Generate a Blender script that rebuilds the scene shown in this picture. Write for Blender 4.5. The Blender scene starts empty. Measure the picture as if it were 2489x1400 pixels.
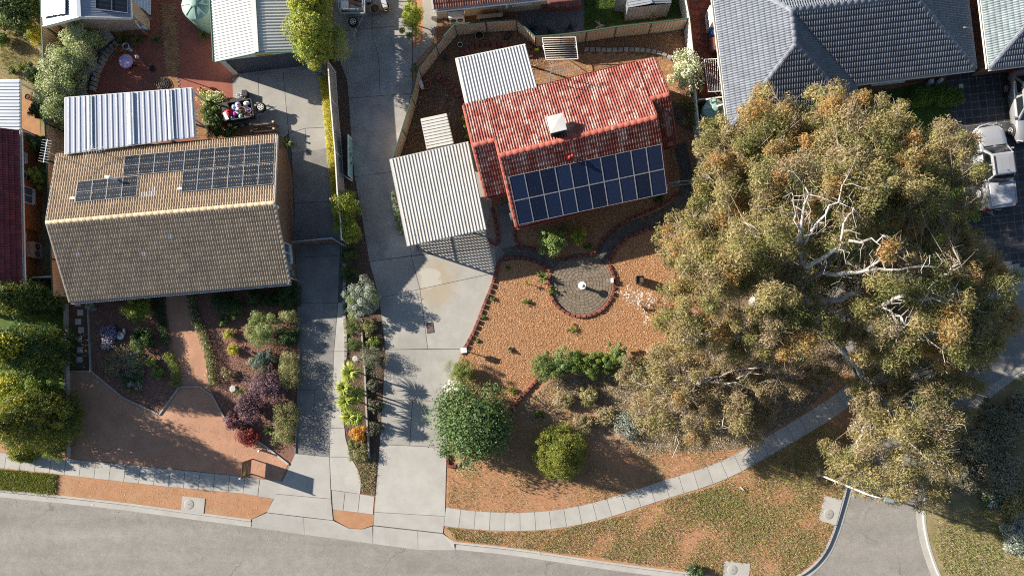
import bpy, math, random
import numpy as np
from mathutils import Vector, Matrix

random.seed(11)
RNG = np.random.default_rng(11)
scene = bpy.context.scene
COL = scene.collection

# ---------------------------------------------------------------- camera, sky, sun, exposure
H = 46.0                      # height of the drone above the ground, metres
S = 1 / 37.5                  # metres of ground per photograph pixel
NX, NY = 1320.0, 880.0        # photograph pixel straight below the drone
cam = bpy.data.cameras.new('camera')
cam.sensor_width = 36
cam.lens = 36 * (H / S) / 2489
cam.shift_x = (1244.5 - NX) / 2489
cam.shift_y = (NY - 700) / 2489
cam.clip_end = 2000
camo = bpy.data.objects.new('camera', cam)
camo.location = (0, 0, H)
COL.objects.link(camo)
scene.camera = camo

SUN_EL = math.radians(23.0)
SHX, SHY = 0.948, -0.318      # direction in which shadows fall on the ground
world = bpy.data.worlds.new('World')
scene.world = world
world.use_nodes = True
wn = world.node_tree
bg = wn.nodes['Background']
sky = wn.nodes.new('ShaderNodeTexSky')
sky.sky_type = 'NISHITA'
sky.sun_disc = False
sky.sun_elevation = SUN_EL
sky.sun_rotation = math.atan2(-SHX, -SHY)
sky.air_density = 1.0
sky.dust_density = 0.6
wn.links.new(sky.outputs[0], bg.inputs[0])
bg.inputs[1].default_value = 0.055
sun = bpy.data.lights.new('sun', 'SUN')
sun.energy = 5.0
sun.angle = math.radians(0.5)
sun.color = (1.0, 0.90, 0.76)
suno = bpy.data.objects.new('sun', sun)
suno.rotation_euler = Vector((SHX * math.cos(SUN_EL), SHY * math.cos(SUN_EL), -math.sin(SUN_EL))).to_track_quat('-Z', 'Y').to_euler()
suno.location = (-60, 20, 40)
COL.objects.link(suno)
scene.view_settings.view_transform = 'Standard'
scene.view_settings.look = 'None'
scene.view_settings.exposure = 1.36
scene.view_settings.gamma = 1.0
scene.cycles.use_denoising = False
scene.cycles.filter_width = 1.1
scene.cycles.max_bounces = 5
scene.cycles.diffuse_bounces = 3
scene.cycles.glossy_bounces = 2
scene.cycles.transmission_bounces = 3
scene.cycles.transparent_max_bounces = 4
scene.cycles.caustics_reflective = False
scene.cycles.caustics_refractive = False


def P(px, py, z=0.0):
    """point at height z whose place was measured at photograph pixel px, py"""
    k = (H - z) / H * S
    return Vector(((px - NX) * k, (NY - py) * k, z))


def on_plane(px, py, p0, n):
    c = Vector((0, 0, H))
    d = P(px, py, 0) - c
    t = (p0 - c).dot(n) / d.dot(n)
    return c + d * t


# ---------------------------------------------------------------- materials
MATS = {}


def nt(name):
    m = bpy.data.materials.new(name)
    m.use_nodes = True
    MATS[name] = m
    t = m.node_tree
    b = t.nodes['Principled BSDF']
    return m, t, b


def node(t, kind, **kw):
    n = t.nodes.new(kind)
    for k, v in kw.items():
        if isinstance(k, str) and hasattr(n, k):
            setattr(n, k, v)
    return n


def rgba(c):
    return (c[0], c[1], c[2], 1)


def noise(t, vec, scale, detail=4, rough=.6):
    n = t.nodes.new('ShaderNodeTexNoise')
    n.inputs['Scale'].default_value = scale
    n.inputs['Detail'].default_value = detail
    n.inputs['Roughness'].default_value = rough
    if vec is not None:
        t.links.new(vec, n.inputs['Vector'])
    return n.outputs['Fac']


def ramp(t, fac, a, b, c0=None, c1=None):
    r = t.nodes.new('ShaderNodeValToRGB')
    r.color_ramp.elements[0].position = a
    r.color_ramp.elements[1].position = b
    r.color_ramp.elements[0].color = rgba(c0) if c0 else (0, 0, 0, 1)
    r.color_ramp.elements[1].color = rgba(c1) if c1 else (1, 1, 1, 1)
    t.links.new(fac, r.inputs[0])
    return r.outputs[0]


def mix(t, fac, a, b, mode='MIX'):
    m = t.nodes.new('ShaderNodeMix')
    m.data_type = 'RGBA'
    m.blend_type = mode
    for sock, v in ((m.inputs[0], fac), (m.inputs[6], a), (m.inputs[7], b)):
        if hasattr(v, 'links') or hasattr(v, 'is_linked'):
            t.links.new(v, sock)
        elif isinstance(v, (tuple, list)):
            sock.default_value = rgba(v)
        else:
            sock.default_value = v
    return m.outputs[2]


def mth(t, op, a, b=0.0):
    m = t.nodes.new('ShaderNodeMath')
    m.operation = op
    for sock, v in ((m.inputs[0], a), (m.inputs[1], b)):
        if hasattr(v, 'is_linked'):
            t.links.new(v, sock)
        else:
            sock.default_value = v
    return m.outputs[0]


def pos(t):
    return t.nodes.new('ShaderNodeNewGeometry').outputs['Position']


def rnd(t):
    """one random number per piece: per object, and per face where pieces are joined"""
    a = t.nodes.new('ShaderNodeAttribute')
    a.attribute_name = 'rnd'
    o = t.nodes.new('ShaderNodeObjectInfo')
    return mth(t, 'FRACT', mth(t, 'ADD', a.outputs['Fac'], o.outputs['Random']))


def bump(t, b, h, strength, dist=.02):
    n = t.nodes.new('ShaderNodeBump')
    n.inputs['Strength'].default_value = strength
    n.inputs['Distance'].default_value = dist
    t.links.new(h, n.inputs['Height'])
    t.links.new(n.outputs[0], b.inputs['Normal'])


def M(name, c1, c2=None, scale=2.0, rough=.85, metal=0.0, bmp=0.0, bscale=30, var=0.0, c3=None, s3=.35, t3=(.55, .7), spec=.3, fine=0.0):
    """surface with two-scale colour variation, optional blotches c3, per-piece variation and relief"""
    m, t, b = nt(name)
    p = pos(t)
    c2 = c2 or tuple(x * .8 for x in c1)
    col = ramp(t, noise(t, p, scale, 6), .35, .68, c1, c2)
    if c3:
        f = ramp(t, noise(t, p, s3, 5, .65), *t3)
        col = mix(t, f, col, c3)
    if fine:
        col = mix(t, fine, col, ramp(t, noise(t, p, 28, 3, .8), .3, .7, (.25, .25, .25), (1, 1, 1)), 'MULTIPLY')
    if var:
        v = mth(t, 'ADD', mth(t, 'MULTIPLY', rnd(t), 2 * var), 1 - var)
        col = mix(t, 1.0, col, node_rgb(t, v), 'MULTIPLY')
    t.links.new(col, b.inputs['Base Color'])
    b.inputs['Roughness'].default_value = rough
    b.inputs['Metallic'].default_value = metal
    b.inputs['Specular IOR Level'].default_value = spec
    if bmp:
        bump(t, b, noise(t, p, bscale, 4, .7), bmp)
    return m


def node_rgb(t, v):
    c = t.nodes.new('ShaderNodeCombineColor')
    for i in range(3):
        t.links.new(v, c.inputs[i])
    return c.outputs[0]


# leaves: colour per leaf, part of the light passes through
m, t, b = nt('leaf')
a = t.nodes.new('ShaderNodeAttribute')
a.attribute_name = 'Col'
t.links.new(a.outputs['Color'], b.inputs['Base Color'])
b.inputs['Roughness'].default_value = .55
b.inputs['Specular IOR Level'].default_value = .25
tr = t.nodes.new('ShaderNodeBsdfTranslucent')
t.links.new(mix(t, 1.0, a.outputs['Color'], (1.0, .95, .5), 'MULTIPLY'), tr.inputs[0])
ms = t.nodes.new('ShaderNodeMixShader')
ms.inputs[0].default_value = .3
t.links.new(b.outputs[0], ms.inputs[1])
t.links.new(tr.outputs[0], ms.inputs[2])
t.links.new(ms.outputs[0], t.nodes['Material Output'].inputs[0])
# loose chips, stones and petals: colour per piece, opaque
m, t, b = nt('chip')
a = t.nodes.new('ShaderNodeAttribute')
a.attribute_name = 'Col'
t.links.new(a.outputs['Color'], b.inputs['Base Color'])
b.inputs['Roughness'].default_value = .9

M('dirt', (.42, .225, .125), (.35, .185, .10), 1.5, .95, bmp=.5, bscale=25, c3=(.38, .26, .155), s3=.5, fine=.3)
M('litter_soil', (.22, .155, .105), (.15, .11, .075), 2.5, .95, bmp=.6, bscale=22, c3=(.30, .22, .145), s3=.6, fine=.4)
M('soil', (.13, .085, .06), (.085, .06, .045), 2.5, .95, bmp=.6, bscale=22, c3=(.2, .13, .085), s3=.6, fine=.4)
M('path_sand', (.45, .25, .165), (.36, .20, .13), 1.0, .95, bmp=.35, bscale=40, fine=.25, c3=(.50, .29, .19), s3=.35)
M('mulch', (.42, .235, .12), (.30, .15, .075), 6, .95, bmp=.8, bscale=18, c3=(.44, .25, .14), s3=.5, fine=.4)
M('pink_mulch', (.27, .14, .10), (.17, .09, .07), 6, .95, bmp=.8, bscale=18, c3=(.12, .08, .065), s3=.6, fine=.5)
M('gravel', (.27, .15, .08), (.17, .095, .055), 7, .95, bmp=.7, bscale=18, fine=.5)
M('grey_gravel', (.2, .19, .18), (.12, .115, .11), 7, .95, bmp=.7, bscale=18, fine=.5)
M('yard_dry', (.34, .26, .15), (.22, .19, .09), 1.2, .95, bmp=.5, c3=(.14, .17, .04), s3=.6, fine=.4)
M('lawn', (.10, .15, .03), (.06, .11, .02), 2, .95, bmp=.6, bscale=25, fine=.4)
M('concrete', (.36, .35, .325), (.30, .295, .275), 1.2, .9, bmp=.15, bscale=30, var=.06, c3=(.255, .245, .225), s3=.28, t3=(.45, .75), fine=.2)
M('concrete_new', (.41, .40, .375), (.355, .345, .325), 1.1, .9, bmp=.12, bscale=30, var=.07, fine=.2, c3=(.31, .30, .28), s3=.4, t3=(.5, .8))
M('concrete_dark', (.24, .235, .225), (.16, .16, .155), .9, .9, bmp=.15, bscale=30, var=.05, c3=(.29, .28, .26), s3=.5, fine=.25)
M('concrete_worn', (.33, .325, .31), (.22, .22, .21), .8, .9, bmp=.15, bscale=30, var=.06, c3=(.38, .37, .35), s3=.45, fine=.18)
M('joint', (.11, .105, .10), (.07, .07, .065), 3, .95)
M('red_concrete', (.29, .10, .07), (.22, .08, .062), 1.5, .9, bmp=.2, bscale=30, c3=(.17, .085, .075), s3=.35, fine=.2)
M('clay_paver', (.36, .20, .10), (.27, .15, .08), 2.5, .9, bmp=.3, var=.18, fine=.25)
M('grey_paver', (.22, .18, .135), (.165, .135, .105), 3, .9, bmp=.3, var=.16, fine=.25)
M('dark_paver', (.13, .115, .10), (.09, .08, .075), 3, .9, bmp=.3, var=.2, fine=.25)
M('red_stone', (.235, .078, .062), (.17, .058, .05), 5, .9, bmp=.6, bscale=20, var=.25, fine=.3)
M('crazy_stone', (.26, .085, .055), (.19, .065, .045), 3, .9, bmp=.4, var=.2, fine=.25)
M('black_tile', (.045, .046, .05), (.062, .062, .064), 3, .7, var=.25, fine=.2, c3=(.06, .06, .06), s3=.4)
M('tile_grout', (.36, .35, .33), None, 3, .9)
M('cream_tin', (.58, .47, .33), (.52, .42, .30), .8, .55, spec=.4)
M('tan_tin', (.50, .40, .31), (.44, .35, .27), .8, .55, spec=.4)
M('white_tin', (.70, .68, .62), (.60, .58, .53), .8, .55, spec=.4)
M('grey_tin', (.42, .40, .37), (.33, .32, .30), .8, .55, spec=.4)
M('green_trim', (.045, .10, .075), (.035, .08, .06), 2, .5)
M('sheet_white', (.58, .58, .58), (.51, .51, .51), .6, .45, spec=.5, c3=(.55, .53, .49), s3=.5, t3=(.6, .85))
M('sheet_cream', (.55, .54, .515), (.46, .45, .425), .7, .5, spec=.5, c3=(.40, .36, .30), s3=.6, t3=(.5, .85), fine=.22)
M('sheet_blue', (.38, .415, .50), (.345, .375, .46), .5, .35, metal=.1, spec=.6)
M('sheet_clear', (.72, .75, .76), (.66, .70, .72), 1, .3, spec=.5)
M('sheet_grey', (.30, .34, .40), (.25, .29, .35), .6, .4, metal=.2, spec=.5)
M('zinc', (.42, .45, .48), (.34, .37, .41), 2, .4, metal=.5)
M('steel_dark', (.05, .05, .055), None, 3, .5, metal=.3)
M('white_paint', (.72, .72, .70), (.64, .64, .62), 2, .5)
M('cream_paint', (.62, .52, .37), (.54, .45, .32), 1, .8)
M('black', (.015, .015, .016), None, 3, .6)
M('rubber', (.012, .012, .013), (.02, .02, .02), 6, .85)
M('roller_door', (.075, .085, .11), (.06, .07, .09), 1, .5)
M('timber', (.24, .13, .07), (.16, .085, .045), 4, .8, bmp=.3)
M('timber_grey', (.36, .34, .31), (.28, .26, .24), 4, .85, bmp=.3)
M('terracotta', (.36, .15, .075), (.28, .12, .065), 4, .85)
M('tank_green', (.23, .36, .31), (.19, .31, .27), 1.5, .5)
M('twig', (.28, .23, .19), (.2, .16, .13), 3, .9)
M('bark', (.52, .49, .46), (.34, .31, .285), 2.2, .85, bmp=.4, bscale=9, c3=(.17, .14, .12), s3=.8, t3=(.58, .72))
M('bark_dark', (.12, .09, .065), (.075, .06, .045), 4, .95, bmp=.5)
M('stone_grey', (.34, .32, .29), (.2, .19, .175), 3, .9, bmp=.4, var=.2)
M('rubble', (.10, .10, .105), (.22, .22, .22), 16, .95, bmp=1.0, bscale=14)
M('slab_pale', (.44, .42, .41), (.36, .35, .34), 4, .85, bmp=.2, var=.05)
M('tile_tan', (.55, .435, .315), (.47, .365, .262), 1.2, .85, var=.1, bmp=.2, bscale=25, fine=.2, c3=(.44, .35, .26), s3=.6, t3=(.5, .8))
M('tile_white_and_glint', (.62, .58, .56), None, 3, .8)  # odd white tiles, and the reflection painted on the tan roof's back slope
M('cap_tan', (.38, .305, .21), (.32, .255, .175), 2, .8, var=.12)
M('tile_grey', (.15, .172, .215), (.12, .14, .176), 1.5, .55, var=.12, fine=.15, spec=.5)
M('cap_grey', (.17, .19, .235), (.14, .158, .196), 2, .6, var=.1)
M('tile_greygreen', (.19, .24, .265), (.155, .195, .22), 1.5, .5, var=.12, fine=.15, spec=.5)
M('tile_maroon', (.20, .04, .05), (.14, .03, .04), 2, .6, var=.25, fine=.2, spec=.5)
M('tile_terracotta', (.40, .20, .15), (.30, .13, .09), 2, .8, var=.3)
M('pipe_red', (.42, .045, .03), None, 3, .6)
M('gutter_red', (.34, .07, .055), (.26, .05, .04), 3, .6)
M('car_silver', (.46, .47, .49), (.44, .45, .47), 1, .25, metal=.6, spec=.6)
M('car_white', (.40, .41, .44), (.37, .38, .41), 1, .22, metal=.35, spec=.6)
M('plastic_cover', (.42, .43, .47), (.39, .40, .44), 2, .45)
M('lamp_red', (.5, .02, .015), None, 3, .3)
M('lamp_clear', (.7, .7, .72), None, 3, .2)
M('frame_silver', (.45, .46, .48), None, 3, .35, metal=.3)
M('teal_paint', (.22, .42, .42), (.18, .36, .36), 1, .5)
M('sign_brown', (.10, .06, .04), (.16, .10, .07), 2, .5)
M('sign_pink', (.36, .25, .22), (.2, .13, .11), 3, .5)
M('sign_yellow', (.55, .52, .05), None, 3, .5)
M('plate_yellow', (.60, .36, .03), None, 3, .5)
M('cover_brown', (.13, .09, .08), (.1, .07, .06), 3, .8)
for nm, c in (('yellow_plastic', (.75, .42, .02)), ('red_plastic', (.6, .02, .03)), ('crimson', (.45, .01, .05)), ('magenta', (.55, .06, .42)), ('pale_blue', (.45, .58, .72)),
              ('lilac', (.50, .40, .66)), ('white_plastic', (.8, .8, .8)), ('mint', (.42, .60, .46)), ('aqua', (.12, .38, .48)), ('blue_plastic', (.04, .13, .5)),
              ('cane', (.33, .2, .1)), ('cardboard', (.36, .26, .17)), ('lime_ball', (.55, .65, .03))):
    M(nm, c, None, 4, .5)

# glass of cars and windows
m, t, b = nt('glass_dark')
b.inputs['Base Color'].default_value = (.012, .016, .02, 1)
b.inputs['Roughness'].default_value = .06
b.inputs['Specular IOR Level'].default_value = .6
m, t, b = nt('window_glass')
b.inputs['Base Color'].default_value = (.10, .14, .19, 1)
b.inputs['Roughness'].default_value = .08
# solar cells
for nm, c in (('cell_black', (.013, .017, .025)), ('cell_blue', (.010, .019, .052))):
    m, t, b = nt(nm)
    v = mth(t, 'ADD', mth(t, 'MULTIPLY', rnd(t), .7), .65)
    t.links.new(mix(t, 1.0, c, node_rgb(t, v), 'MULTIPLY'), b.inputs['Base Color'])
    b.inputs['Roughness'].default_value = .25
    b.inputs['Specular IOR Level'].default_value = .28
m, t, b = nt('cell_line')
b.inputs['Base Color'].default_value = (.085, .10, .125, 1)
b.inputs['Roughness'].default_value = .3


def brick(name, c1, c2, mortar):
    m, t, b = nt(name)
    g = t.nodes.new('ShaderNodeNewGeometry')
    sp = t.nodes.new('ShaderNodeSeparateXYZ')
    t.links.new(g.outputs['Position'], sp.inputs[0])
    sn = t.nodes.new('ShaderNodeSeparateXYZ')
    t.links.new(g.outputs['Normal'], sn.inputs[0])
    f = mth(t, 'GREATER_THAN', mth(t, 'ABSOLUTE', sn.outputs[0]), mth(t, 'ABSOLUTE', sn.outputs[1]))
    u = mth(t, 'ADD', mth(t, 'MULTIPLY', sp.outputs[1], f), mth(t, 'MULTIPLY', sp.outputs[0], mth(t, 'SUBTRACT', 1.0, f)))
    cv = t.nodes.new('ShaderNodeCombineXYZ')
    t.links.new(u, cv.inputs[0])
    t.links.new(sp.outputs[2], cv.inputs[1])
    br = t.nodes.new('ShaderNodeTexBrick')
    t.links.new(cv.outputs[0], br.inputs['Vector'])
    br.inputs['Scale'].default_value = 1.0
    br.inputs['Brick Width'].default_value = .24
    br.inputs['Row Height'].default_value = .086
    br.inputs['Mortar Size'].default_value = .008
    br.inputs['Color1'].default_value = rgba(c1)
    br.inputs['Color2'].default_value = rgba(c2)
    br.inputs['Mortar'].default_value = rgba(mortar)
    col = mix(t, .3, br.outputs['Color'], ramp(t, noise(t, g.outputs['Position'], 3), .3, .7, (.4, .4, .4), (1.2, 1.2, 1.2)), 'MULTIPLY')
    t.links.new(col, b.inputs['Base Color'])
    b.inputs['Roughness'].default_value = .9
    bump(t, b, br.outputs['Fac'], -.4)


brick('brick_brown', (.27, .13, .07), (.19, .09, .05), (.26, .2, .15))
brick('brick_orange', (.42, .15, .04), (.30, .10, .03), (.24, .15, .09))
brick('brick_cream', (.36, .31, .24), (.28, .24, .19), (.38, .35, .3))
brick('brick_red', (.24, .085, .065), (.16, .06, .05), (.14, .1, .09))

# faded painted tiles of the red roof: paint worn off in patches
m, t, b = nt('tile_red')
p = pos(t)
base = ramp(t, noise(t, p, 2.0), .35, .7, (.27, .066, .052), (.165, .044, .038))
mpn = t.nodes.new('ShaderNodeMapping')      # streaks run down the slope
mpn.inputs['Rotation'].default_value = (0, 0, math.radians(-13.9))
mpn.inputs['Scale'].default_value = (1.5, .55, .55)
t.links.new(p, mpn.inputs['Vector'])
f1 = ramp(t, noise(t, mpn.outputs[0], 1.1, 6, .72), .40, .60)
f2 = ramp(t, rnd(t), .05, .7)
f3 = ramp(t, noise(t, p, 9, 3, .8), .35, .6)
worn = mix(t, mth(t, 'MULTIPLY', f3, .95), base, (.56, .45, .40))
col = mix(t, mth(t, 'MULTIPLY', mth(t, 'MULTIPLY', f1, f2), 1.0), base, worn)
t.links.new(col, b.inputs['Base Color'])
b.inputs['Roughness'].default_value = .75
b.inputs['Specular IOR Level'].default_value = .35
M('cap_red', (.29, .075, .055), (.22, .056, .043), 3, .7, var=.14, c3=(.55, .3, .22), s3=1.2, t3=(.62, .8))


# street asphalt: stone speckle, worn wheel tracks, darker patches and a few thin cracks
m, t, b = nt('asphalt')
p = pos(t)
col = ramp(t, noise(t, p, .35, 5, .65), .3, .7, (.225, .212, .195), (.275, .262, .242))
mp2 = t.nodes.new('ShaderNodeMapping')      # wear drawn out along the street
mp2.inputs['Rotation'].default_value = (0, 0, math.radians(6.6))
mp2.inputs['Scale'].default_value = (.06, .9, 1)
t.links.new(p, mp2.inputs['Vector'])
col = mix(t, .8, col, ramp(t, noise(t, mp2.outputs[0], .8, 4, .6), .3, .7, (.8, .8, .8), (1.1, 1.1, 1.1)), 'MULTIPLY')
col = mix(t, .5, col, ramp(t, noise(t, p, 9, 3, .85), .25, .75, (.55, .55, .55), (1.3, 1.3, 1.3)), 'MULTIPLY')
col = mix(t, .55, col, ramp(t, noise(t, p, 2.2, 6, .7), .3, .65, (.75, .75, .75), (1.12, 1.12, 1.12)), 'MULTIPLY')
wv = t.nodes.new('ShaderNodeTexVoronoi')
wv.feature = 'DISTANCE_TO_EDGE'
wv.inputs['Scale'].default_value = .16
nz = t.nodes.new('ShaderNodeTexNoise')
nz.inputs['Scale'].default_value = .8
nz.inputs['Detail'].default_value = 6
t.links.new(p, nz.inputs['Vector'])
va = t.nodes.new('ShaderNodeVectorMath')
va.operation = 'MULTIPLY_ADD'
t.links.new(nz.outputs['Color'], va.inputs[0])
va.inputs[1].default_value = (1.6, 1.6, 0)
t.links.new(p, va.inputs[2])
t.links.new(va.outputs[0], wv.inputs['Vector'])
crack = mth(t, 'MULTIPLY', ramp(t, wv.outputs['Distance'], .002, .007, (1, 1, 1), (0, 0, 0)), ramp(t, noise(t, p, .25, 3), .48, .6))
col = mix(t, mth(t, 'MULTIPLY', crack, .55), col, (.09, .085, .08))
t.links.new(col, b.inputs['Base Color'])
b.inputs['Roughness'].default_value = .95
bump(t, b, noise(t, p, 50, 4, .7), .5)

# concrete with an old water stain: a rusty blotch round a pale scoured patch
m, t, b = nt('concrete_stained')
p = pos(t)
base = ramp(t, noise(t, p, 1.2, 6),   .35, .68, (.36, .35, .325), (.30, .295, .275))
wob = mth(t, 'MULTIPLY', mth(t, 'SUBTRACT', noise(t, p, 1.6, 5, .65), .5), 1.7)


def blotch(px, py, rx, ry, soft):
    v = t.nodes.new('ShaderNodeVectorMath')
    v.operation = 'SUBTRACT'
    t.links.new(p, v.inputs[0])
    v.inputs[1].default_value = P(px, py)
    w_ = t.nodes.new('ShaderNodeVectorMath')
    w_.operation = 'MULTIPLY'
    t.links.new(v.outputs[0], w_.inputs[0])
    w_.inputs[1].default_value = (1 / (rx * S), 1 / (ry * S), 0)
    ln = t.nodes.new('ShaderNodeVectorMath')
    ln.operation = 'LENGTH'
    t.links.new(w_.outputs[0], ln.inputs[0])
    return ramp(t, mth(t, 'ADD', ln.outputs['Value'], wob), 1 - soft, 1 + soft, (1, 1, 1), (0, 0, 0))


col = mix(t, mth(t, 'MULTIPLY', blotch(1062, 690, 58, 72, .5), .6), base, (.33, .265, .17))
col = mix(t, mth(t, 'MULTIPLY', blotch(1046, 677, 25, 30, .2), .6), col, (.45, .44, .41))
t.links.new(mix(t, .12, col, ramp(t, noise(t, p, 28, 3, .8), .3, .7, (.25, .25, .25), (1, 1, 1)), 'MULTIPLY'), b.inputs['Base Color'])
b.inputs['Roughness'].default_value = .9


# ---------------------------------------------------------------- objects
OFF = {}
ZERO = Vector((0, 0, 0))


def link(o, parent=None, mat4=None):
    COL.objects.link(o)
    w = mat4 if mat4 is not None else Matrix.Identity(4)
    if parent is not None:
        o.parent = parent
        w = Matrix.Translation(-OFF.get(parent.name, ZERO)) @ w
    o.matrix_basis = w
    return o


def tag(o, label=None, cat=None, group=None, kind=None):
    for k, v in (('label', label), ('category', cat), ('group', group), ('kind', kind)):
        if v:
            o[k] = v
    return o


def thing(name, label, cat, loc, group=None):
    o = bpy.data.objects.new(name, None)
    o.empty_display_size = .2
    COL.objects.link(o)
    o.location = loc
    OFF[o.name] = Vector(loc)
    return tag(o, label, cat, group)


def part(name, mesh, parent, mat4=None):
    return link(bpy.data.objects.new(name, mesh), parent, mat4)


class MB:
    """collects faces of one mesh in world coordinates"""

    def __init__(s):
        s.v, s.f, s.m, s.sm = [], [], [], []

    def face(s, pts, mi=0, smooth=False):
        i = len(s.v)
        s.v += [tuple(p) for p in pts]
        s.f.append(tuple(range(i, i + len(pts))))
        s.m.append(mi)
        s.sm.append(smooth)

    def raw(s, pts, faces, mi=0, smooth=False):
        i = len(s.v)
        s.v += [tuple(p) for p in pts]
        for f in faces:
            s.f.append(tuple(i + k for k in f))
            s.m.append(mi)
            s.sm.append(smooth)

    def prism(s, poly, z0, z1, mi=0, bottom=False):
        """poly: list of (x,y) world, counter-clockwise or not"""
        a = sum(poly[i][0] * poly[(i + 1) % len(poly)][1] - poly[(i + 1) % len(poly)][0] * poly[i][1] for i in range(len(poly)))
        if a < 0:
            poly = poly[::-1]
        n = len(poly)
        pts = [(p[0], p[1], z0) for p in poly] + [(p[0], p[1], z1) for p in poly]
        fs = [tuple(range(n, 2 * n))] + [(i, (i + 1) % n, n + (i + 1) % n, n + i) for i in range(n)]
        if bottom:
            fs.append(tuple(range(n - 1, -1, -1)))
        s.raw(pts, fs, mi)
        return s

    def box(s, c, size, rz=0, mi=0, M4=None):
        R = M4 or (Matrix.Translation(c) @ Matrix.Rotation(rz, 4, 'Z'))
        x, y, z = size[0] / 2, size[1] / 2, size[2] / 2
        pts = [R @ Vector(q) for q in ((-x, -y, -z), (x, -y, -z), (x, y, -z), (-x, y, -z), (-x, -y, z), (x, -y, z), (x, y, z), (-x, y, z))]
        s.raw(pts, [(3, 2, 1, 0), (4, 5, 6, 7), (0, 1, 5, 4), (1, 2, 6, 5), (2, 3, 7, 6), (3, 0, 4, 7)], mi)
        return s

    def beam(s, a, b, w, h, mi=0, up=Vector((0, 0, 1))):
        a, b = Vector(a), Vector(b)
        d = (b - a)
        L = d.length
        if L < 1e-6:
            return s
        d.normalize()
        if abs(d.dot(up)) > .98:
            up = Vector((1, 0, 0))
        x = d.cross(up).normalized()
        z = x.cross(d).normalized()
        R = Matrix(((x.x, d.x, z.x, 0), (x.y, d.y, z.y, 0), (x.z, d.z, z.z, 0), (0, 0, 0, 1)))
        return s.box(None, (w, L, h), mi=mi, M4=Matrix.Translation((a + b) / 2) @ R)

    def tube(s, pts, rad, n=8, mi=0, cap=True, smooth=True):
        pts = [Vector(p) for p in pts]
        if not isinstance(rad, (list, tuple)):
            rad = [rad] * len(pts)
        rings = []
        ref = None
        for i, p in enumerate(pts):
            d = (pts[min(i + 1, len(pts) - 1)] - pts[max(i - 1, 0)]).normalized()
            if ref is None:
                ref = Vector((0, 0, 1)) if abs(d.z) < .9 else Vector((1, 0, 0))
            x = d.cross(ref).normalized()
            y = x.cross(d).normalized()
            ref = y if abs(d.dot(y)) < .9 else ref
            rings.append([p + (x * math.cos(2 * math.pi * k / n) + y * math.sin(2 * math.pi * k / n)) * rad[i] for k in range(n)])
        v = [q for r in rings for q in r]
        f = [(i * n + k, (i + 1) * n + k, (i + 1) * n + (k + 1) % n, i * n + (k + 1) % n) for i in range(len(pts) - 1) for k in range(n)]
        if cap:
            f += [tuple(range(n)), tuple(range(len(v) - 1, len(v) - n - 1, -1))]
        s.raw(v, f, mi, smooth)
        return s

    def lathe(s, c, prof, n=20, mi=0, smooth=True, M4=None, cap=True):
        """prof: list of (r,z)"""
        T = M4 or Matrix.Translation(c)
        v, f = [], []
        for r, z in prof:
            for k in range(n):
                a = 2 * math.pi * k / n
                v.append(T @ Vector((r * math.cos(a), r * math.sin(a), z)))
        for i in range(len(prof) - 1):
            for k in range(n):
                f.append((i * n + k, i * n + (k + 1) % n, (i + 1) * n + (k + 1) % n, (i + 1) * n + k))
        if cap:
            f.append(tuple(range(len(v) - n, len(v))))
            f.append(tuple(range(n - 1, -1, -1)))
        s.raw(v, f, mi, smooth)
        return s

    def mesh(s, name, mats):
        me = bpy.data.meshes.new(name)
        me.from_pydata(s.v, [], s.f)
        for mm in ([mats] if isinstance(mats, str) else mats):
            me.materials.append(MATS[mm])
        me.polygons.foreach_set('material_index', s.m)
        me.polygons.foreach_set('use_smooth', s.sm)
        me.update()
        return me

    def build(s, name, mats, parent=None, mat4=None):
        return link(bpy.data.objects.new(name, s.mesh(name, mats)), parent, mat4)


def xy(px, py):
    v = P(px, py)
    return (v.x, v.y)


def ground(name, mat, poly, z0, z1, label=None, kind='structure', px=True):
    pts = [xy(*p) for p in poly] if px else poly
    o = MB().prism(pts, z0, z1).build(name, mat)
    return tag(o, label, kind=kind)


def inset(poly, d):
    """shrink a convex-ish polygon by d"""
    a = sum(poly[i][0] * poly[(i + 1) % len(poly)][1] - poly[(i + 1) % len(poly)][0] * poly[i][1] for i in range(len(poly)))
    if a < 0:
        poly = poly[::-1]
    n = len(poly)
    out = []
    for i in range(n):
        p0, p1, p2 = Vector(poly[i - 1]), Vector(poly[i]), Vector(poly[(i + 1) % n])
        d1, d2 = (p1 - p0).normalized(), (p2 - p1).normalized()
        n1, n2 = Vector((-d1.y, d1.x)), Vector((-d2.y, d2.x))
        k = n1 + n2
        L = max(k.length_squared, .4)
        out.append(tuple(p1 + k * (2 * d / L)))
    return out


def slabs(parent, polys, mat, z0, z1, gap=.014, name='slab'):
    for pl in polys:
        MB().prism(inset([xy(*p) for p in pl], gap), z0, z1 + random.uniform(-.003, .003)).build(name, mat, parent)


def resample(pts, step):
    """points every step metres along a world polyline"""
    pts = [Vector(p) for p in pts]
    out, carry = [pts[0].copy()], 0.0
    for a, b in zip(pts, pts[1:]):
        L = (b - a).length
        d = step - carry
        while d <= L:
            out.append(a + (b - a) * (d / L))
            d += step
        carry = L - (d - step)
    return out


def smooth_path(pts, it=2):
    pts = [Vector(p) for p in pts]
    for _ in range(it):
        q = [pts[0]]
        for a, b in zip(pts, pts[1:]):
            q += [a * .75 + b * .25, a * .25 + b * .75]
        q.append(pts[-1])
        pts = q
    return pts


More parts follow.
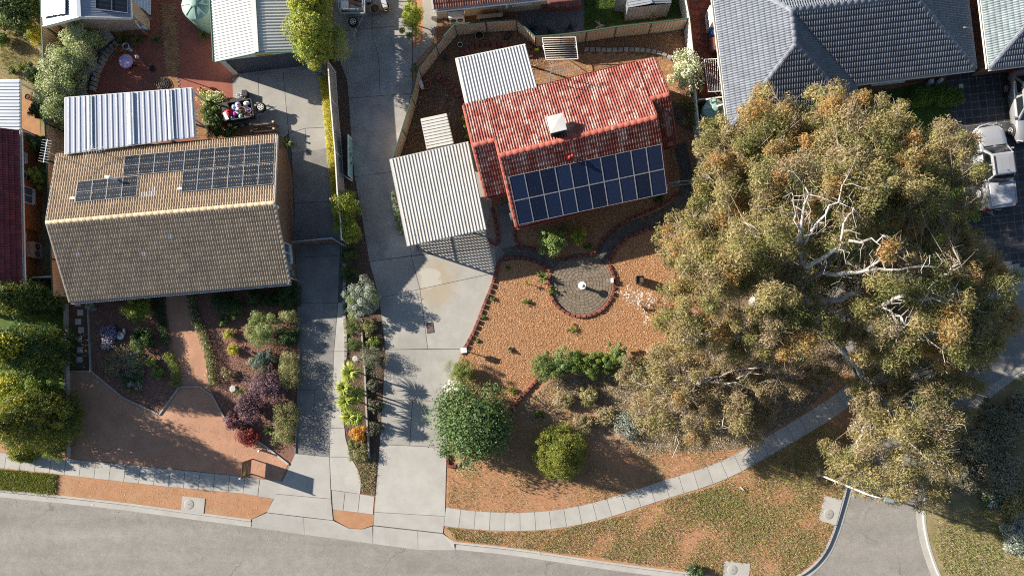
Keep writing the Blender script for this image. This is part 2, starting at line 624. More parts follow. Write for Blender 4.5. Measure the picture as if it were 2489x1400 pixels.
# ---------------------------------------------------------------- scattered leaves, chips and blades
def inpoly(x, y, poly):
    c = np.zeros(len(x), bool)
    n = len(poly)
    for i in range(n):
        x1, y1 = poly[i]
        x2, y2 = poly[(i + 1) % n]
        if y1 == y2:
            continue
        k = ((y1 > y) != (y2 > y)) & (x < (x2 - x1) * (y - y1) / (y2 - y1) + x1)
        c ^= k
    return c


def vnoise(x, y, sc, seed=0):
    r = np.random.default_rng(seed)
    out = np.zeros(len(x))
    for k in range(9):
        a = r.uniform(0, 2 * np.pi)
        f = sc * (1.0 + .35 * k)
        out += np.sin((x * np.cos(a) + y * np.sin(a)) * f + r.uniform(0, 6.28)) / (1 + .3 * k)
    return out / 3.2


def unit(a):
    return a / np.maximum(np.linalg.norm(a, axis=1, keepdims=True), 1e-9)


def quad_mesh(name, V, C, mat):
    """V (n,4,3) corners, C (n,3) colours"""
    n = len(V)
    me = bpy.data.meshes.new(name)
    me.vertices.add(4 * n)
    me.loops.add(4 * n)
    me.polygons.add(n)
    me.vertices.foreach_set('co', V.reshape(-1).astype(np.float32))
    me.loops.foreach_set('vertex_index', np.arange(4 * n, dtype=np.int32))
    me.polygons.foreach_set('loop_start', np.arange(0, 4 * n, 4, dtype=np.int32))
    me.polygons.foreach_set('loop_total', np.full(n, 4, dtype=np.int32))
    at = me.attributes.new('Col', 'FLOAT_COLOR', 'POINT')
    c4 = np.ones((n, 4, 4), np.float32)
    c4[:, :, :3] = C[:, None, :]
    at.data.foreach_set('color', c4.reshape(-1))
    me.materials.append(MATS[mat])
    me.update()
    return me


def leaf_quads(pos_, nrm, size, aspect, rng, droop=0.0):
    n = len(pos_)
    t = unit(np.cross(nrm, rng.normal(size=(n, 3))))
    if droop:
        t[:, 2] -= droop
        t = unit(t)
    b = unit(np.cross(nrm, t))
    L = (size * rng.uniform(.65, 1.3, n))[:, None]
    W = L * aspect
    return np.stack([pos_ - t * L * .5, pos_ + b * W * .5, pos_ + t * L * .5, pos_ - b * W * .5], 1)


LEAF_GAIN = 1.3


def foliage(centers, radii, per, size, pal, aspect=.5, flat=.85, up=.5, seed=1, droop=0.0, shell=.45, jit=.22):
    """returns (V, C) of leaves gathered in clumps; pal: list of colours, one main colour per clump"""
    rng = np.random.default_rng(seed)
    c = np.repeat(np.asarray(centers, float), per, 0)
    r = np.repeat(np.asarray(radii, float), per)
    n = len(c)
    d = unit(rng.normal(size=(n, 3)))
    rr = r * rng.uniform(0, 1, n) ** shell
    off = d * rr[:, None]
    off[:, 2] *= flat
    p = c + off
    nr = unit(d * .7 + np.array([0, 0, up]) + rng.normal(size=(n, 3)) * .45)
    pal = np.asarray(pal, float)
    ci = np.repeat(rng.integers(0, len(pal), len(centers)), per)
    sw = rng.uniform(0, 1, n) < .3
    ci = np.where(sw, rng.integers(0, len(pal), n), ci)
    C = pal[ci] * rng.uniform(1 - jit, 1 + jit, (n, 1)) * rng.uniform(.93, 1.07, (n, 3))
    p[:, 2] = np.maximum(p[:, 2], .02)
    return leaf_quads(p, nr, size, aspect, rng, droop), np.clip(C * LEAF_GAIN, 0, .9)


def scatter(name, poly, n, size, pal, z, mat='chip', aspect=.45, thresh=None, nscale=.8, upright=0.0, seed=3, label=None, parent=None, flatness=.35, px=True, holes=()):
    """loose pieces or blades lying within a ground polygon; thresh keeps them to patches"""
    rng = np.random.default_rng(seed)
    pl = [xy(*p) for p in poly] if px else poly
    xs, ys = [p[0] for p in pl], [p[1] for p in pl]
    x = rng.uniform(min(xs), max(xs), n)
    y = rng.uniform(min(ys), max(ys), n)
    k = inpoly(x, y, pl)
    for hp in holes:      # polygons, or (x, y, radius), kept clear
        if len(hp) == 3 and not hasattr(hp[0], '__len__'):
            k &= (x - hp[0]) ** 2 + (y - hp[1]) ** 2 > hp[2] ** 2
        else:
            k &= ~inpoly(x, y, hp)
    if thresh is not None:
        k &= (vnoise(x, y, nscale, seed) + rng.normal(size=n) * .42) > thresh
    x, y = x[k], y[k]
    n = len(x)
    p = np.stack([x, y, np.full(n, z) + rng.uniform(0, .03, n)], 1)
    pal = np.asarray(pal, float)
    C = pal[rng.integers(0, len(pal), n)] * rng.uniform(.75, 1.25, (n, 1))
    if upright:
        h = size * rng.uniform(.5, 1.3, n)
        a = rng.uniform(0, 6.283, n)
        lean = rng.normal(size=(n, 2)) * .8
        w = upright
        dx, dy = np.cos(a) * w, np.sin(a) * w
        tip = p + np.stack([lean[:, 0] * h, lean[:, 1] * h, h], 1)
        V = np.stack([p - np.stack([dx, dy, 0 * a], 1), p + np.stack([dx, dy, 0 * a], 1), tip + np.stack([dx, dy, 0 * a], 1) * .3, tip - np.stack([dx, dy, 0 * a], 1) * .3], 1)
    else:
        nr = unit(np.array([0, 0, 1.0]) + rng.normal(size=(n, 3)) * flatness)
        V = leaf_quads(p, nr, size, aspect, rng)
    o = bpy.data.objects.new(name, quad_mesh(name, V, np.clip(C, 0, 1), mat))
    link(o, parent)
    return tag(o, label, kind='stuff')
# ================================================================ the setting
tag(MB().prism([(-600, -600), (600, -600), (600, 600), (-600, 600)], -.6, -.16).build('ground', 'yard_dry'), 'dry grassy land stretching away around the houses', kind='structure')
ground('road', 'asphalt', [(-900, 600), (3400, 600), (3400, 1800), (-900, 1800)], -.5, -.13, 'pale grey asphalt street with a side street curving off it')
KERB_MAIN = [(-900, 1092), (0, 1190), (250, 1214), (440, 1240), (610, 1262)]
KERB_EAST = [(1103, 1316), (1250, 1331), (1400, 1354), (1560, 1377), (1760, 1401), (1830, 1412), (1890, 1416), (1938, 1399), (1975, 1375), (2005, 1338), (2025, 1290),
             (2040, 1240), (2055, 1187), (2075, 1090), (2095, 1010), (2085, 930), (2040, 850), (1975, 790), (1945, 730), (1960, 680), (2010, 655), (2100, 650), (2250, 668), (2400, 706), (2489, 690), (3400, 330)]
KERB_FAR = [(3400, 470), (2489, 905), (2420, 955), (2360, 1008), (2310, 1060), (2265, 1150), (2248, 1240), (2253, 1290), (2265, 1340), (2287, 1400), (2330, 1470)]
ground('yard_ground', 'dirt', KERB_MAIN + [(649, 1243), (738, 1255), (811, 1262), (848, 1283), (880, 1285), (906, 1276), (1016, 1288), (1077, 1294)] + KERB_EAST + [(3400, -900), (-900, -900)], -.5, 0, 'orange brown earth of the house blocks')
ground('far_verge', 'yard_dry', KERB_FAR + [(3400, 1500)], -.5, 0, 'dry grassy verge across the side street')
ground('south_verge', 'yard_dry', [(-900, 1480), (3400, 1760), (3400, 2600), (-900, 2600)], -.5, 0, 'dry verge on the far side of the street')


def kerb(pts, label):
    w = smooth_path([P(*p) for p in pts], 2)
    prof = [(.02, -.1), (.0, .014), (-.13, .014), (-.17, -.095), (-.52, -.118), (-.53, -.2)]   # offset to the left of travel, height
    mb = MB()
    rows = []
    for i, p in enumerate(w):
        d = (w[min(i + 1, len(w) - 1)] - w[max(i - 1, 0)])
        d.z = 0
        d.normalize()
        n = Vector((-d.y, d.x, 0))
        rows.append([p + n * o + Vector((0, 0, z)) for o, z in prof])
    for a, b in zip(rows, rows[1:]):
        for k in range(len(prof) - 1):
            mb.face([a[k], a[k + 1], b[k + 1], b[k]])
    return tag(mb.build('kerb', 'concrete_new'), label, kind='structure')


kerb(KERB_MAIN, 'concrete kerb and gutter along the street in front of the tan house')
kerb(KERB_EAST, 'concrete kerb running along the street and round into the side street')
kerb(KERB_FAR, 'concrete kerb on the far side of the side street')

# ---- footpaths, each slab a piece
fp = ground('footpath', 'joint', [(-60, 1093), (140, 1113), (235, 1121), (500, 1148), (645, 1164), (665, 1170), (655, 1211), (600, 1200), (400, 1182), (190, 1158), (0, 1137), (-60, 1130)], -.02, .006, 'narrow concrete footpath in front of the tan house')
up_ = [(-60, 1094), (140, 1112), (235, 1121), (500, 1148), (640, 1163), (681, 1170)]
lo_ = [(-60, 1131), (0, 1137), (190, 1158), (400, 1182), (600, 1200), (652, 1210)]
fp_end = [(632, 1163), (688, 1169), (667, 1212), (627, 1206)]
fy = lambda tb, x: float(np.interp(x, [p[0] for p in tb], [p[1] for p in tb]))
xs = [-60 + 36.2 * i for i in range(20)]
slabs(fp, [[(a + 4, fy(up_, a + 4)), (b + 4, fy(up_, b + 4)), (b - 1, fy(lo_, b - 1)), (a - 1, fy(lo_, a - 1))] for a, b in zip(xs, xs[1:])] + [fp_end], 'concrete_new', 0, .022)
CL = smooth_path([P(*p) for p in [(1081, 1255), (1140, 1263), (1200, 1267), (1280, 1268), (1350, 1262), (1420, 1250), (1490, 1231), (1605, 1192), (1722, 1158), (1800, 1123), (1870, 1083), (1950, 1036), (2020, 993), (2070, 955), (2087, 930)]], 2)
pts = resample(CL, .98)


def strip(pts, hw):
    L, R = [], []
    for i, p in enumerate(pts):
        d = (pts[min(i + 1, len(pts) - 1)] - pts[max(i - 1, 0)]).normalized()
        n = Vector((-d.y, d.x, 0))
        L.append(p + n * hw)
        R.append(p - n * hw)
    return L, R


L_, R_ = strip(pts, .6)
fp2 = tag(MB().prism([(p.x, p.y) for p in L_ + R_[::-1]], -.02, .006).build('footpath', 'joint'), 'concrete footpath curving away under the gum trees', kind='structure')
for i in range(len(pts) - 1):
    MB().prism(inset([(q.x, q.y) for q in (L_[i], R_[i], R_[i + 1], L_[i + 1])], .012), 0, .022 + random.uniform(-.004, .004)).build('slab', 'concrete_new', fp2)
fp3 = ground('footpath', 'joint', [(806, 1190), (910, 1206), (907, 1250), (809, 1237)], -.02, .006, 'short piece of footpath between the two driveways')
slabs(fp3, [[(806, 1190), (839, 1195), (834, 1241), (809, 1237)], [(839, 1195), (875, 1200), (870, 1245), (834, 1241)], [(875, 1200), (910, 1206), (907, 1250), (870, 1245)]], 'concrete_new', 0, .024)

# ---- driveway of the red house and the house behind it
dw = ground('driveway', 'joint', [(812, -60), (1005, -60), (1003, 210), (1000, 240), (975, 330), (1010, 380), (1180, 340), (1208, 600), (1210, 640), (1190, 712), (1160, 790), (1122, 862), (1090, 935), (1086, 1120),
                                  (1080, 1262), (1077, 1297), (907, 1277), (915, 1180), (923, 1080), (930, 970), (937, 850), (921, 724), (898, 636), (880, 530), (862, 431), (853, 330), (843, 195), (816, 120)], -.02, .008, 'long pale concrete driveway shared by the red tiled house')
slabs(dw, [
    [(812, -60), (905, -60), (905, 70), (813, 79)], [(905, -60), (1005, -60), (1001, 62), (905, 70)],
    [(813, 79), (904, 70), (905, 98), (916, 118), (922, 160), (924, 234), (848, 240), (843, 195), (815, 120)], [(904, 70), (1001, 62), (1003, 210), (1000, 228), (924, 234), (922, 160), (916, 118), (905, 98)],
    [(848, 240), (1000, 228), (975, 330), (952, 418), (862, 431), (853, 330)],
    [(862, 431), (952, 418), (990, 520), (1000, 622), (898, 636), (880, 530)],
], 'concrete_worn', 0, .03)
slabs(dw, [
    [(952, 418), (1010, 380), (1180, 340), (1208, 600), (1000, 622), (990, 520)],
    [(898, 636), (1000, 623), (1021, 703), (921, 724)], [(921, 724), (1021, 703), (1040, 848), (937, 850)],
    [(937, 850), (1126, 848), (1122, 862), (1090, 935), (1088, 975), (930, 971)],
    [(930, 971), (1003, 973), (996, 1083), (923, 1080)], [(1003, 973), (1088, 975), (1086, 1087), (996, 1083)]], 'concrete', 0, .03)
slabs(dw, [[(1000, 623), (1208, 600), (1210, 640), (1201, 664), (1021, 703)], [(1021, 703), (1201, 664), (1190, 712), (1160, 790), (1124, 848), (1040, 848)]], 'concrete_stained', 0, .03)
slabs(dw, [[(923, 1080), (1086, 1087), (1082, 1254), (910, 1244), (915, 1180)], [(910, 1244), (1082, 1254), (1077, 1295), (908, 1276)]], 'concrete_new', 0, .03)
# ---- driveway of the tan house
dl = ground('driveway', 'joint', [(565, 190), (780, 160), (800, 250), (806, 420), (828, 592), (838, 760), (838, 900), (830, 1000), (840, 1062), (852, 1112), (872, 1142), (878, 1170), (876, 1200), (806, 1190), (810, 1264),
                                  (648, 1245), (718, 1100), (722, 1000), (728, 860), (722, 690), (715, 590), (712, 430), (690, 335), (568, 300)], -.02, .008, 'concrete driveway beside the tan tiled house')
slabs(dl, [[(565, 190), (628, 183), (633, 320), (568, 300)], [(628, 183), (688, 174), (702, 325), (690, 335), (633, 320)], [(688, 174), (780, 160), (798, 240), (800, 310), (742, 313), (702, 325)],
           [(702, 325), (742, 313), (745, 370), (709, 372)], [(742, 313), (800, 310), (803, 360), (745, 370)]], 'concrete', 0, .03)
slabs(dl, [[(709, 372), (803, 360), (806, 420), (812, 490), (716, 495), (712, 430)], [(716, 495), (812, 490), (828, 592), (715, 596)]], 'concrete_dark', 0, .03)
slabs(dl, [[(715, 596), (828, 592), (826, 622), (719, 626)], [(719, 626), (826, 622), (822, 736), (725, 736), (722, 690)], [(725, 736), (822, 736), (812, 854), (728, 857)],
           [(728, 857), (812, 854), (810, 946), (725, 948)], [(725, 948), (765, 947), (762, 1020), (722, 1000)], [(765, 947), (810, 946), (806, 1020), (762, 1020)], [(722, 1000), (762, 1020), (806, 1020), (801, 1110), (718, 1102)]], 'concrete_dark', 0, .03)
slabs(dl, [[(822, 736), (838, 735), (838, 854), (812, 854)], [(812, 854), (838, 854), (838, 900), (833, 960), (808, 972)], [(808, 972), (833, 960), (830, 1000), (838, 1041), (803, 1040)], [(803, 1040), (838, 1041), (840, 1062), (852, 1110), (801, 1110)],
           [(801, 1110), (852, 1110), (872, 1142), (878, 1170), (876, 1200), (805, 1190)],
           [(718, 1102), (801, 1110), (805, 1212), (672, 1200)], [(672, 1200), (805, 1212), (810, 1264), (648, 1245)]], 'concrete_new', 0, .032)


def crossover(poly, label):
    """ramp: list of (px, py, z)"""
    mb = MB()
    t_ = [P(a, b, 0) + Vector((0, 0, z)) for a, b, z in poly]
    mb.face(t_)
    n = len(t_)
    for i in range(n):
        a, b = t_[i], t_[(i + 1) % n]
        mb.face([a, Vector((a.x, a.y, -.3)), Vector((b.x, b.y, -.3)), b])
    return tag(mb.build('driveway_ramp', 'concrete_new'), label, kind='structure')


crossover([(610, 1282, -.118), (738, 1300, -.118), (738, 1257, .028), (648, 1246, .028), (612, 1262, .0)], 'concrete ramp from the street to the tan house, near half')
crossover([(738.6, 1300, -.118), (905, 1322, -.118), (905, 1279, .012), (880, 1286, .0), (848, 1284, .0), (811, 1265, .028), (738.6, 1257, .028)], 'concrete ramp from the street to the tan house, wide half')
crossover([(905.6, 1322, -.118), (1015, 1337, -.118), (1015, 1290, .028), (907.6, 1278, .028)], 'concrete ramp from the street to the long driveway, narrow half')
crossover([(1015.6, 1337, -.118), (1105, 1338, -.118), (1103, 1316, .0), (1077, 1297, .028), (1015.6, 1290, .028)], 'concrete ramp from the street to the long driveway, kerb half')

# ---- pit covers
for poly, c, lab in (([(444, 1205), (499, 1211), (495, 1248), (440, 1241)], (460, 1225), 'square concrete pit lid in orange verge before the tan house'),
                     ([(1761, 1362), (1823, 1369), (1820, 1410), (1757, 1402)], (1780, 1384), 'square concrete pit lid at the street corner kerb'),
                     ([(2005, 1203), (2047, 1215), (2032, 1277), (1990, 1263)], (2014, 1249), 'large concrete pit lid set into the side street kerb')):
    t_ = thing('pit_lid', lab, 'pit cover', P(*c), 'concrete pit lids along the street')
    MB().prism([xy(*q) for q in poly], -.05, .03).build('surround', 'concrete_new', t_)
    MB().lathe(P(*c) + Vector((0, 0, .03)), [(.32, 0), (.32, .006), (.29, .012), (.0, .012)], 28).build('round_lid', 'concrete', t_)
    MB().lathe(P(*c) + Vector((0, 0, .04)), [(.03, 0), (.03, .006)], 10).build('lifting_hole', 'black', t_)
t_ = thing('drain_cover', 'brown square access lid set in the concrete apron', 'drain cover', P(1047, 797))
MB().prism([xy(*q) for q in ((1038, 786), (1052, 784), (1055, 807), (1040, 809))], .0, .042).build('lid', 'cover_brown', t_)
MB().prism(inset([xy(*q) for q in ((1038, 786), (1052, 784), (1055, 807), (1040, 809))], -.04), .0, .036).build('frame', 'steel_dark', t_)
t_ = thing('drain_grate', 'small black square grate in the shaded driveway', 'drain cover', P(751, 372))
MB().prism([xy(*q) for q in ((745, 366), (757, 366), (757, 378), (745, 378))], .0, .038).build('frame', 'steel_dark', t_)
for k in range(5):
    MB().box(P(747 + 2 * k, 372) + Vector((0, 0, .04)), (.02, .28, .01)).build('bar', 'black', t_)

# ---- garden ground of the red house
FRONT = [(1205, 640), (1190, 712), (1160, 790), (1122, 862), (1090, 935), (1130, 985), (1232, 1012), (1265, 960), (1312, 915), (1400, 905), (1520, 890), (1640, 850), (1720, 760), (1720, 600), (1700, 330), (1640, 300), (1625, 440), (1255, 540), (1215, 480), (1180, 545), (1200, 600)]
ground('mulch_bed', 'mulch', FRONT, -.02, .025, 'orange bark mulch covering the front garden of the red house')
CHIP = [(.54, .31, .155), (.48, .25, .11), (.42, .19, .08), (.61, .41, .25), (.30, .125, .055), (.54, .28, .12), (.50, .33, .21)]


def band(pts, hw):
    a, c = strip(smooth_path([P(*q) for q in pts], 2), hw)
    return [(q.x, q.y) for q in a + c[::-1]]


PATH_A = [(1222, 620), (1262, 612), (1310, 622), (1350, 640), (1375, 655)]
PATH_B = [(1452, 648), (1466, 615), (1492, 580), (1530, 555), (1590, 535), (1640, 510), (1668, 470), (1668, 420), (1652, 350)]
SIDE = [(1208, 498), (1240, 492), (1247, 560), (1250, 612), (1238, 632), (1206, 640), (1203, 600), (1216, 590)]
c0 = P(1413, 690)
scatter('bark_chips', FRONT, 170000, .06, CHIP, .03, aspect=.5, seed=5, label='loose orange bark chips over the front garden', flatness=.3,
        holes=[(c0.x, c0.y, 76 * S), band(PATH_A, .46), band(PATH_B, .44), [xy(*q) for q in SIDE]])
BACK = [(1020, 175), (1062, 118), (1108, 72), (1250, 62), (1305, 105), (1665, 70), (1700, 330), (1640, 345), (1590, 200), (1140, 300), (1150, 480), (1010, 420), (960, 375), (1005, 250)]
ground('gravel_yard', 'gravel', BACK, -.02, .012, 'brown gravel yard behind the red house')
scatter('loose_gravel', BACK, 26000, .07, [(.34, .20, .10), (.24, .13, .07), (.42, .28, .16), (.18, .10, .06)], .014, aspect=.8, seed=6, label='loose brown gravel behind the red house')
ground('yard_soil', 'soil', [(1022, 205), (1060, 190), (1095, 215), (1135, 260), (1150, 340), (1160, 480), (1010, 420), (965, 372), (1003, 250)], -.02, .02, 'bare dark soil beside the red house')
pt = ground('brick_patio', 'joint', [(1296, 180), (1420, 128), (1560, 134), (1640, 150), (1660, 260), (1660, 480), (1640, 480), (1625, 300), (1590, 200), (1310, 270)], -.02, .02, 'brown clay brick patio behind the red house')
ground('verge_strip_soil', 'pink_mulch', [(1640, 180), (1690, 180), (1705, 330), (1660, 360)], -.02, .016, 'dark planted strip along the pale boundary fence')


def pave(parent, poly, ang, bw, bh, mat, z, quota=300, name='paver', bond=.5, gap=.012, seed=1):
    """lay bricks in a polygon (px); the first quota pieces are objects, the rest one joined part"""
    pl = [xy(*p) for p in poly]
    cx, cy = sum(p[0] for p in pl) / len(pl), sum(p[1] for p in pl) / len(pl)
    ca, sa = math.cos(ang), math.sin(ang)
    loc = [((x - cx) * ca + (y - cy) * sa, -(x - cx) * sa + (y - cy) * ca) for x, y in pl]
    x0, x1 = min(p[0] for p in loc), max(p[0] for p in loc)
    y0, y1 = min(p[1] for p in loc), max(p[1] for p in loc)
    me = MB().box((0, 0, 0), (bw - gap, bh - gap, .05)).mesh(name, mat)
    rest = MB()
    cells = []
    j = 0
    y = y0
    while y < y1:
        x = x0 - (bond * bw if j % 2 else 0)
        while x < x1:
            cells.append((x + bw / 2, y + bh / 2))
            x += bw
        y += bh
        j += 1
    X = np.array([c[0] for c in cells])
    Y = np.array([c[1] for c in cells])
    ok = inpoly(X, Y, loc)
    n = 0
    R = Matrix.Rotation(ang, 4, 'Z')
    for (x, y), k in zip(cells, ok):
        if not k:
            continue
        m4 = Matrix.Translation((cx + x * ca - y * sa, cy + x * sa + y * ca, z + random.uniform(-.004, .004))) @ R
        if n < quota:
            part(name, me, parent, m4)
        else:
            rest.box(None, (bw - gap, bh - gap, .05), M4=m4)
        n += 1
    if n > quota:
        o = rest.build(name + '_field', mat, parent)
        o['kind'] = 'stuff'
        rnd_attr(o, 6)


def rnd_attr(o, per):
    n = len(o.data.polygons)
    a = o.data.attributes.new('rnd', 'FLOAT', 'FACE')
    a.data.foreach_set('value', np.repeat(np.random.default_rng(4).uniform(0, 1, n // per + 1), per)[:n].astype(np.float32))


pave(pt, [(1296, 180), (1420, 128), (1560, 134), (1640, 150), (1655, 250), (1622, 250), (1590, 205), (1310, 270)], math.radians(13.9), .30, .2, 'clay_paver', .012, 300)

# round patio and the paths that lead to it
CC = P(1413, 690)
RR = 74 * S
rp = tag(MB().lathe(CC, [(RR + .02, -.01), (RR + .02, .03)], 48, smooth=False).build('round_patio', 'joint'), 'round paved patio in the front garden', kind='structure')


def wedge(parent, c, r0, r1, a0, a1, z, mat):
    g = .011
    k = max(1, int((a1 - a0) * r1 / .2))
    inn = [(c.x + (r0 + g) * math.cos(a), c.y + (r0 + g) * math.sin(a)) for a in np.linspace(a0 + g / max(r0, .08), a1 - g / max(r0, .08), k + 1)]
    out = [(c.x + (r1 - g) * math.cos(a), c.y + (r1 - g) * math.sin(a)) for a in np.linspace(a0 + g / r1, a1 - g / r1, k + 1)]
    MB().prism(out + inn[::-1], .0, z + random.uniform(-.004, .004)).build('paver', mat, parent)


r = .16
ring = 0
while r < RR - .05:
    r1 = min(r + .205, RR)
    n = max(8, int(2 * math.pi * r1 / .30))
    off_ = random.random()
    for k in range(n):
        wedge(rp, CC, r, r1, 2 * math.pi * (k + off_) / n, 2 * math.pi * (k + 1 + off_) / n, .045, 'grey_paver')
    r = r1
    ring += 1


def paved_path(parent, pts, hw, rows, mat, z=.045, L=.26):
    pts = resample(smooth_path([P(*p) for p in pts], 2), L)
    for i in range(len(pts) - 1):
        for j in range(rows):
            q = []
            sh = .5 * (j % 2)
            for ii, o in ((i + sh, j), (i + 1 + sh, j), (i + 1 + sh, j + 1), (i + sh, j + 1)):
                k = min(int(ii), len(pts) - 2)
                fr = min(ii - k, 1.0)
                p = pts[k].lerp(pts[k + 1], fr)
                d = (pts[min(k + 2, len(pts) - 1)] - pts[max(k - 1, 0)]).normalized()
                n = Vector((-d.y, d.x, 0))
                q.append(tuple((p + n * (hw - 2 * hw * o / rows)).xy))
            if Vector(q[0]).to_tuple(3) == Vector(q[1]).to_tuple(3):
                continue
            if (Vector((q[0][0], q[0][1], 0)) - Vector((CC.x, CC.y, 0))).length < RR:
                continue
            MB().prism(inset(q, .01), 0, z + random.uniform(-.004, .004)).build('paver', mat, parent)


for pth, hw, rows, lab in ((PATH_A, .42, 4, 'short curved brick path from driveway to round patio'), (PATH_B, .40, 4, 'curved brick path round the end of the red house')):
    w = smooth_path([P(*p) for p in pth], 2)
    L_, R_ = strip(w, hw + .02)
    base = tag(MB().prism([(p.x, p.y) for p in L_ + R_[::-1]], -.01, .03).build('garden_path', 'joint'), lab, kind='structure')
    paved_path(base, pth, hw, rows, 'dark_paver')
ground('side_path', 'concrete_dark', SIDE, -.01, .034, 'narrow concrete path beside the red house')


def edging(pts, label, size=.36, w=.2, h=.17, mat='red_stone', closed=False, sm=2, name='garden_edging'):
    w_ = smooth_path([P(*p) for p in pts], sm) if sm else [P(*p) for p in pts]
    q = resample(w_, size)
    t_ = thing(name, label, 'edging', q[0])
    me = []
    for k in range(4):
        mb = MB()
        a = random.Random(k)
        mb.box((0, 0, h * .5), (size * .94, w, h))
        for i, v in enumerate(mb.v):
            top = v[2] > h * .5
            s = .84 if top else 1
            mb.v[i] = (v[0] * s + a.uniform(-.015, .015), v[1] * s + a.uniform(-.02, .02), v[2] + (a.uniform(-.025, .02) if top else -.02))
        me.append(mb.mesh('stone', mat))
    for a, b in zip(q, q[1:]):
        d = b - a
        part('stone', random.choice(me), t_, Matrix.Translation((a + b) / 2) @ Matrix.Rotation(math.atan2(d.y, d.x) + random.uniform(-.05, .05), 4, 'Z'))
    return t_


edging([(1211, 636), (1204, 670), (1188, 715), (1172, 752), (1158, 792), (1140, 828), (1118, 868)], 'row of red stones between driveway and bark mulch')
circ = [(1413 + 80 * math.cos(a), 690 - 80 * math.sin(a)) for a in np.linspace(math.radians(35), math.radians(-203), 40)]
edging(circ, 'ring of red stones round the circular patio', sm=0)
edging([(1212, 634), (1232, 628), (1262, 627), (1300, 634), (1330, 652), (1341, 668)], 'red stones edging the short curved brick path, lower side')
edging([(1252, 560), (1252, 590), (1262, 598), (1290, 603), (1325, 612), (1350, 626), (1366, 634), (1390, 625), (1440, 620), (1452, 605), (1470, 575), (1505, 546), (1556, 522), (1620, 497), (1650, 462)], 'red stones edging the bed in front of the solar roof')
edging([(1478, 640), (1490, 612), (1512, 586), (1545, 568), (1600, 552), (1650, 530)], 'red stones along the outer side of the curved path')
edging([(1196, 505), (1205, 540), (1212, 575), (1213, 592), (1203, 598), (1190, 588), (1184, 570)], 'red stones round the narrow bed beside the carport')
edging([(1314, 912), (1288, 942), (1266, 966), (1236, 1010)], 'red stones along the low edge of the mulch by the golden conifer')
edging([(1088, 1104), (1089, 1136), (1112, 1130), (1136, 1113)], 'small corner of red stones at the foot of the glossy tree', sm=0)
edging([(1118, 135), (1150, 115), (1190, 110), (1240, 112)], 'dark red stone border behind the white patio roof', w=.3)
edging([(1060, 188), (1090, 200), (1112, 225), (1130, 255), (1142, 300)], 'dark red stone border left of the white patio roof', w=.3)
edging([(1420, 122), (1480, 124), (1560, 122), (1610, 132), (1640, 150)], 'weathered stone border between patio and gravel', mat='stone_grey', w=.25)
edging([(1290, 112), (1300, 128), (1296, 140), (1278, 138)], 'curved red stone border by the drying rack', w=.25)

# ---- front garden of the tan house
ground('garden_soil', 'pink_mulch', [(165, 735), (722, 680), (722, 1100), (705, 1132), (548, 1030), (170, 1000)], -.02, .012, 'dark mulched soil of the tan house front garden')
ground('sand_path', 'path_sand', [(405, 690), (456, 690), (470, 765), (497, 850), (508, 940), (548, 1020), (580, 1050), (622, 1070), (700, 1128), (682, 1170), (640, 1162), (500, 1147), (235, 1119), (169, 1112), (168, 905), (224, 903), (300, 966), (388, 1006),
                                 (436, 940), (428, 905), (412, 840), (404, 760)], -.02, .018, 'pinkish compacted sand path through the tan house garden')
ground('stepping_path_soil', 'soil', [(168, 735), (218, 732), (222, 902), (169, 900)], -.02, .02, 'dark soil strip with stepping stones')
GARDEN = [(222, 735), (400, 720), (436, 938), (388, 1004), (300, 962), (224, 900)]
GARDEN2 = [(475, 700), (720, 690), (720, 1100), (640, 1060), (548, 1015), (515, 940)]
for pl, sd, lb in ((GARDEN, 21, 'reddish bark over the left garden bed of the tan house'), (GARDEN2, 22, 'reddish bark over the shrub bed beside the driveway')):
    scatter('bark_chips', pl, 15000, .08, [(.32, .17, .12), (.22, .11, .085), (.40, .25, .19), (.15, .09, .07)], .016, seed=sd, label=lb, flatness=.5)
for i, (a, b) in enumerate([(190, 738), (196, 760), (191, 782), (198, 802), (193, 826), (195, 850), (194, 874)]):
    MB().prism(inset([xy(a - 7, b - 7), xy(a + 7, b - 7), xy(a + 7, b + 7), xy(a - 7, b + 7)], .0), .0, .05).build('stepping_stone', 'slab_pale', bpy.data.objects['stepping_path_soil'])
for ps, lab, w, h, mt in (([(165, 738), (168, 905), (170, 1110)], 'long pale garden border rail beside the conifers', .14, .35, 'timber_grey'),
                          ([(216, 752), (219, 820), (222, 903)], 'pale timber border beside the stepping stones', .08, .14, 'timber_grey'),
                          ([(170, 902), (224, 903), (300, 966), (388, 1007), (437, 940), (487, 940), (517, 962), (549, 1020)], 'zigzag pale edging strip of the sand path', .09, .09, 'timber_grey'),
                          ([(575, 1040), (640, 1080), (702, 1128)], 'low pale edging strip running to the driveway', .12, .1, 'concrete_new'),
                          ([(724, 690), (729, 850), (723, 1000), (718, 1100)], 'thin concrete edge between hedge and driveway', .08, .1, 'concrete_dark')):
    t_ = thing('edging_strip', lab, 'edging', P(*ps[0]))
    w_ = [P(*q) for q in ps]
    for a, b in zip(w_, w_[1:]):
        MB().beam(a + Vector((0, 0, h / 2)), b + Vector((0, 0, h / 2)), w, h).build('rail', mt, t_)

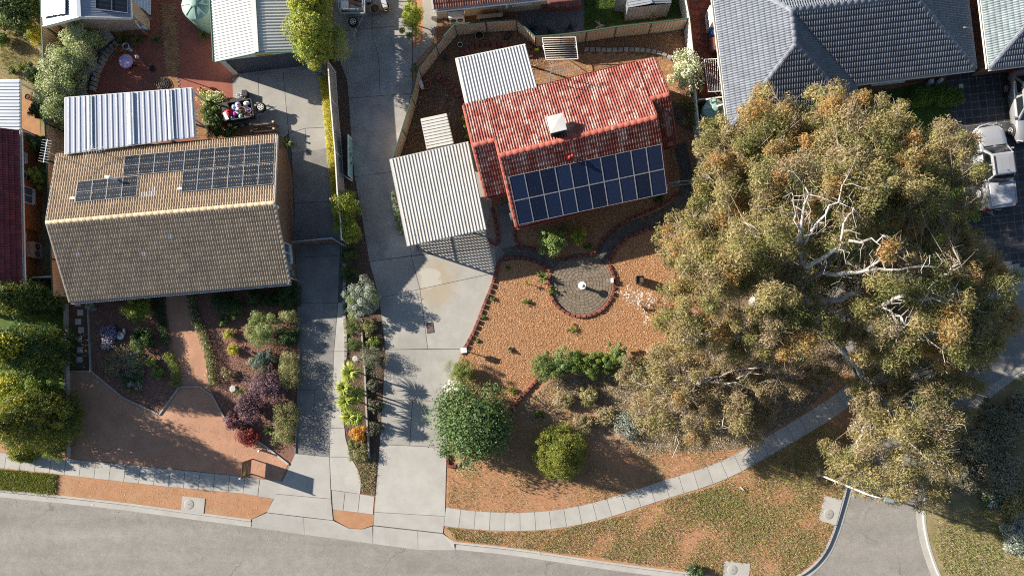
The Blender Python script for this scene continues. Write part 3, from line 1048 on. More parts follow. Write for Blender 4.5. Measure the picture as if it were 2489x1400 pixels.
# ---- strip between the driveways
MID = [(800, 150), (816, 120), (843, 195), (862, 431), (898, 636), (921, 724), (937, 850), (930, 970), (923, 1080), (912, 1204), (878, 1200), (880, 1168), (874, 1140), (854, 1110), (842, 1060), (833, 1000), (840, 890), (840, 760), (830, 592), (832, 470)]
ground('middle_bed', 'soil', MID, -.02, .014, 'dark planted strip between the two driveways')
scatter('mulch_litter', MID, 14000, .07, [(.2, .13, .1), (.12, .09, .075), (.28, .2, .15), (.33, .15, .13)], .016, seed=25, label='bark and leaf litter in the strip between driveways')
t_ = thing('sleeper_wall', 'low grey timber sleeper wall in the strip between driveways', 'wall', P(880, 770))
w_ = [P(880, 775), P(884, 850), P(889, 900), P(893, 1000), P(899, 1112)]
for a, b in zip(w_, w_[1:]):
    MB().beam(a + Vector((0, 0, .15)), b + Vector((0, 0, .15)), .1, .3).build('sleeper', 'timber_grey', t_)
edging([(838, 640), (838, 700), (836, 760), (840, 800), (842, 860), (838, 880)], 'pale rubble edge between left driveway and round bushes', size=.3, w=.22, h=.1, mat='stone_grey')

# ---- courtyard of the tan house
ground('red_courtyard', 'red_concrete', [(222, 215), (250, 165), (300, 110), (330, 60), (330, -60), (518, -60), (566, 190), (570, 300), (500, 330), (470, 360), (250, 330)], -.02, .012, 'red brown concrete courtyard behind the tan house')
br = ground('brick_path', 'joint', [(476, 262), (502, 268), (508, 345), (478, 345)], -.02, .02, 'orange brick path beside the patio roof')
pave(br, [(476, 262), (502, 268), (508, 345), (478, 345)], 0, .24, .12, 'clay_paver', .014, 300)
br2 = ground('brick_band', 'joint', [(390, 10), (425, 8), (440, 250), (405, 255)], -.02, .016, 'orange brick band in the red courtyard')
pave(br2, [(390, 10), (425, 8), (440, 250), (405, 255)], math.radians(4), .24, .12, 'clay_paver', .01, 300)
ground('terrace_soil', 'soil', [(105, 60), (330, 50), (300, 105), (245, 165), (215, 215), (200, 260), (120, 330)], -.02, .02, 'dark soil of the terraced corner')
ground('neighbour_yard', 'yard_dry', [(-900, -300), (104, -300), (128, 720), (-900, 760)], -.02, .01, 'dry yard left of the cream fence')
ground('neighbour_paving', 'clay_paver', [(46, 232), (92, 235), (100, 330), (95, 700), (40, 700)], -.02, .018, 'orange paving beside the maroon house')
ground('corner_lawn', 'lawn', [(-200, 660), (125, 690), (160, 740), (166, 1085), (-200, 1060)], -.02, .012, 'shaded grass beneath the conifers')

# ---- blocks at the top and right
ground('rear_garden', 'grey_gravel', [(1265, -60), (1420, -60), (1420, 75), (1300, 88), (1262, 52)], -.02, .016, 'grey gravel garden behind the tan fence')
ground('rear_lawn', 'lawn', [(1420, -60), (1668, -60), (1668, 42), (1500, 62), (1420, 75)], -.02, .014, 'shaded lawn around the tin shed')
ground('rear_path', 'concrete_worn', [(1024, -60), (1058, -60), (1062, 60), (1050, 110), (1004, 160), (1003, 118), (1024, 105), (1030, 90)], -.02, .02, 'narrow concrete path beside the tan fence')
ground('rear_gravel', 'gravel', [(1058, 20), (1262, 30), (1262, 52), (1108, 62), (1062, 105)], -.02, .012, 'brown gravel under the cream wall')
cz = ground('crazy_paving', 'joint', [(1678, -60), (1745, -60), (1765, 250), (1700, 250)], -.02, .012, 'red crazy paving beside the grey roofed house')
# crazy paving stones: jittered cells cut by bisectors
rr = random.Random(8)
seeds = [(1682 + 16 * i + 5 * rr.random() + .10 * (14 * j), -50 + 15.5 * j + 6 * rr.random()) for j in range(20) for i in range(5)]
for i, a in enumerate(seeds):
    if not (1672 + .09 * a[1] < a[0] < 1748 + .07 * a[1]):
        continue
    cell = [(a[0] - 14, a[1] - 14), (a[0] + 14, a[1] - 14), (a[0] + 14, a[1] + 14), (a[0] - 14, a[1] + 14)]
    for b in seeds:
        if b == a or abs(b[0] - a[0]) > 34 or abs(b[1] - a[1]) > 34:
            continue
        mx, my, dx, dy = (a[0] + b[0]) / 2, (a[1] + b[1]) / 2, b[0] - a[0], b[1] - a[1]
        nw = []
        for k in range(len(cell)):
            p, q = cell[k], cell[(k + 1) % len(cell)]
            sp_, sq_ = (p[0] - mx) * dx + (p[1] - my) * dy, (q[0] - mx) * dx + (q[1] - my) * dy
            if sp_ <= 0:
                nw.append(p)
            if sp_ * sq_ < 0:
                f = sp_ / (sp_ - sq_)
                nw.append((p[0] + (q[0] - p[0]) * f, p[1] + (q[1] - p[1]) * f))
        cell = nw
    if len(cell) > 2:
        MB().prism(inset([xy(*q) for q in cell], .022), 0, .035).build('stone', 'crazy_stone', cz)

DRV = [(2296, 175), (2700, 140), (2700, 620), (2489, 650), (2440, 640), (2360, 600), (2345, 480)]
bd = ground('tiled_driveway', 'tile_grout', DRV, -.02, .014, 'black tiled driveway where the cars stand')
pave(bd, DRV, math.radians(6), .5, .5, 'black_tile', -.004, 300, 'tile', bond=0, gap=.022)
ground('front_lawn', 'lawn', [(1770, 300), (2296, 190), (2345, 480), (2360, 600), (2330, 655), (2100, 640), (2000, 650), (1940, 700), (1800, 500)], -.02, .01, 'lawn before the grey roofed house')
fp4 = ground('footpath', 'joint', [(2410, 655), (2520, 628), (2540, 680), (2420, 702)], -.02, .006, 'footpath piece at the foot of the tiled driveway')
slabs(fp4, [[(2410, 655), (2462, 643), (2476, 690), (2420, 702)], [(2462, 643), (2520, 628), (2540, 680), (2476, 690)]], 'concrete_new', 0, .024)
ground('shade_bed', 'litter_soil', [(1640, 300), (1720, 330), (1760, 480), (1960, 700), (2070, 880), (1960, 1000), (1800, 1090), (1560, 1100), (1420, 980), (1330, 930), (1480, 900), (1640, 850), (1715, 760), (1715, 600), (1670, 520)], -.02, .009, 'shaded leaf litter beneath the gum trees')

# ---- grass and litter
G = [(.24, .29, .07), (.18, .25, .05), (.31, .33, .11), (.40, .37, .19), (.15, .20, .045)]
DRY = [(.48, .40, .26), (.40, .33, .20), (.29, .28, .13), (.52, .45, .32), (.25, .25, .11)]
PITS = [[xy(*q) for q in ((1761, 1362), (1823, 1369), (1820, 1410), (1757, 1402))], [xy(*q) for q in ((2005, 1203), (2047, 1215), (2032, 1277), (1990, 1263))]]
V1 = [(1085, 1140), (1130, 1120), (1240, 1010), (1330, 930), (1500, 910), (1700, 1040), (1850, 1060), (1800, 1105), (1600, 1172), (1490, 1210), (1350, 1238), (1250, 1246), (1086, 1232)]
V2 = [(1083, 1280), (1200, 1292), (1350, 1287), (1500, 1254), (1610, 1216), (1730, 1182), (1900, 1090), (2040, 1010), (2075, 1060), (2050, 1190), (2036, 1240), (2022, 1290), (2000, 1338), (1935, 1396), (1830, 1405), (1560, 1370), (1400, 1348), (1105, 1310)]
scatter('grass', V1, 55000, .08, DRY + G[:1], .0, 'leaf', thresh=-.1, nscale=.7, upright=.012, seed=31, label='thin dry grass on the orange earth by the golden conifer')
scatter('grass', V2, 190000, .075, G + DRY + DRY[:3], .0, 'leaf', holes=PITS, thresh=-.2, nscale=1.1, upright=.014, seed=32, label='patchy green and dry grass on the corner verge')
scatter('grass', V2, 80000, .10, G[:3], .0, 'leaf', holes=PITS, thresh=.4, nscale=.55, upright=.016, seed=36, label='lusher green tufts on the corner verge')
scatter('leaf_litter', [(1330, 930), (1500, 910), (1640, 860), (1960, 700), (2070, 900), (1960, 1000), (1800, 1090), (1560, 1110), (1240, 1015)], 40000, .10, [(.40, .33, .25), (.28, .22, .155), (.2, .15, .1), (.46, .40, .33)], .012, seed=33, label='dry leaf litter beneath the gum trees')
scatter('grass', [(-60, 1134), (138, 1153), (135, 1200), (0, 1188), (-60, 1183)], 14000, .13, [(.20, .26, .04), (.15, .22, .03), (.27, .29, .08), (.34, .30, .14)], .0, 'leaf', upright=.014, seed=34, label='bright green grass patch on the verge before the conifers')
scatter('grass', [(2255, 1250), (2290, 1170), (2350, 1080), (2489, 980), (2600, 1400), (2300, 1400), (2270, 1330)], 34000, .13, DRY + G, .0, 'leaf', thresh=-.3, upright=.014, seed=35, label='dry grass on the verge across the side street')
scatter('grass', [(860, 1110), (915, 1100), (910, 1200), (880, 1190)], 2500, .1, DRY, .01, 'leaf', upright=.012, seed=37, label='dry weeds at the lower end of the middle strip')
scatter('grass', [(0, -20), (60, -20), (100, 60), (100, 230), (0, 190)], 9000, .12, DRY + G, .01, 'leaf', thresh=-.1, upright=.012, seed=38, label='dry grass in the neighbour yard')
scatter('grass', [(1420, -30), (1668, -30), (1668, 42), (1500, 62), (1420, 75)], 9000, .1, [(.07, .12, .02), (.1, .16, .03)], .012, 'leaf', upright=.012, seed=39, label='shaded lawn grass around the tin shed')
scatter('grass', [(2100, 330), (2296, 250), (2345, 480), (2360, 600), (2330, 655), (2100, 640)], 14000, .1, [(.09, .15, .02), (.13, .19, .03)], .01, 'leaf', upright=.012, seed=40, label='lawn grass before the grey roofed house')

scatter('pebbles', [(150, 1160), (640, 1212), (615, 1255), (440, 1236), (250, 1210), (140, 1200)], 2600, .05, [(.5, .38, .26), (.3, .16, .09), (.24, .2, .14), (.56, .46, .36)], .0, seed=41, label='loose stones and dry flecks on the orange verge before the tan house')
scatter('pebbles', [(170, 905), (436, 940), (508, 940), (700, 1128), (640, 1162), (169, 1112)], 4200, .05, [(.46, .32, .23), (.24, .14, .1), (.52, .42, .34), (.3, .2, .15)], .018, seed=42, label='small stones scattered on the sand path')
scatter('road_grit', [(-40, 1206), (440, 1258), (900, 1322), (1110, 1342), (1560, 1398), (1560, 1420), (900, 1345), (-40, 1225)], 3000, .05, [(.2, .16, .11), (.12, .1, .08), (.36, .32, .27), (.3, .2, .12)], -.128, seed=43, label='grit and leaf litter along the gutter')
scatter('leaf_litter', V2, 5000, .07, [(.42, .33, .24), (.3, .2, .13), (.5, .42, .34), (.2, .16, .11)], .004, seed=44, holes=PITS, label='fallen gum leaves and bark on the corner verge')
scatter('leaf_litter', FRONT, 1500, .09, [(.2, .13, .08), (.36, .27, .2), (.6, .52, .44), (.15, .13, .06)], .045, thresh=.1, seed=45, label='fallen leaves on the orange bark mulch')
# ================================================================ roofs
def tile_mesh(mat, w=.30, ln=.325, rolls=2, hgt=.07, lip=.055):
    fx = [0, .22, .36, .5, .64, .78]
    fz = [0, .12, .8, 1, .8, .12]
    xs_, zs_ = [], []
    for r in range(rolls):
        for a, z in zip(fx, fz):
            xs_.append((r + a) * w / rolls)
            zs_.append(z * hgt)
    xs_.append(w)
    zs_.append(0)
    return xs_, zs_, ln, lip


def tile_geo(xs_, zs_, ln, lip):
    n = len(xs_)
    v = [(x, 0, z + lip) for x, z in zip(xs_, zs_)] + [(x, ln, z) for x, z in zip(xs_, zs_)] + [(x, .004, z + lip - .06) for x, z in zip(xs_, zs_)]
    f = [(i, i + 1, n + i + 1, n + i) for i in range(n - 1)] + [(2 * n + i, 2 * n + i + 1, i + 1, i) for i in range(n - 1)]
    return v, f


TILE_ME = {}


def tiled(roof, poly, mat, quota, rolls=2, w=.30, ex=.30, off=0.0, odd=None):
    """poly: world points, the first two are the eave; lays tiles over the slope. odd: {(row, col): material}"""
    p = [Vector(q) for q in poly]
    u = (p[1] - p[0]).normalized()
    nr = u.cross(p[-1] - p[0]).normalized()
    if nr.z < 0:
        p = [p[1], p[0]] + p[:1:-1]
        u = (p[1] - p[0]).normalized()
        nr = u.cross(p[-1] - p[0]).normalized()
    v = nr.cross(u)
    o = p[0] + nr * .03
    q2 = [((q - p[0]).dot(u), (q - p[0]).dot(v)) for q in p]
    vmax = max(q[1] for q in q2)

    def span(vv):
        vv = min(max(vv, 1e-4), vmax - 1e-4)
        c = []
        for a, b in zip(q2, q2[1:] + q2[:1]):
            if (a[1] - vv) * (b[1] - vv) <= 0 and a[1] != b[1]:
                f = (vv - a[1]) / (b[1] - a[1])
                c.append(a[0] + (b[0] - a[0]) * f)
        return (min(c), max(c)) if c else (0, 0)

    key = (mat, rolls, w, ex)
    if key not in TILE_ME:
        g = tile_mesh(mat, w, ex * 1.08, rolls)
        vv, ff = tile_geo(*g)
        mb = MB()
        mb.raw(vv, ff, 0, True)
        TILE_ME[key] = (mb.mesh('tile', mat), vv, ff)
    me, gv, gf = TILE_ME[key]
    R = Matrix(((u.x, v.x, nr.x, 0), (u.y, v.y, nr.y, 0), (u.z, v.z, nr.z, 0), (0, 0, 0, 1)))
    VV, FF, RV = [], [], []
    rg = random.Random(3)
    full, cut = [], []
    rows = int(math.ceil(vmax / ex - .15))
    umin, umax = min(q[0] for q in q2), max(q[0] for q in q2)
    c0 = int(math.floor((umin - off) / w))
    for r in range(rows):
        for c in range(c0, int((umax - off) / w) + 1):
            x0, y0 = off + c * w, r * ex
            s0, s1 = span(y0), span(min(y0 + ex, vmax))
            lo, hi = max(s0[0], s1[0]), min(s0[1], s1[1])
            if x0 + w < min(s0[0], s1[0]) + .03 or x0 > max(s0[1], s1[1]) - .03:
                continue
            ok = x0 >= lo - .02 and x0 + w <= hi + .02 and y0 + ex * 1.08 <= vmax + .05
            (full if ok else cut).append((r, c, x0, y0))
    rg.shuffle(full)
    full.sort(key=lambda t: 0 if odd and (t[0], t[1]) in odd else 1)
    for i, (r, c, x0, y0) in enumerate(full):
        w4 = Matrix.Translation(o + u * x0 + v * y0) @ R @ Matrix.Rotation(rg.uniform(-.008, .008), 4, 'X')
        if i < quota:
            if odd and (r, c) in odd:
                k2 = (odd[(r, c)], rolls, w, ex)
                if k2 not in TILE_ME:
                    mb = MB()
                    mb.raw(gv, gf, 0, True)
                    TILE_ME[k2] = (mb.mesh('tile', odd[(r, c)]), gv, gf)
                part('tile', TILE_ME[k2][0], roof, w4)
            else:
                part('tile', me, roof, w4)
        else:
            cut.append((r, c, x0, y0))
    if cut:
        for r, c, x0, y0 in cut:
            b0 = len(VV)
            tl = rg.uniform(-.004, .006)
            for a in gv:
                yy = min(y0 + a[1], vmax)
                s = span(yy)
                xx = min(max(x0 + a[0], s[0]), s[1])
                VV.append(tuple(o + u * xx + v * yy + nr * (a[2] + tl)))
            FF += [tuple(b0 + k for k in f) for f in gf]
            RV += [rg.random()] * len(gf)
        m_ = bpy.data.meshes.new('tile_field')
        m_.from_pydata(VV, [], FF)
        m_.materials.append(MATS[mat])
        m_.polygons.foreach_set('use_smooth', [True] * len(FF))
        a = m_.attributes.new('rnd', 'FLOAT', 'FACE')
        a.data.foreach_set('value', np.array(RV, np.float32))
        ob = part('tile_field', m_, roof)
        ob['kind'] = 'stuff'


def caps(roof, a, b, mat, r=.13, ln=.40, lift=.05, name='ridge_tile'):
    a, b = Vector(a) + Vector((0, 0, lift)), Vector(b) + Vector((0, 0, lift))
    d = (b - a)
    n = max(1, round(d.length / ln))
    step = d.length / n
    d.normalize()
    x = d.cross(Vector((0, 0, 1))).normalized()
    z = x.cross(d)
    R = Matrix(((x.x, d.x, z.x, 0), (x.y, d.y, z.y, 0), (x.z, d.z, z.z, 0), (0, 0, 0, 1)))
    mb = MB()
    k = 6
    for rr_, y in ((r * 1.01, -.01), (r * .99, step - .012)):
        for i in range(k + 1):
            t_ = math.pi * i / k
            mb.v.append((rr_ * math.cos(t_) * 1.15, y, rr_ * math.sin(t_) * .75 - .02))
    mb.f += [(i, i + 1, k + 2 + i, k + 1 + i) for i in range(k)] + [tuple(range(k, -1, -1))]
    mb.m += [0] * (k + 1)
    mb.sm += [True] * k + [False]
    me = mb.mesh(name, mat)
    for i in range(n):
        part(name, me, roof, Matrix.Translation(a + d * step * i) @ R)


def roof_deck(t_, polys, mat, name='roof'):
    """solid boards under the tiles; every slope a slab"""
    mb = MB()
    for pl in polys:
        pl = [Vector(q) for q in pl]
        dn = Vector((0, 0, -.14))
        mb.face(pl)
        mb.face([q + dn for q in pl[::-1]])
        for a, b in zip(pl, pl[1:] + pl[:1]):
            mb.face([a, a + dn, b + dn, b])
    return mb.build(name, mat, t_)


def gutter(t_, a, b, mat, w=.12, out=None):
    a, b = Vector(a), Vector(b)
    d = (b - a).normalized()
    o = Vector((d.y, -d.x, 0)) if out is None else out
    mb = MB()
    c = o * (w / 2 + .01)
    dn = Vector((0, 0, -.09))
    mb.beam(a + c + dn, b + c + dn, w, .02)
    mb.beam(a + c * 1.9 + dn * .5, b + c * 1.9 + dn * .5, .018, .11)
    mb.beam(a + c * .15 + dn * .6, b + c * .15 + dn * .6, .015, .13)
    return mb.build('gutter', mat, t_)


class Frame:
    """plan of a building: u along the ridge, n towards the street, in photograph-pixel units of ground"""

    def __init__(s, ang):
        s.a = math.radians(ang)

    def __call__(s, u, n, z=0.0):
        c, q = math.cos(s.a), math.sin(s.a)
        return Vector(((u * c + n * q) * S, (u * q - n * c) * S, z))


def walls(t_, F, u0, u1, n0, n1, z1, mat, gable=None, name='wall'):
    """box of walls; gable=(n, z) adds pointed ends"""
    mb = MB()
    c = [F(u0, n1), F(u1, n1), F(u1, n0), F(u0, n0)]
    up = Vector((0, 0, z1))
    for i, (a, b) in enumerate(zip(c, c[1:] + c[:1])):
        if gable and i in (1, 3):
            uu = u1 if i == 1 else u0
            mb.face([a, b, b + up, F(uu, gable[0], gable[1]), a + up])
        else:
            mb.face([a, b, b + up, a + up])
    return mb.build(name, mat, t_)


def window(t_, a, b, z0, z1, out, mull=1, frame_mat='white_paint', sill=True):
    """window on the wall from ground points a to b; out = outward normal"""
    a, b = Vector(a), Vector(b)
    a.z = b.z = 0
    o = out.normalized()
    d = (b - a).normalized()
    fr = MB()
    zc = Vector((0, 0, 1))
    e = o * .03
    for p, q in ((a + zc * z0, b + zc * z0), (a + zc * z1, b + zc * z1)):
        fr.beam(p + e - d * .03, q + e + d * .03, .08, .06)
    for k in range(mull + 2):
        p = a.lerp(b, k / (mull + 1))
        fr.beam(p + zc * (z0 + .03) + e, p + zc * (z1 - .03) + e, .05, .07, up=o)
    f = fr.build('window', frame_mat, t_)
    g = MB()
    g.face([a + zc * z0 + o * .012, b + zc * z0 + o * .012, b + zc * z1 + o * .012, a + zc * z1 + o * .012])
    g.build('pane', 'window_glass', f)
    if sill:
        s_ = MB().beam(a + zc * (z0 - .06) + o * .06, b + zc * (z0 - .06) + o * .06, .16, .05)
        s_.build('sill', frame_mat, f)


# ---------------------------------------------------------------- tan tiled house
F = Frame(4.98)
UC, HL, NB, NR_, NF = -822, 256, -575, -406, -233
tan = thing('tan_house', 'brown brick house with tan tiled gable roof and solar panels', 'house', F(UC, NR_))
EZ, RZ = 2.2, 3.7
bl, b_r, rl, r_r, fl, f_r = F(UC - HL, NB, EZ), F(UC + HL, NB, EZ), F(UC - HL, NR_, RZ), F(UC + HL, NR_, RZ), F(UC - HL, NF, EZ), F(UC + HL, NF, EZ)
walls(tan, F, UC - HL + 10, UC + HL - 12, NB + 18, NF - 18, EZ - .1, 'brick_brown', (NR_, RZ - .14))
rf = roof_deck(tan, [[bl, b_r, r_r, rl], [fl, f_r, r_r, rl]], 'timber')
tiled(rf, [fl, f_r, r_r, rl], 'tile_tan', 220, odd={(9, 4): 'tile_white_and_glint', (8, 17): 'tile_white_and_glint', (11, 23): 'tile_white_and_glint'})
tiled(rf, [bl, b_r, r_r, rl], 'tile_tan', 80, odd={(11, 26): 'tile_white_and_glint', (11, 25): 'tile_white_and_glint', (11, 24): 'tile_white_and_glint', (10, 24): 'tile_white_and_glint'})  # white cluster here is a light reflection painted as tile colour
caps(rf, rl, r_r, 'cap_tan', .12)
for a, b in ((bl, rl), (rl, fl), (b_r, r_r), (r_r, f_r)):
    MB().beam(a + Vector((0, 0, .02)), b + Vector((0, 0, .02)), .07, .2).build('barge_board', 'timber_grey', tan)
gutter(tan, fl, f_r, 'zinc')
gutter(tan, b_r, bl, 'timber')
east = F(1, 0) - F(0, 0)
for n0, n1, z0, z1 in ((-330, -285, 1.0, 2.0),):
    window(tan, F(UC + HL - 12, n0), F(UC + HL - 12, n1), z0, z1, east)
MB().tube([F(UC + HL - 4, NF + 2, 2.3), F(UC + HL - 6, NF - 14, 2.0), F(UC + HL - 9, NF - 15, .1)], .045, 8).build('downpipe', 'white_paint', tan)
for k, (n_, z_, sz) in enumerate(((-275, 1.6, (.16, .45, .5)), (-262, 1.1, (.14, .3, .35)))):
    MB().box(F(UC + HL - 9, n_, z_), sz, F.a).build('meter_box', 'zinc', tan)
MB().lathe(F(UC + HL - 2, NR_ + 6, 3.3), [(.05, -.1), (.13, -.05), (.13, .05), (.05, .1)], 12).build('flood_light', 'white_paint', tan)


# solar panels
def panel_meshes(w, h, nx, ny, cell, half=False):
    fr = MB()
    t = .018 if half else .022
    for x, y, a, b in ((w / 2, t / 2, w, t), (w / 2, h - t / 2, w, t), (t / 2, h / 2, t, h - 2 * t), (w - t / 2, h / 2, t, h - 2 * t)):
        fr.box((x, y, .02), (a, b, .045))
    if half:
        fr.box((w / 2, h / 2, .026), (w - 2 * t, .02, .012))
    fm = fr.mesh('frame', 'frame_silver')
    c = MB()
    c.box((w / 2, h / 2, .012), (w - 2 * t + .004, h - 2 * t + .004, .02), mi=1)
    iw, ih = (w - 2 * t) / nx, (h - 2 * t) / ny
    g = .0065
    for i in range(nx):
        for j in range(ny):
            x, y = t + i * iw, t + j * ih
            c.face([(x + g, y + g, .0255), (x + iw - g, y + g, .0255), (x + iw - g, y + ih - g, .0255), (x + g, y + ih - g, .0255)], 0)
    return fm, c.mesh('cell_sheet', [cell, 'cell_line'])


def solar(label, poly, cols, rows, meshes, w, h, lift=.12, skip=(), group='solar panel arrays on the roofs'):
    """poly: three corners on the roof plane: upslope-left, upslope-right, downslope-left (world)"""
    tl, tr, bl_ = [Vector(q) for q in poly]
    u = (tr - tl).normalized()
    dn = (bl_ - tl)
    nr = u.cross(-dn).normalized()
    if nr.z < 0:
        nr = -nr
    dn = (dn - u * dn.dot(u)).normalized()
    pw = (tr - tl).length / cols
    ph = ((bl_ - tl) - u * (bl_ - tl).dot(u)).length / rows
    t_ = thing('solar_array', label, 'solar panels', bl_, group)
    y = -dn
    x = u if u.cross(y).dot(nr) > 0 else -u
    for c in range(cols):
        for r in range(rows):
            o = tl + u * (pw * c) + dn * (ph * (r + 1)) + nr * lift
            if x.dot(u) < 0:
                o = o + u * pw
            m4 = Matrix(((x.x, y.x, nr.x, o.x), (x.y, y.y, nr.y, o.y), (x.z, y.z, nr.z, o.z), (0, 0, 0, 1))) @ Matrix.Diagonal((pw / w * .992, ph / h * .992, 1, 1))
            f = part('solar_panel', meshes[0], t_, m4)
            g = bpy.data.objects.new('cell_sheet', meshes[1])
            COL.objects.link(g)
            g.parent = f
    mb = MB()
    for r in range(rows * 2):
        a = tl + dn * (ph * (r + .5) / 2) + nr * (lift - .05)
        mb.beam(a, a + u * (pw * cols), .04, .06, up=nr)
        for c in range(cols + 1):
            mb.beam(a + u * (pw * c) - nr * .08, a + u * (pw * c), .03, .03)
    mb.build('mounting_rail', 'frame_silver', t_)
    return t_


hc = panel_meshes(1.0, 1.66, 6, 20, 'cell_black', True)
nb = (bl - rl).cross(r_r - rl).normalized()
OP = lambda x, y: on_plane(x, y, rl, nb)
solar('long black solar array along the back of the tan roof', [OP(308, 383), OP(671, 350), OP(303, 431)], 10, 1, hc, 1.0, 1.66)
solar('shorter black solar array below the long one on the tan roof', [OP(448.5, 419.5), OP(668.5, 400.5), OP(445, 470)], 6, 1, hc, 1.0, 1.66)
solar('small four panel black solar array at the left of the tan roof', [OP(193, 445), OP(340, 430.5), OP(186, 495.5)], 4, 1, hc, 1.0, 1.66)
for x, y, lab in ((180, 483, 'white cable box beside the four panel solar array'), (440, 460, 'white cable box beside the shorter black solar array')):
    t_ = thing('cable_box', lab, 'box', OP(x, y))
    MB().box(OP(x, y) + Vector((0, 0, .12)), (.3, .14, .12), F.a).build('case', 'white_plastic', t_)
    MB().box(OP(x + 6, y) + Vector((0, 0, .1)), (.25, .06, .06), F.a).build('conduit', 'white_plastic', t_)


def antenna(label, p, h, rz, kind=0):
    t_ = thing('television_antenna', label, 'antenna', p, 'television antennas on the roofs')
    MB().tube([p - Vector((0, 0, .1)), p + Vector((0, 0, h))], .022, 6).build('mast', 'zinc', t_)
    R = Matrix.Rotation(rz, 4, 'Z')
    top = p + Vector((0, 0, h))
    MB().beam(top - R @ Vector((.7, 0, 0)), top + R @ Vector((.7, 0, 0)), .03, .03).build('boom', 'zinc', t_)
    for k in range(9):
        c = top + R @ Vector((-.65 + .16 * k, 0, .02))
        L = .42 - .025 * k if kind == 0 else .3
        MB().beam(c - R @ Vector((0, L, 0)), c + R @ Vector((0, L, 0)), .012, .012).build('element', 'zinc', t_)
    return t_


antenna('tall ribbed television antenna at the left gable of the tan roof', P(152, 385, 2.4), 1.5, math.radians(80), 1)
antenna('small television antenna over the blue patio roof', P(248, 372, 2.4), .8, math.radians(10))
t_ = thing('roof_vent', 'bent white vent pipe on the tan roof by the four panel array', 'vent', OP(285, 436))
b0 = OP(288, 440)
MB().tube([b0 - Vector((0, 0, .1)), b0 + Vector((0, 0, .5))], .06, 10).build('pipe', 'white_plastic', t_)
MB().tube([b0 + Vector((0, 0, .5)), b0 + Vector((-.15, .05, .62)), b0 + Vector((-.4, .1, .62))], .085, 10).build('cowl', 'white_plastic', t_)


def sheet(p00, p10, p11, p01, pitch, hgt, thick=.0, rib=.38, mode='trap'):
    """ribbed metal sheet; ribs run from p00 to p01"""
    p00, p10, p11, p01 = [Vector(q) for q in (p00, p10, p11, p01)]
    W = ((p10 - p00).length + (p11 - p01).length) / 2
    n = max(2, int(round(W / pitch)))
    prof = []
    for i in range(n):
        if mode == 'trap':
            prof += [(i, 0), (i + 1 - rib, 0), (i + 1 - rib * .75, hgt), (i + 1 - rib * .25, hgt)]
        elif mode == 'pan':
            prof += [(i, 0), (i + .82, 0), (i + .84, hgt), (i + .97, hgt), (i + .99, 0)]
        else:
            prof += [(i + k / 6, hgt * .5 * (1 + math.sin(2 * math.pi * k / 6))) for k in range(6)]
    prof.append((n, 0))
    nr = (p10 - p00).cross(p01 - p00).normalized()
    if nr.z < 0:
        nr = -nr
    mb = MB()
    a = [p00.lerp(p10, x / n) + nr * z for x, z in prof]
    b = [p01.lerp(p11, x / n) + nr * z for x, z in prof]
    k = len(prof)
    mb.raw(a + b, [(i, i + 1, k + i + 1, k + i) for i in range(k - 1)], 0, False)
    return mb


def flat_roof(name, label, cat, corners, z, pitch, mat, hgt=.035, mode='trap', fascia='white_paint', posts=(), post_w=.1, post_mat=None, sag=0.0, fas=.14, group=None):
    """corners px: p00, p10, p11, p01 (ribs run p00->p01)"""
    zz = z if isinstance(z, (list, tuple)) else [z] * 4
    c = [P(x, y, q) for (x, y), q in zip(corners, zz)]
    base = sum((Vector((q.x, q.y, 0)) for q in c), Vector()) / 4
    t_ = thing(name, label, cat, base, group)
    sheet(*c, pitch, hgt, mode=mode).build('roof_sheet', mat, t_)
    for i, (a, b) in enumerate(zip(c, c[1:] + c[:1])):
        dn = Vector((0, 0, -fas / 2 - .01))
        MB().beam(a + dn, b + dn, .06, fas).build('fascia', fascia, t_)
    for k in range(1, 4):
        a, b = c[0].lerp(c[3], k / 4), c[1].lerp(c[2], k / 4)
        MB().beam(a + Vector((0, 0, -.1)), b + Vector((0, 0, -.1)), .06, .12).build('purlin', 'timber_grey', t_)
    for fu, fv in posts:
        p = c[0].lerp(c[1], fu).lerp(c[3].lerp(c[2], fu), fv)
        MB().beam(Vector((p.x, p.y, 0)), p - Vector((0, 0, .12)), post_w, post_w).build('post', post_mat or fascia, t_)
    return t_, c


flat_roof('patio_roof', 'blue grey ribbed metal patio roof behind the tan house', 'patio roof', [(157, 238), (467, 214), (474, 332), (157, 374)], [2.75, 2.75, 2.55, 2.55],  .33, 'sheet_blue', .03, 'trap', posts=((.01, .03), (.5, .03), (.985, .03), (.985, .6)), fas=.12)
# translucent sheets let into the blue patio roof
c_ = [P(x, y, q) for (x, y), q in zip([(157, 238), (467, 214), (474, 332), (157, 374)], [2.75, 2.75, 2.55, 2.55])]
pr = [o for o in bpy.data.objects if o.name.startswith('patio_roof')][0]
for f0 in (.175, .495, .80):
    a0, a1 = c_[0].lerp(c_[1], f0), c_[0].lerp(c_[1], f0 + .045)
    b0, b1 = c_[3].lerp(c_[2], f0), c_[3].lerp(c_[2], f0 + .045)
    up = Vector((0, 0, .045))
    sheet(a0 + up, a1 + up, b1 + up, b0 + up, .33, .05, mode='trap').build('clear_sheet', 'sheet_clear', pr)

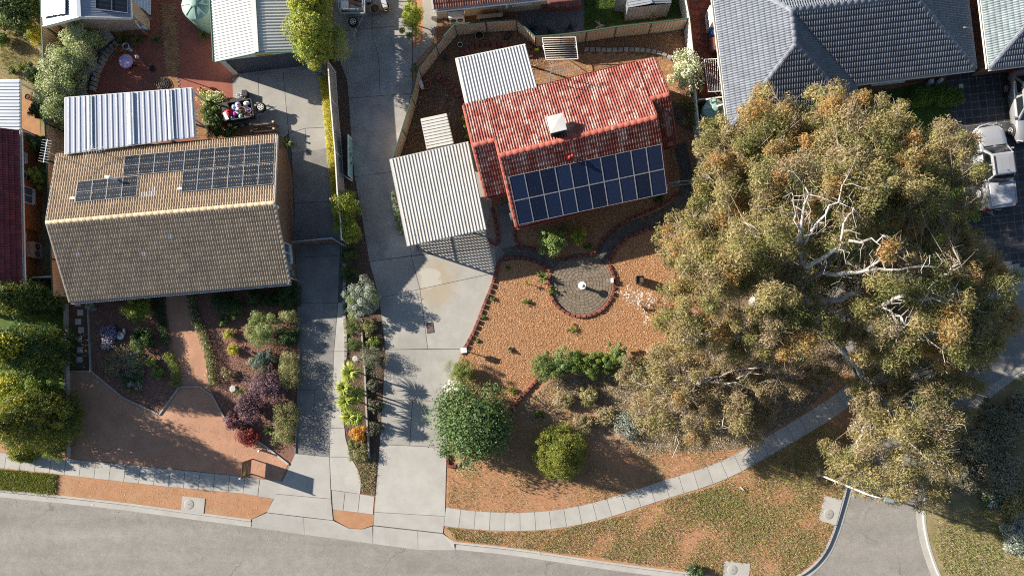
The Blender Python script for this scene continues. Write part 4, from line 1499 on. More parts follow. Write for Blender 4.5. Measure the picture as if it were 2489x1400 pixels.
flat_roof('patio_roof', 'white ribbed metal patio roof behind the red house', 'patio roof', [(1107, 143), (1276, 108), (1305, 213), (1131, 252)], [2.7, 2.7, 2.6, 2.6], .19, 'sheet_white', .045, posts=((.02, .03), (.98, .03), (.5, .03)))
flat_roof('garden_shed', 'small cream ribbed tin shed behind the carport', 'shed', [(1023, 290), (1038, 363), (1102, 350), (1085, 277)], [2.0, 2.0, 2.1, 2.1], .19, 'sheet_cream', .035, fascia='cream_tin', fas=.08)
sh = [o for o in bpy.data.objects if o.name.startswith('garden_shed')][0]
cs = [P(x, y, 1.95) for x, y in ((1026, 292), (1040, 361), (1100, 348), (1084, 279))]
mb = MB()
for a, b in zip(cs, cs[1:] + cs[:1]):
    mb.face([Vector((a.x, a.y, 0)), Vector((b.x, b.y, 0)), b, a])
mb.build('wall', 'cream_tin', sh)
cp, cc = flat_roof('carport', 'cream ribbed metal carport beside the red house', 'carport', [(947, 388), (1138, 345), (1182, 557), (990, 598)], [2.55, 2.6, 2.6, 2.55], .195, 'sheet_cream', .04,
                   posts=((.03, .04), (.03, .5), (.03, .965), (.97, .04), (.97, .965)), fascia='frame_silver')
scatter('leaf_debris', [(cc[0].x, cc[0].y), (cc[1].x, cc[1].y), (cc[2].x, cc[2].y), (cc[3].x, cc[3].y)], 260, .06, [(.2, .14, .08), (.12, .09, .06), (.3, .24, .14)], 2.625, seed=71, parent=cp, px=False)
# lattice screen down the open side of the carport
a, b = cc[0].lerp(cc[1], .03), cc[3].lerp(cc[2], .03)
a, b = a.lerp(b, .02), a.lerp(b, .975)
L = (Vector((b.x, b.y, 0)) - Vector((a.x, a.y, 0))).length
d = (b - a)
d.z = 0
d.normalize()
g0 = Vector((a.x, a.y, 0))
zt = 2.35
la = MB()
nrm = Vector((-d.y, d.x, 0))
for sgn, oz in ((1, .0), (-1, .014)):
    s = -zt
    while s < L + zt:
        s0, z0, s1, z1 = (s, .1, s + zt - .1, zt) if sgn > 0 else (s, zt, s + zt - .1, .1)
        for lim in (0,):
            if s1 < 0 or s0 > L:
                break
            if s0 < 0:
                f = -s0 / (s1 - s0)
                s0, z0 = 0, z0 + (z1 - z0) * f
            if s1 > L:
                f = (L - s0) / (s1 - s0)
                s1, z1 = L, z0 + (z1 - z0) * f
            if s1 - s0 > .03:
                la.beam(g0 + d * s0 + Vector((0, 0, z0)) + nrm * oz, g0 + d * s1 + Vector((0, 0, z1)) + nrm * oz, .012, .055, up=nrm.cross(d))
        s += .2
# flat slats need their width in the screen plane
la.build('lattice', 'timber_grey', cp)
for z_ in (.1, 1.2, 2.38):
    MB().beam(g0 + Vector((0, 0, z_)), g0 + d * L + Vector((0, 0, z_)), .05, .07).build('lattice_rail', 'timber_grey', cp)

# ---------------------------------------------------------------- red tiled house
R_F = Frame(13.9)
red = thing('red_house', 'cream brick house with faded red tiled roof and blue solar panels', 'house', R_F(190, -465))
E, RZ = 2.5, 4.15
zs = lambda n: E + 1.65 * (n + 615) / 150
NW, NE = -507, -513
A = lambda u, n: R_F(u, n, zs(n))
slopes = [
    [R_F(16, -615, E), R_F(374, -615, E), R_F(374, -465, RZ), R_F(16, -465, RZ)],
    [R_F(-36, -615, E), R_F(16, -615, E), A(16, NW), A(-36, NW)],
    [R_F(374, -615, E), R_F(417, -615, E), A(417, NE), A(374, NE)],
    [R_F(15, -315, E), R_F(375, -315, E), R_F(374, -465, RZ), R_F(16, -465, RZ)],
    [R_F(-36, NW * 2 + 615, E), R_F(16, NW * 2 + 615, E), A(16, NW), A(-36, NW)],
    [R_F(374, NE * 2 + 615, E), R_F(417, NE * 2 + 615, E), A(417, NE), A(374, NE)],
]
walls(red, R_F, 24, 366, -597, -333, E - .1, 'brick_cream', (-465, RZ - .14))
walls(red, R_F, -26, 24, -597, -417, E - .1, 'brick_cream', (NW, zs(NW) - .14))
walls(red, R_F, 366, 409, -597, -428, E - .1, 'brick_cream', (NE, zs(NE) - .14))
rr_ = roof_deck(red, slopes, 'gutter_red')
for sl, q in zip(slopes, (110, 15, 15, 120, 20, 20)):
    tiled(rr_, sl, 'tile_red', q, rolls=2, w=.32, ex=.29)
caps(rr_, R_F(16, -465, RZ), R_F(374, -465, RZ), 'cap_red', .14)
caps(rr_, A(-36, NW), A(16, NW), 'cap_red', .13)
caps(rr_, A(374, NE), A(417, NE), 'cap_red', .13)
for a, b in ((R_F(16, -465, RZ), R_F(15, -315, E)), (R_F(374, -465, RZ), R_F(375, -315, E)), (A(16, NW), R_F(16, -465, RZ)), (A(374, NE), R_F(374, -465, RZ)),
             (R_F(417, -615, E), A(417, NE)), (A(417, NE), slopes[5][1]), (R_F(-36, -615, E), A(-36, NW)), (A(-36, NW), slopes[4][0])):
    caps(rr_, a, b, 'cap_red', .085, .5, .05, 'verge_tile')
gutter(red, slopes[3][0], slopes[3][1], 'gutter_red')
gutter(red, slopes[0][1], slopes[1][0], 'gutter_red')
gutter(red, slopes[4][0], slopes[4][1], 'gutter_red')
gutter(red, slopes[5][0], slopes[5][1], 'gutter_red')
sth = R_F(0, 1) - R_F(0, 0)
wst = R_F(-1, 0) - R_F(0, 0)
window(red, R_F(60, -333), R_F(120, -333), .9, 2.0, sth)
window(red, R_F(230, -333), R_F(300, -333), .9, 2.0, sth)
window(red, R_F(-18, -417), R_F(12, -417), 1.0, 2.0, sth)
MB().box(R_F(14, -370, 1.5), (.22, .5, .6), R_F.a).build('meter_box', 'white_paint', red)
MB().box(R_F(12, -352, 1.2), (.3, .3, 1.0), R_F.a).build('hot_water_unit', 'white_paint', red)
ns = (slopes[3][1] - slopes[3][0]).cross(slopes[3][3] - slopes[3][0]).normalized()
OS = lambda x, y: on_plane(x, y, slopes[3][0], ns)
sixty = panel_meshes(1.0, 1.65, 6, 10, 'cell_blue')
solar('wide blue solar array on the front slope of the red roof', [OS(1236.6, 428.6), OS(1605.7, 350), OS(1256, 547)], 10, 2, sixty, 1.0, 1.65)
# cooler on the ridge side
nn = (slopes[0][1] - slopes[0][0]).cross(slopes[0][3] - slopes[0][0]).normalized()
ON = lambda x, y: on_plane(x, y, slopes[0][0], nn)
cb = ON(1352, 312)
ec = thing('roof_cooler', 'square white evaporative cooler on the red roof', 'cooler', cb)
cz_ = Matrix.Translation(cb + Vector((0, 0, .45))) @ Matrix.Rotation(R_F.a, 4, 'Z')
MB().box(None, (.62, .62, .7), M4=Matrix.Translation(cb) @ Matrix.Rotation(R_F.a, 4, 'Z')).build('dropper', 'zinc', ec)
bx = MB().box(None, (.96, .96, .55), M4=Matrix.Translation(cb + Vector((0, 0, .62))) @ Matrix.Rotation(R_F.a, 4, 'Z'))
bx.build('case', 'zinc', ec)
mb = MB()
Q = Matrix.Translation(cb + Vector((0, 0, .9))) @ Matrix.Rotation(R_F.a, 4, 'Z')
pp = [Q @ Vector(q) for q in ((-.5, -.5, 0), (.5, -.5, 0), (.5, .5, 0), (-.5, .5, 0), (0, 0, .035))]
mb.raw(pp, [(0, 1, 4), (1, 2, 4), (2, 3, 4), (3, 0, 4), (3, 2, 1, 0)])
mb.build('lid', 'sheet_white', ec)
for k in range(5):
    for sx, sy, wx, wy in ((0, -.485, .84, .02), (-.485, 0, .02, .84)):
        MB().box(None, (wx, wy, .03), M4=Matrix.Translation(cb) @ Matrix.Rotation(R_F.a, 4, 'Z') @ Matrix.Translation((sx, sy, .42 + .09 * k))).build('louvre', 'steel_dark', ec)
antenna('television antenna leaning over the brick patio, nearer the white patio roof', P(1338, 200, 2.6), 1.4, math.radians(80))
antenna('television antenna over the brick patio, farther from the white patio roof', P(1378, 192, 2.6), 1.3, math.radians(5))
for x, y, hgt_, lab in ((1384, 388, .5, 'taller red vent pipe above the blue solar array'), (1391, 383, .35, 'shorter red vent pipe above the blue solar array')):
    b0 = OS(x, y)
    t_ = thing('roof_vent', lab, 'vent', b0)
    MB().tube([b0 - Vector((0, 0, .1)), b0 + Vector((0, 0, hgt_))], .055, 10).build('pipe', 'pipe_red', t_)
    MB().lathe(b0 + Vector((0, 0, hgt_)), [(.1, -.03), (.1, .03), (.03, .08)], 12).build('cap', 'pipe_red', t_)

# ---------------------------------------------------------------- dark grey hipped house
T_F = Frame(6.85)
G_ = lambda u, n, z=2.5: T_F(u, n, z)
gh = thing('grey_house', 'large house with dark grey hipped tile roof', 'house', T_F(780, -700))
A_, B_, C_ = T_F(637, -704, 4.2), T_F(637, -630, 4.2), T_F(912, -704, 4.2)
gs = [[G_(488, -858), G_(488, -480), B_, A_], [G_(488, -480), G_(787, -480), B_], [G_(787, -480), G_(787, -550), A_, B_], [G_(787, -550), G_(1066, -550), C_, A_], [G_(1066, -550), G_(1066, -858), C_], [G_(1066, -858), G_(488, -858), A_, C_]]
walls(gh, T_F, 505, 770, -840, -497, 2.4, 'brick_brown')
walls(gh, T_F, 770, 1049, -840, -567, 2.4, 'brick_brown')
gd = roof_deck(gh, gs, 'tile_grey')
for sl, q in zip(gs, (90, 30, 20, 140, 15, 5)):
    tiled(gd, sl, 'tile_grey', q, w=.30, ex=.32)
for a, b in ((A_, B_), (A_, C_), (B_, G_(488, -480)), (B_, G_(787, -480)), (C_, G_(1066, -550)), (C_, G_(1066, -858)), (A_, G_(488, -858))):
    caps(gd, b, a, 'cap_grey', .14)
for a, b in ((gs[0][0], gs[0][1]), (gs[1][0], gs[1][1]), (gs[3][0], gs[3][1]), (gs[4][0], gs[4][1]), (gs[2][0], gs[2][1])):
    gutter(gh, a, b, 'white_tin')
west = T_F(-1, 0) - T_F(0, 0)
window(gh, T_F(505, -700), T_F(505, -660), 1.0, 2.0, west)
window(gh, T_F(860, -567), T_F(940, -567), .7, 2.1, T_F(0, 1) - T_F(0, 0))
MB().tube([T_F(1040, -640, 3.0), T_F(1062, -640, 2.7)], .05, 8).build('vent_pipe', 'cap_grey', gh)
g2 = thing('grey_green_house', 'house with grey green hipped tile roof beside the black driveway', 'house', T_F(1260, -700))
D_, E_ = T_F(1253, -704, 4.2), T_F(1500, -704, 4.2)
g2s = [[G_(1098, -858), G_(1098, -547), D_], [G_(1098, -547), G_(1660, -547), E_, D_], [G_(1660, -858), G_(1098, -858), D_, E_]]
walls(g2, T_F, 1115, 1645, -840, -565, 2.4, 'brick_brown')
g2d = roof_deck(g2, g2s, 'tile_greygreen')
tiled(g2d, g2s[0], 'tile_greygreen', 110, w=.30, ex=.32)
tiled(g2d, g2s[1], 'tile_grey', 40, w=.30, ex=.32)
tiled(g2d, g2s[2], 'tile_greygreen', 10, w=.30, ex=.32)
for a, b in ((G_(1098, -547), D_), (D_, E_), (G_(1098, -858), D_)):
    caps(g2d, a, b, 'cap_grey', .14)
gutter(g2, g2s[0][0], g2s[0][1], 'white_tin')
gutter(g2, g2s[1][0], g2s[1][1], 'white_tin')

# ---------------------------------------------------------------- maroon house at the left edge
mh = thing('maroon_house', 'orange brick house with maroon tiled roof at the picture edge', 'house', P(-100, 520))
e0, e1 = P(47.5, 318, 2.5), P(56, 702, 2.5)
w_ = Vector((-4.4, .1, 1.75))
mr = roof_deck(mh, [[e0, e1, e1 + w_, e0 + w_], [e0 + w_ * 2 - Vector((0, 0, 3.5)), e1 + w_ * 2 - Vector((0, 0, 3.5)), e1 + w_, e0 + w_]], 'tile_maroon')
tiled(mr, [e0, e1, e1 + w_, e0 + w_], 'tile_maroon', 160, w=.30, ex=.30)
tiled(mr, [e0 + w_ * 2 - Vector((0, 0, 3.5)), e1 + w_ * 2 - Vector((0, 0, 3.5)), e1 + w_, e0 + w_], 'tile_maroon', 5)
gutter(mh, e0, e1, 'white_tin', out=Vector((1, 0, 0)))
wl = MB()
q0, q1 = P(92, 330), P(93, 695)
for a, b in ((q0, P(92, 448)), (P(92, 448), P(103, 450)), (P(103, 450), P(103, 565)), (P(103, 565), P(92, 567)), (P(92, 567), q1), (q1, q1 + Vector((-8, 0, 0))), (q0 + Vector((-8, 0, 0)), q0)):
    wl.face([a, b, b + Vector((0, 0, 2.42)), a + Vector((0, 0, 2.42))])
wl.build('wall', 'brick_orange', mh)
ex_ = Vector((1, 0, 0))
window(mh, P(103, 505), P(103, 468), .9, 2.0, ex_)
window(mh, P(92, 575), P(92, 592), 1.3, 1.9, ex_)
window(mh, P(92, 385), P(92, 410), 1.2, 2.0, ex_)
flat_roof('patio_roof', 'grey striped metal patio roof joined to the maroon house', 'patio roof', [(47, 195), (48, 317), (-160, 316), (-160, 195)], 2.5, .2, 'sheet_grey', .045, mode='trap', posts=((.03, .02), (.97, .02)))

# ---------------------------------------------------------------- white trimmed unit at the top left
X = lambda u, n, z=0.0: Vector((u * S, n * S, z))
wu = thing('granny_flat', 'small flat with blue grey metal gable roof and solar panels, top left', 'house', X(-1045, 850))
l0, l1, q0, q1, t0, t1 = X(-1145, 769, 2.6), X(-1158, 1000, 2.6), X(-945, 788, 2.6), X(-958, 1019, 2.6), X(-1042, 775, 3.45), X(-1055, 1006, 3.45)
sheet(l0, l1, t1, t0, .1, .03, mode='wave').build('roof_sheet', 'sheet_grey', wu)
sheet(q0, q1, t1, t0, .1, .03, mode='wave').build('roof_sheet', 'sheet_grey', wu)
for a, b, w, h in ((l0, t0, .06, .24), (t0, q0, .06, .24), (l0, l1, .1, .14), (q0, q1, .1, .14)):
    MB().beam(a - Vector((0, 0, .06)), b - Vector((0, 0, .06)), w, h).build('fascia', 'white_paint', wu)
MB().beam(t0 + Vector((0, 0, .03)), t1 + Vector((0, 0, .03)), .24, .04).build('ridge_cap', 'sheet_grey', wu)
mb = MB()
i0, i1, j0, j1 = X(-1135, 790), X(-1145, 1000), X(-955, 806), X(-966, 1016)
for a, b in ((i0, j0), (j0, j1), (i1, i0)):
    mb.face([a, b, b + Vector((0, 0, 2.5)), a + Vector((0, 0, 2.5))])
mb.build('wall', 'tan_tin', wu)
nl = (l1 - l0).cross(t0 - l0).normalized()
ol = lambda x, y: on_plane(x, y, l0, nl)
big = panel_meshes(1.0, 1.65, 6, 10, 'cell_black')
solar('four black solar panels on the left slope of the top left flat', [ol(164, -42), ol(164, 36), ol(108, -33)], 2, 2, big, 1.0, 1.65)
nq = (q1 - q0).cross(t0 - q0).normalized()
oq = lambda x, y: on_plane(x, y, q0, nq)
solar('two black solar panels on the right slope of the top left flat', [oq(234, -44), oq(234, 26), oq(312, -44)], 1, 2, big, 1.0, 1.65)
aw = thing('awning', 'pale awning panel beside the top left flat', 'awning', P(345, 20))
sheet(P(322, -30, 2.5), P(366, -34, 2.2), P(366, 38, 2.2), P(322, 2, 2.5), .2, .02).build('awning_sheet', 'sheet_white', aw)
MB().beam(P(366, 36, 0), P(366, 36, 2.15), .08, .08).build('post', 'timber', aw)
MB().beam(P(344, 20, 2.2), P(368, 48, 2.05), .12, .12).build('beam', 'timber', aw)

# ---------------------------------------------------------------- garage
ga = thing('garage', 'white metal garage with dark roller door at the driveway head', 'garage', X(-656, 760))
z_e, z_r = 2.4, 3.0
l0, l1, q0, q1 = X(-755.5, 692, z_e), X(-772, 980, z_e), X(-556.6, 716, z_e), X(-573, 1004, z_e)
t0, t1 = X(-651, 703, z_r), X(-668, 992, z_r)
sheet(l0, l1, t1, t0, .19, .045, mode='trap').build('roof_sheet', 'sheet_white', ga)
sheet(q0, q1, t1, t0, .19, .04, mode='trap').build('roof_sheet', 'sheet_white', ga)
MB().beam(t0 + Vector((0, 0, .05)), t1 + Vector((0, 0, .05)), .3, .03).build('ridge_cap', 'sheet_white', ga)
for a, b in ((l0, t0), (t0, q0)):
    MB().beam(a - Vector((0, 0, .05)), b - Vector((0, 0, .05)), .07, .15).build('barge_board', 'tank_green', ga)
gutter(ga, l0, l1, 'tank_green', out=Vector((-1, 0, 0)))
gutter(ga, q0, q1, 'tank_green', out=Vector((1, 0, 0)))
f0, f1, bk0, bk1 = X(-752, 697), X(-560, 720), X(-768, 980), X(-576, 1003)
mb = MB()
zz = Vector((0, 0, z_e - .03))
d = f1 - f0
s0, s1 = f0 + d * .07, f0 + d * .95
dz = Vector((0, 0, 2.12))
mb.face([f0, s0, s0 + dz, f0 + dz])
mb.face([s1, f1, f1 + dz, s1 + dz])
mb.face([f0 + dz, f1 + dz, f1 + zz, (t0 - Vector((0, 0, .05))), f0 + zz])
mb.face([bk0, f0, f0 + zz, bk0 + zz])
mb.face([f1, bk1, bk1 + zz, f1 + zz])
mb.build('wall', 'white_tin', ga)
nrm = Vector((d.y, -d.x, 0)).normalized()
sheet(s0 - nrm * .06 + Vector((0, 0, .02)), s0 - nrm * .06 + dz, s1 - nrm * .06 + dz, s1 - nrm * .06 + Vector((0, 0, .02)), .11, .02).build('roller_door', 'roller_door', ga)
c = f0.lerp(f1, .56) + nrm * .03
pl = MB().box(None, (1.0, .02, .24), M4=Matrix.Translation(c + Vector((0, 0, 2.3))) @ Matrix.Rotation(math.atan2(d.y, d.x), 4, 'Z')).build('name_plate', 'plate_yellow', ga)
for k in range(9):   # worn dark lettering on the plate, too small to read
    MB().box(None, (.055, .012, random.uniform(.09, .14)), M4=Matrix.Translation(c + nrm * .012 + Vector((0, 0, 2.3)) + d.normalized() * (-.4 + .1 * k)) @ Matrix.Rotation(math.atan2(d.y, d.x), 4, 'Z')).build('letter', 'sign_brown', pl)
MB().beam(s0 + nrm * .1 + Vector((0, 0, .03)), s1 + nrm * .1 + Vector((0, 0, .03)), .25, .03).build('threshold', 'concrete_worn', ga)

# ---------------------------------------------------------------- cream house at the top
ch = thing('cream_house', 'cream rendered house with striped terracotta roof at the top edge', 'house', P(1160, -40))
e0, e1 = P(1053, 24, 2.5), P(1330, -5, 2.5)
nv = Vector((-(e1 - e0).y, (e1 - e0).x, 0)).normalized() * 4 + Vector((0, 0, 1.6))
cr = roof_deck(ch, [[e0, e1, e1 + nv, e0 + nv]], 'tile_terracotta')
tiled(cr, [e0, e1, e1 + nv, e0 + nv], 'tile_terracotta', 90, w=.30, ex=.30)
gutter(ch, e0, e1, 'white_paint')
MB().beam(e0, e0 + nv, .1, .2).build('barge_board', 'white_paint', ch)
a, b = P(1066, 47), P(1330, 22)
mb = MB()
for p, q in ((a, b), (a + nv * .9, a)):
    p, q = Vector((p.x, p.y, 0)), Vector((q.x, q.y, 0))
    mb.face([p, q, q + Vector((0, 0, 2.42)), p + Vector((0, 0, 2.42))])
mb.build('wall', 'cream_paint', ch)
o_ = Vector(((b - a).y, -(b - a).x, 0))
window(ch, a.lerp(b, .68), a.lerp(b, .86), 1.0, 2.1, o_)
MB().tube([P(1130, 20, 2.4), P(1128, 42, 0)], .04, 8).build('downpipe', 'cream_paint', ch)
MB().tube([P(1231, 8, 2.4), P(1232, 30, 0)], .05, 8).build('downpipe', 'white_paint', ch)

# brick retaining wall, tin shed
rw = thing('brick_wall', 'red brick retaining wall under the cream house window', 'wall', P(1365, 25))
MB().prism([xy(*q) for q in ((1312, -20), (1412, -20), (1412, 22), (1405, 26), (1316, 30))], 0, .55).build('wall', 'brick_red', rw)
for k in range(24):
    x = 1318 + 3.9 * k
    MB().box(P(x, 27 - .12 * k + random.uniform(-2, 2)) + Vector((0, 0, .59)), (.095, .22, .075), random.uniform(-.1, .1)).build('brick', 'red_stone', rw)
ts = thing('tin_shed', 'small grey tin shed with open door on the shaded lawn', 'shed', P(1570, 30))
cs = [P(1519, 53), P(1620, 42), P(1607, -40), P(1506, -30)]
mb = MB()
for a, b in zip(cs, cs[1:] + cs[:1]):
    mb.raw(*[(lambda s: (s.v, s.f))(sheet(a, b, b + Vector((0, 0, 1.75)), a + Vector((0, 0, 1.75)), .2, .02))][0])
mb.build('wall', 'zinc', ts)
up = Vector((0, 0, 1.8))
m0, m1 = cs[0].lerp(cs[1], .52) + Vector((0, 0, 2.0)), cs[3].lerp(cs[2], .52) + Vector((0, 0, 2.0))
sheet(cs[0] + up, cs[3] + up, m1, m0, .19, .03).build('roof_sheet', 'zinc', ts)
sheet(cs[1] + up, cs[2] + up, m1, m0, .19, .03).build('roof_sheet', 'zinc', ts)
MB().beam(m0 + Vector((0, 0, .03)), m1 + Vector((0, 0, .03)), .14, .03).build('ridge_cap', 'sheet_grey', ts)
a = P(1518, 33)
sheet(a, P(1491, 28), P(1491, 28) + Vector((0, 0, 1.7)), a + Vector((0, 0, 1.7)), .2, .02).build('door', 'zinc', ts)
# ================================================================ fences and gates
def g_(p):
    return Vector((p.x, p.y, 0))


def fence(label, tops, h, mat, trim, span=2.4, group=None, zb=.0, name='metal_fence', hs=None):
    w = [g_(P(x, y, h)) for x, y in tops]
    t_ = thing(name, label, 'fence', w[0], group)
    posts = []
    for a, b in zip(w, w[1:]):
        n = max(1, round((b - a).length / span))
        for k in range(n):
            p, q = a.lerp(b, k / n), a.lerp(b, (k + 1) / n)
            d = (q - p).normalized()
            posts.append(p)
            up = Vector((0, 0, h))
            lo = Vector((0, 0, .05))
            sheet(p + lo, q + lo, q + up, p + up, .19, .03).build('panel', mat, t_)
            MB().beam(p + up + Vector((0, 0, .012)), q + up + Vector((0, 0, .012)), .07, .05).build('rail', trim, t_)
            MB().beam(p + lo, q + lo, .06, .05).build('rail', trim, t_)
    posts.append(w[-1])
    me = MB().box((0, 0, h / 2 + .02), (.08, .08, h + .04)).mesh('post', trim)
    for p in posts:
        part('post', me, t_, Matrix.Translation(p))
    return t_


fence('cream ribbed metal fence left of the tan house', [(98, -30), (101, 60), (106, 160), (110, 300), (114, 390), (121, 540), (128, 720)], 1.75, 'cream_tin', 'green_trim')
fence('grey ribbed metal fence with white cap between the driveways', [(797, 151), (803, 240), (814, 369), (820, 470), (828, 538), (830, 581)], 1.65, 'grey_tin', 'white_tin')
fence('tan ribbed metal fence with green posts curving behind the red house', [(956, 381), (977, 316), (1000, 240), (1016, 167), (1059, 111), (1104, 61), (1180, 53), (1255, 49), (1301, 90), (1364, 85), (1426, 77), (1498, 66), (1584, 57), (1673, 46)], 1.5, 'tan_tin', 'green_trim')
fence('white ribbed metal fence between red house and grey roofed house', [(1659, -40), (1675, 46), (1684, 129), (1692, 240), (1702, 337), (1714, 450), (1722, 540), (1728, 640)], 1.5, 'white_tin', 'white_tin')
fence('short cream fence panel behind the green water tank', [(1698, 243), (1760, 236)], 1.3, 'cream_tin', 'white_tin')
fence('short pale fence panel across the side of the maroon house', [(60, 676), (124, 672)], 1.4, 'white_tin', 'white_tin')


def bar_gate(label, tops, h, mat, step=.11, name='metal_gate'):
    w = [g_(P(x, y, h)) for x, y in tops]
    t_ = thing(name, label, 'gate', w[0])
    for a, b in zip(w, w[1:]):
        for z in (.12, h - .02):
            MB().beam(a + Vector((0, 0, z)), b + Vector((0, 0, z)), .04, .05).build('rail', mat, t_)
        n = int((b - a).length / step)
        me = MB().box((0, 0, h / 2), (.022, .022, h - .2)).mesh('bar', mat)
        for k in range(n + 1):
            part('bar', me, t_, Matrix.Translation(a.lerp(b, k / n)))
    for p in w:
        MB().box(p + Vector((0, 0, h / 2)), (.08, .08, h + .1)).build('post', mat, t_)
    return t_


bar_gate('grey barred metal gate between the red house and white fence', [(1622, 447), (1650, 441), (1690, 437), (1712, 434)], 1.2, 'zinc')
sg = thing('sliding_gate', 'dark timber slatted gate across the left driveway', 'gate', P(760, 595))
a, b = g_(P(709, 588, 1.15)), g_(P(807, 579, 1.15))
for k in range(8):
    z = .12 + .13 * k
    MB().beam(a + Vector((0, 0, z)), b + Vector((0, 0, z)), .03, .115).build('slat', 'timber', sg)
for f in (0, .5, 1):
    p = a.lerp(b, f)
    MB().box(p + Vector((0, 0, .58)), (.07, .07, 1.16)).build('post', 'zinc', sg)
MB().beam(a + Vector((0, 0, 1.16)), b + Vector((0, 0, 1.16)), .06, .05).build('top_rail', 'zinc', sg)
bar_gate('silver barred gate wing joining the middle fence', [(807, 579), (831, 594)], 1.15, 'frame_silver', .13)

# ================================================================ small things around the houses
def ac_unit(label, p, rz, size, fans=2, mat='white_paint', z=.12):
    t_ = thing('air_conditioner', label, 'air conditioner', g_(p), 'outdoor air conditioner units')
    R = Matrix.Translation(g_(p)) @ Matrix.Rotation(rz, 4, 'Z')
    w, d, h = size
    MB().box(None, (w, d, h), M4=R @ Matrix.Translation((0, 0, z + h / 2))).build('case', mat, t_)
    MB().box(None, (w * .96, d * .9, .02), M4=R @ Matrix.Translation((0, 0, z + h + .01))).build('lid', mat, t_)
    for k in range(fans):
        x = (k - (fans - 1) / 2) * w / fans * .95
        r = min(w / fans, h) * .40
        Q = R @ Matrix.Translation((x, -d / 2 - .012, z + h / 2)) @ Matrix.Rotation(math.pi / 2, 4, 'X')
        f = MB().lathe(None, [(r, -.01), (r, .015), (r * .9, .015), (r * .9, .0), (.03, .0)], 20, M4=Q).build('fan_grille', 'steel_dark', t_)
        for q in range(6):
            MB().box(None, (r * 1.8, .012, .012), M4=Q @ Matrix.Rotation(math.pi * q / 6, 4, 'Z') @ Matrix.Translation((0, 0, .02))).build('grille_bar', 'zinc', f)
    for x in (-.4, .4):
        MB().box(None, (.06, d, z), M4=R @ Matrix.Translation((x * w, 0, z / 2))).build('foot', 'black', t_)
    return t_


ac_unit('beige twin fan air conditioner by the maroon house', P(99, 612), math.pi / 2, (1.0, .42, .95), 2, 'tan_tin')
ac_unit('white air conditioner against the cream house wall', P(1112, 52), math.radians(6), (.95, .4, .75), 2)
ac_unit('tall white twin fan air conditioner beside the grey roofed house', P(1722, 62), -math.pi / 2 + .1, (1.1, .42, 1.4), 2)
ac_unit('small white air conditioner high on the maroon house wall', P(92, 440), math.pi / 2, (.6, .3, .45), 1, z=1.2)


def tank(label, p, r, h, pipes=(), ribs=7):
    t_ = thing('water_tank', label, 'water tank', g_(p), 'green rainwater tanks')
    prof = [(r, 0)]
    for k in range(ribs):
        z = h * (k + .5) / ribs
        prof += [(r, z - .06), (r * 1.025, z), (r, z + .06)]
    prof += [(r, h), (r * .97, h + .05), (r * .5, h + .2), (.22, h + .26)]
    MB().lathe(g_(p), prof, 32).build('shell', 'tank_green', t_)
    MB().lathe(g_(p) + Vector((0, 0, h + .25)), [(.24, 0), (.24, .06), (.15, .09)], 18).build('lid', 'tank_green', t_)
    for k in range(8):
        a = 2 * math.pi * k / 8
        d = Vector((math.cos(a), math.sin(a), 0))
        MB().beam(g_(p) + d * .24 + Vector((0, 0, h + .27)), g_(p) + d * r * .96 + Vector((0, 0, h + .07)), .09, .05).build('rib', 'tank_green', t_)
    for pp in pipes:
        MB().tube(pp, .05, 8).build('pipe', 'white_plastic', t_)
    return t_


tank('pale green corrugated water tank beside the garage', P(513, 52), .9, 2.0)
p_ = P(1722, 288)
tank('green water tank with white pipe beside the white fence', p_, .68, 1.6, ([g_(p_) + Vector((.05, .05, 2.0)), g_(p_) + Vector((.35, .1, 2.15)), P(1768, 252, 2.4)], [g_(p_) + Vector((-.25, .3, 1.8)), g_(p_) + Vector((-.3, .55, 2.0)), P(1716, 243, 1.9)]))


def pot(label, p, r, h, mat='terracotta', soil='soil', cat='plant pot', group='garden pots', name='plant_pot'):
    t_ = thing(name, label, cat, g_(p), group)
    MB().lathe(g_(p), [(r * .7, 0), (r * .95, h * .9), (r * 1.05, h * .9), (r * 1.05, h), (r * .9, h), (r * .86, h * .86)], 22, cap=False).build('body', mat, t_)
    MB().lathe(g_(p), [(r * .88, h * .84), (r * .88, h * .88), (.01, h * .9)], 18).build('soil', soil, t_)
    return t_


pot('large tan pot standing beside the cage trailer', P(914, 29), .3, .4, 'cane')
pot('large tan pot holding a grey box, under the column shrub', P(939, 24), .3, .4, 'cane')
t_ = thing('foam_box', 'grey box lying across the tan pot by the trailer', 'box', P(939, 22))
MB().box(P(939, 21) + Vector((0, 0, .5)), (.28, .5, .25), .3).build('body', 'white_plastic', t_)
MB().box(P(939, 21) + Vector((0, 0, .64)), (.3, .52, .04), .3).build('lid', 'plastic_cover', t_)
pot('brown pot with black soil against the tan fence', P(1166, 92), .27, .35, 'cane', 'black')
pot('small white pot on the gravel behind the white patio roof', P(1119, 113), .16, .25, 'white_plastic', 'black')
pot('small dark green pot near the bend of the tan fence', P(1084, 145), .18, .25, 'green_trim', 'soil')
pot('terracotta pot on the dark soil by the tan fence', P(1039, 211), .27, .35)
pot('terracotta pot beside the drying rack', P(1286, 113), .24, .35)
pot('terracotta urn beside the curved stone wall', P(303, 127), .22, .6)
pot('pale blue urn beside the terracotta urn', P(317, 122), .21, .55, 'pale_blue')
pot('terracotta pot on the orange paving by the maroon house', P(75, 240), .2, .3)
pot('red pot beside the pale flowering bush near the patio roof', P(493, 222), .14, .3, 'red_plastic')
t_ = thing('storage_box', 'white box beside the terracotta pot at the tan fence', 'box', P(1026, 210))
MB().box(P(1026, 210) + Vector((0, 0, .25)), (.22, .42, .5), .35).build('body', 'white_plastic', t_)
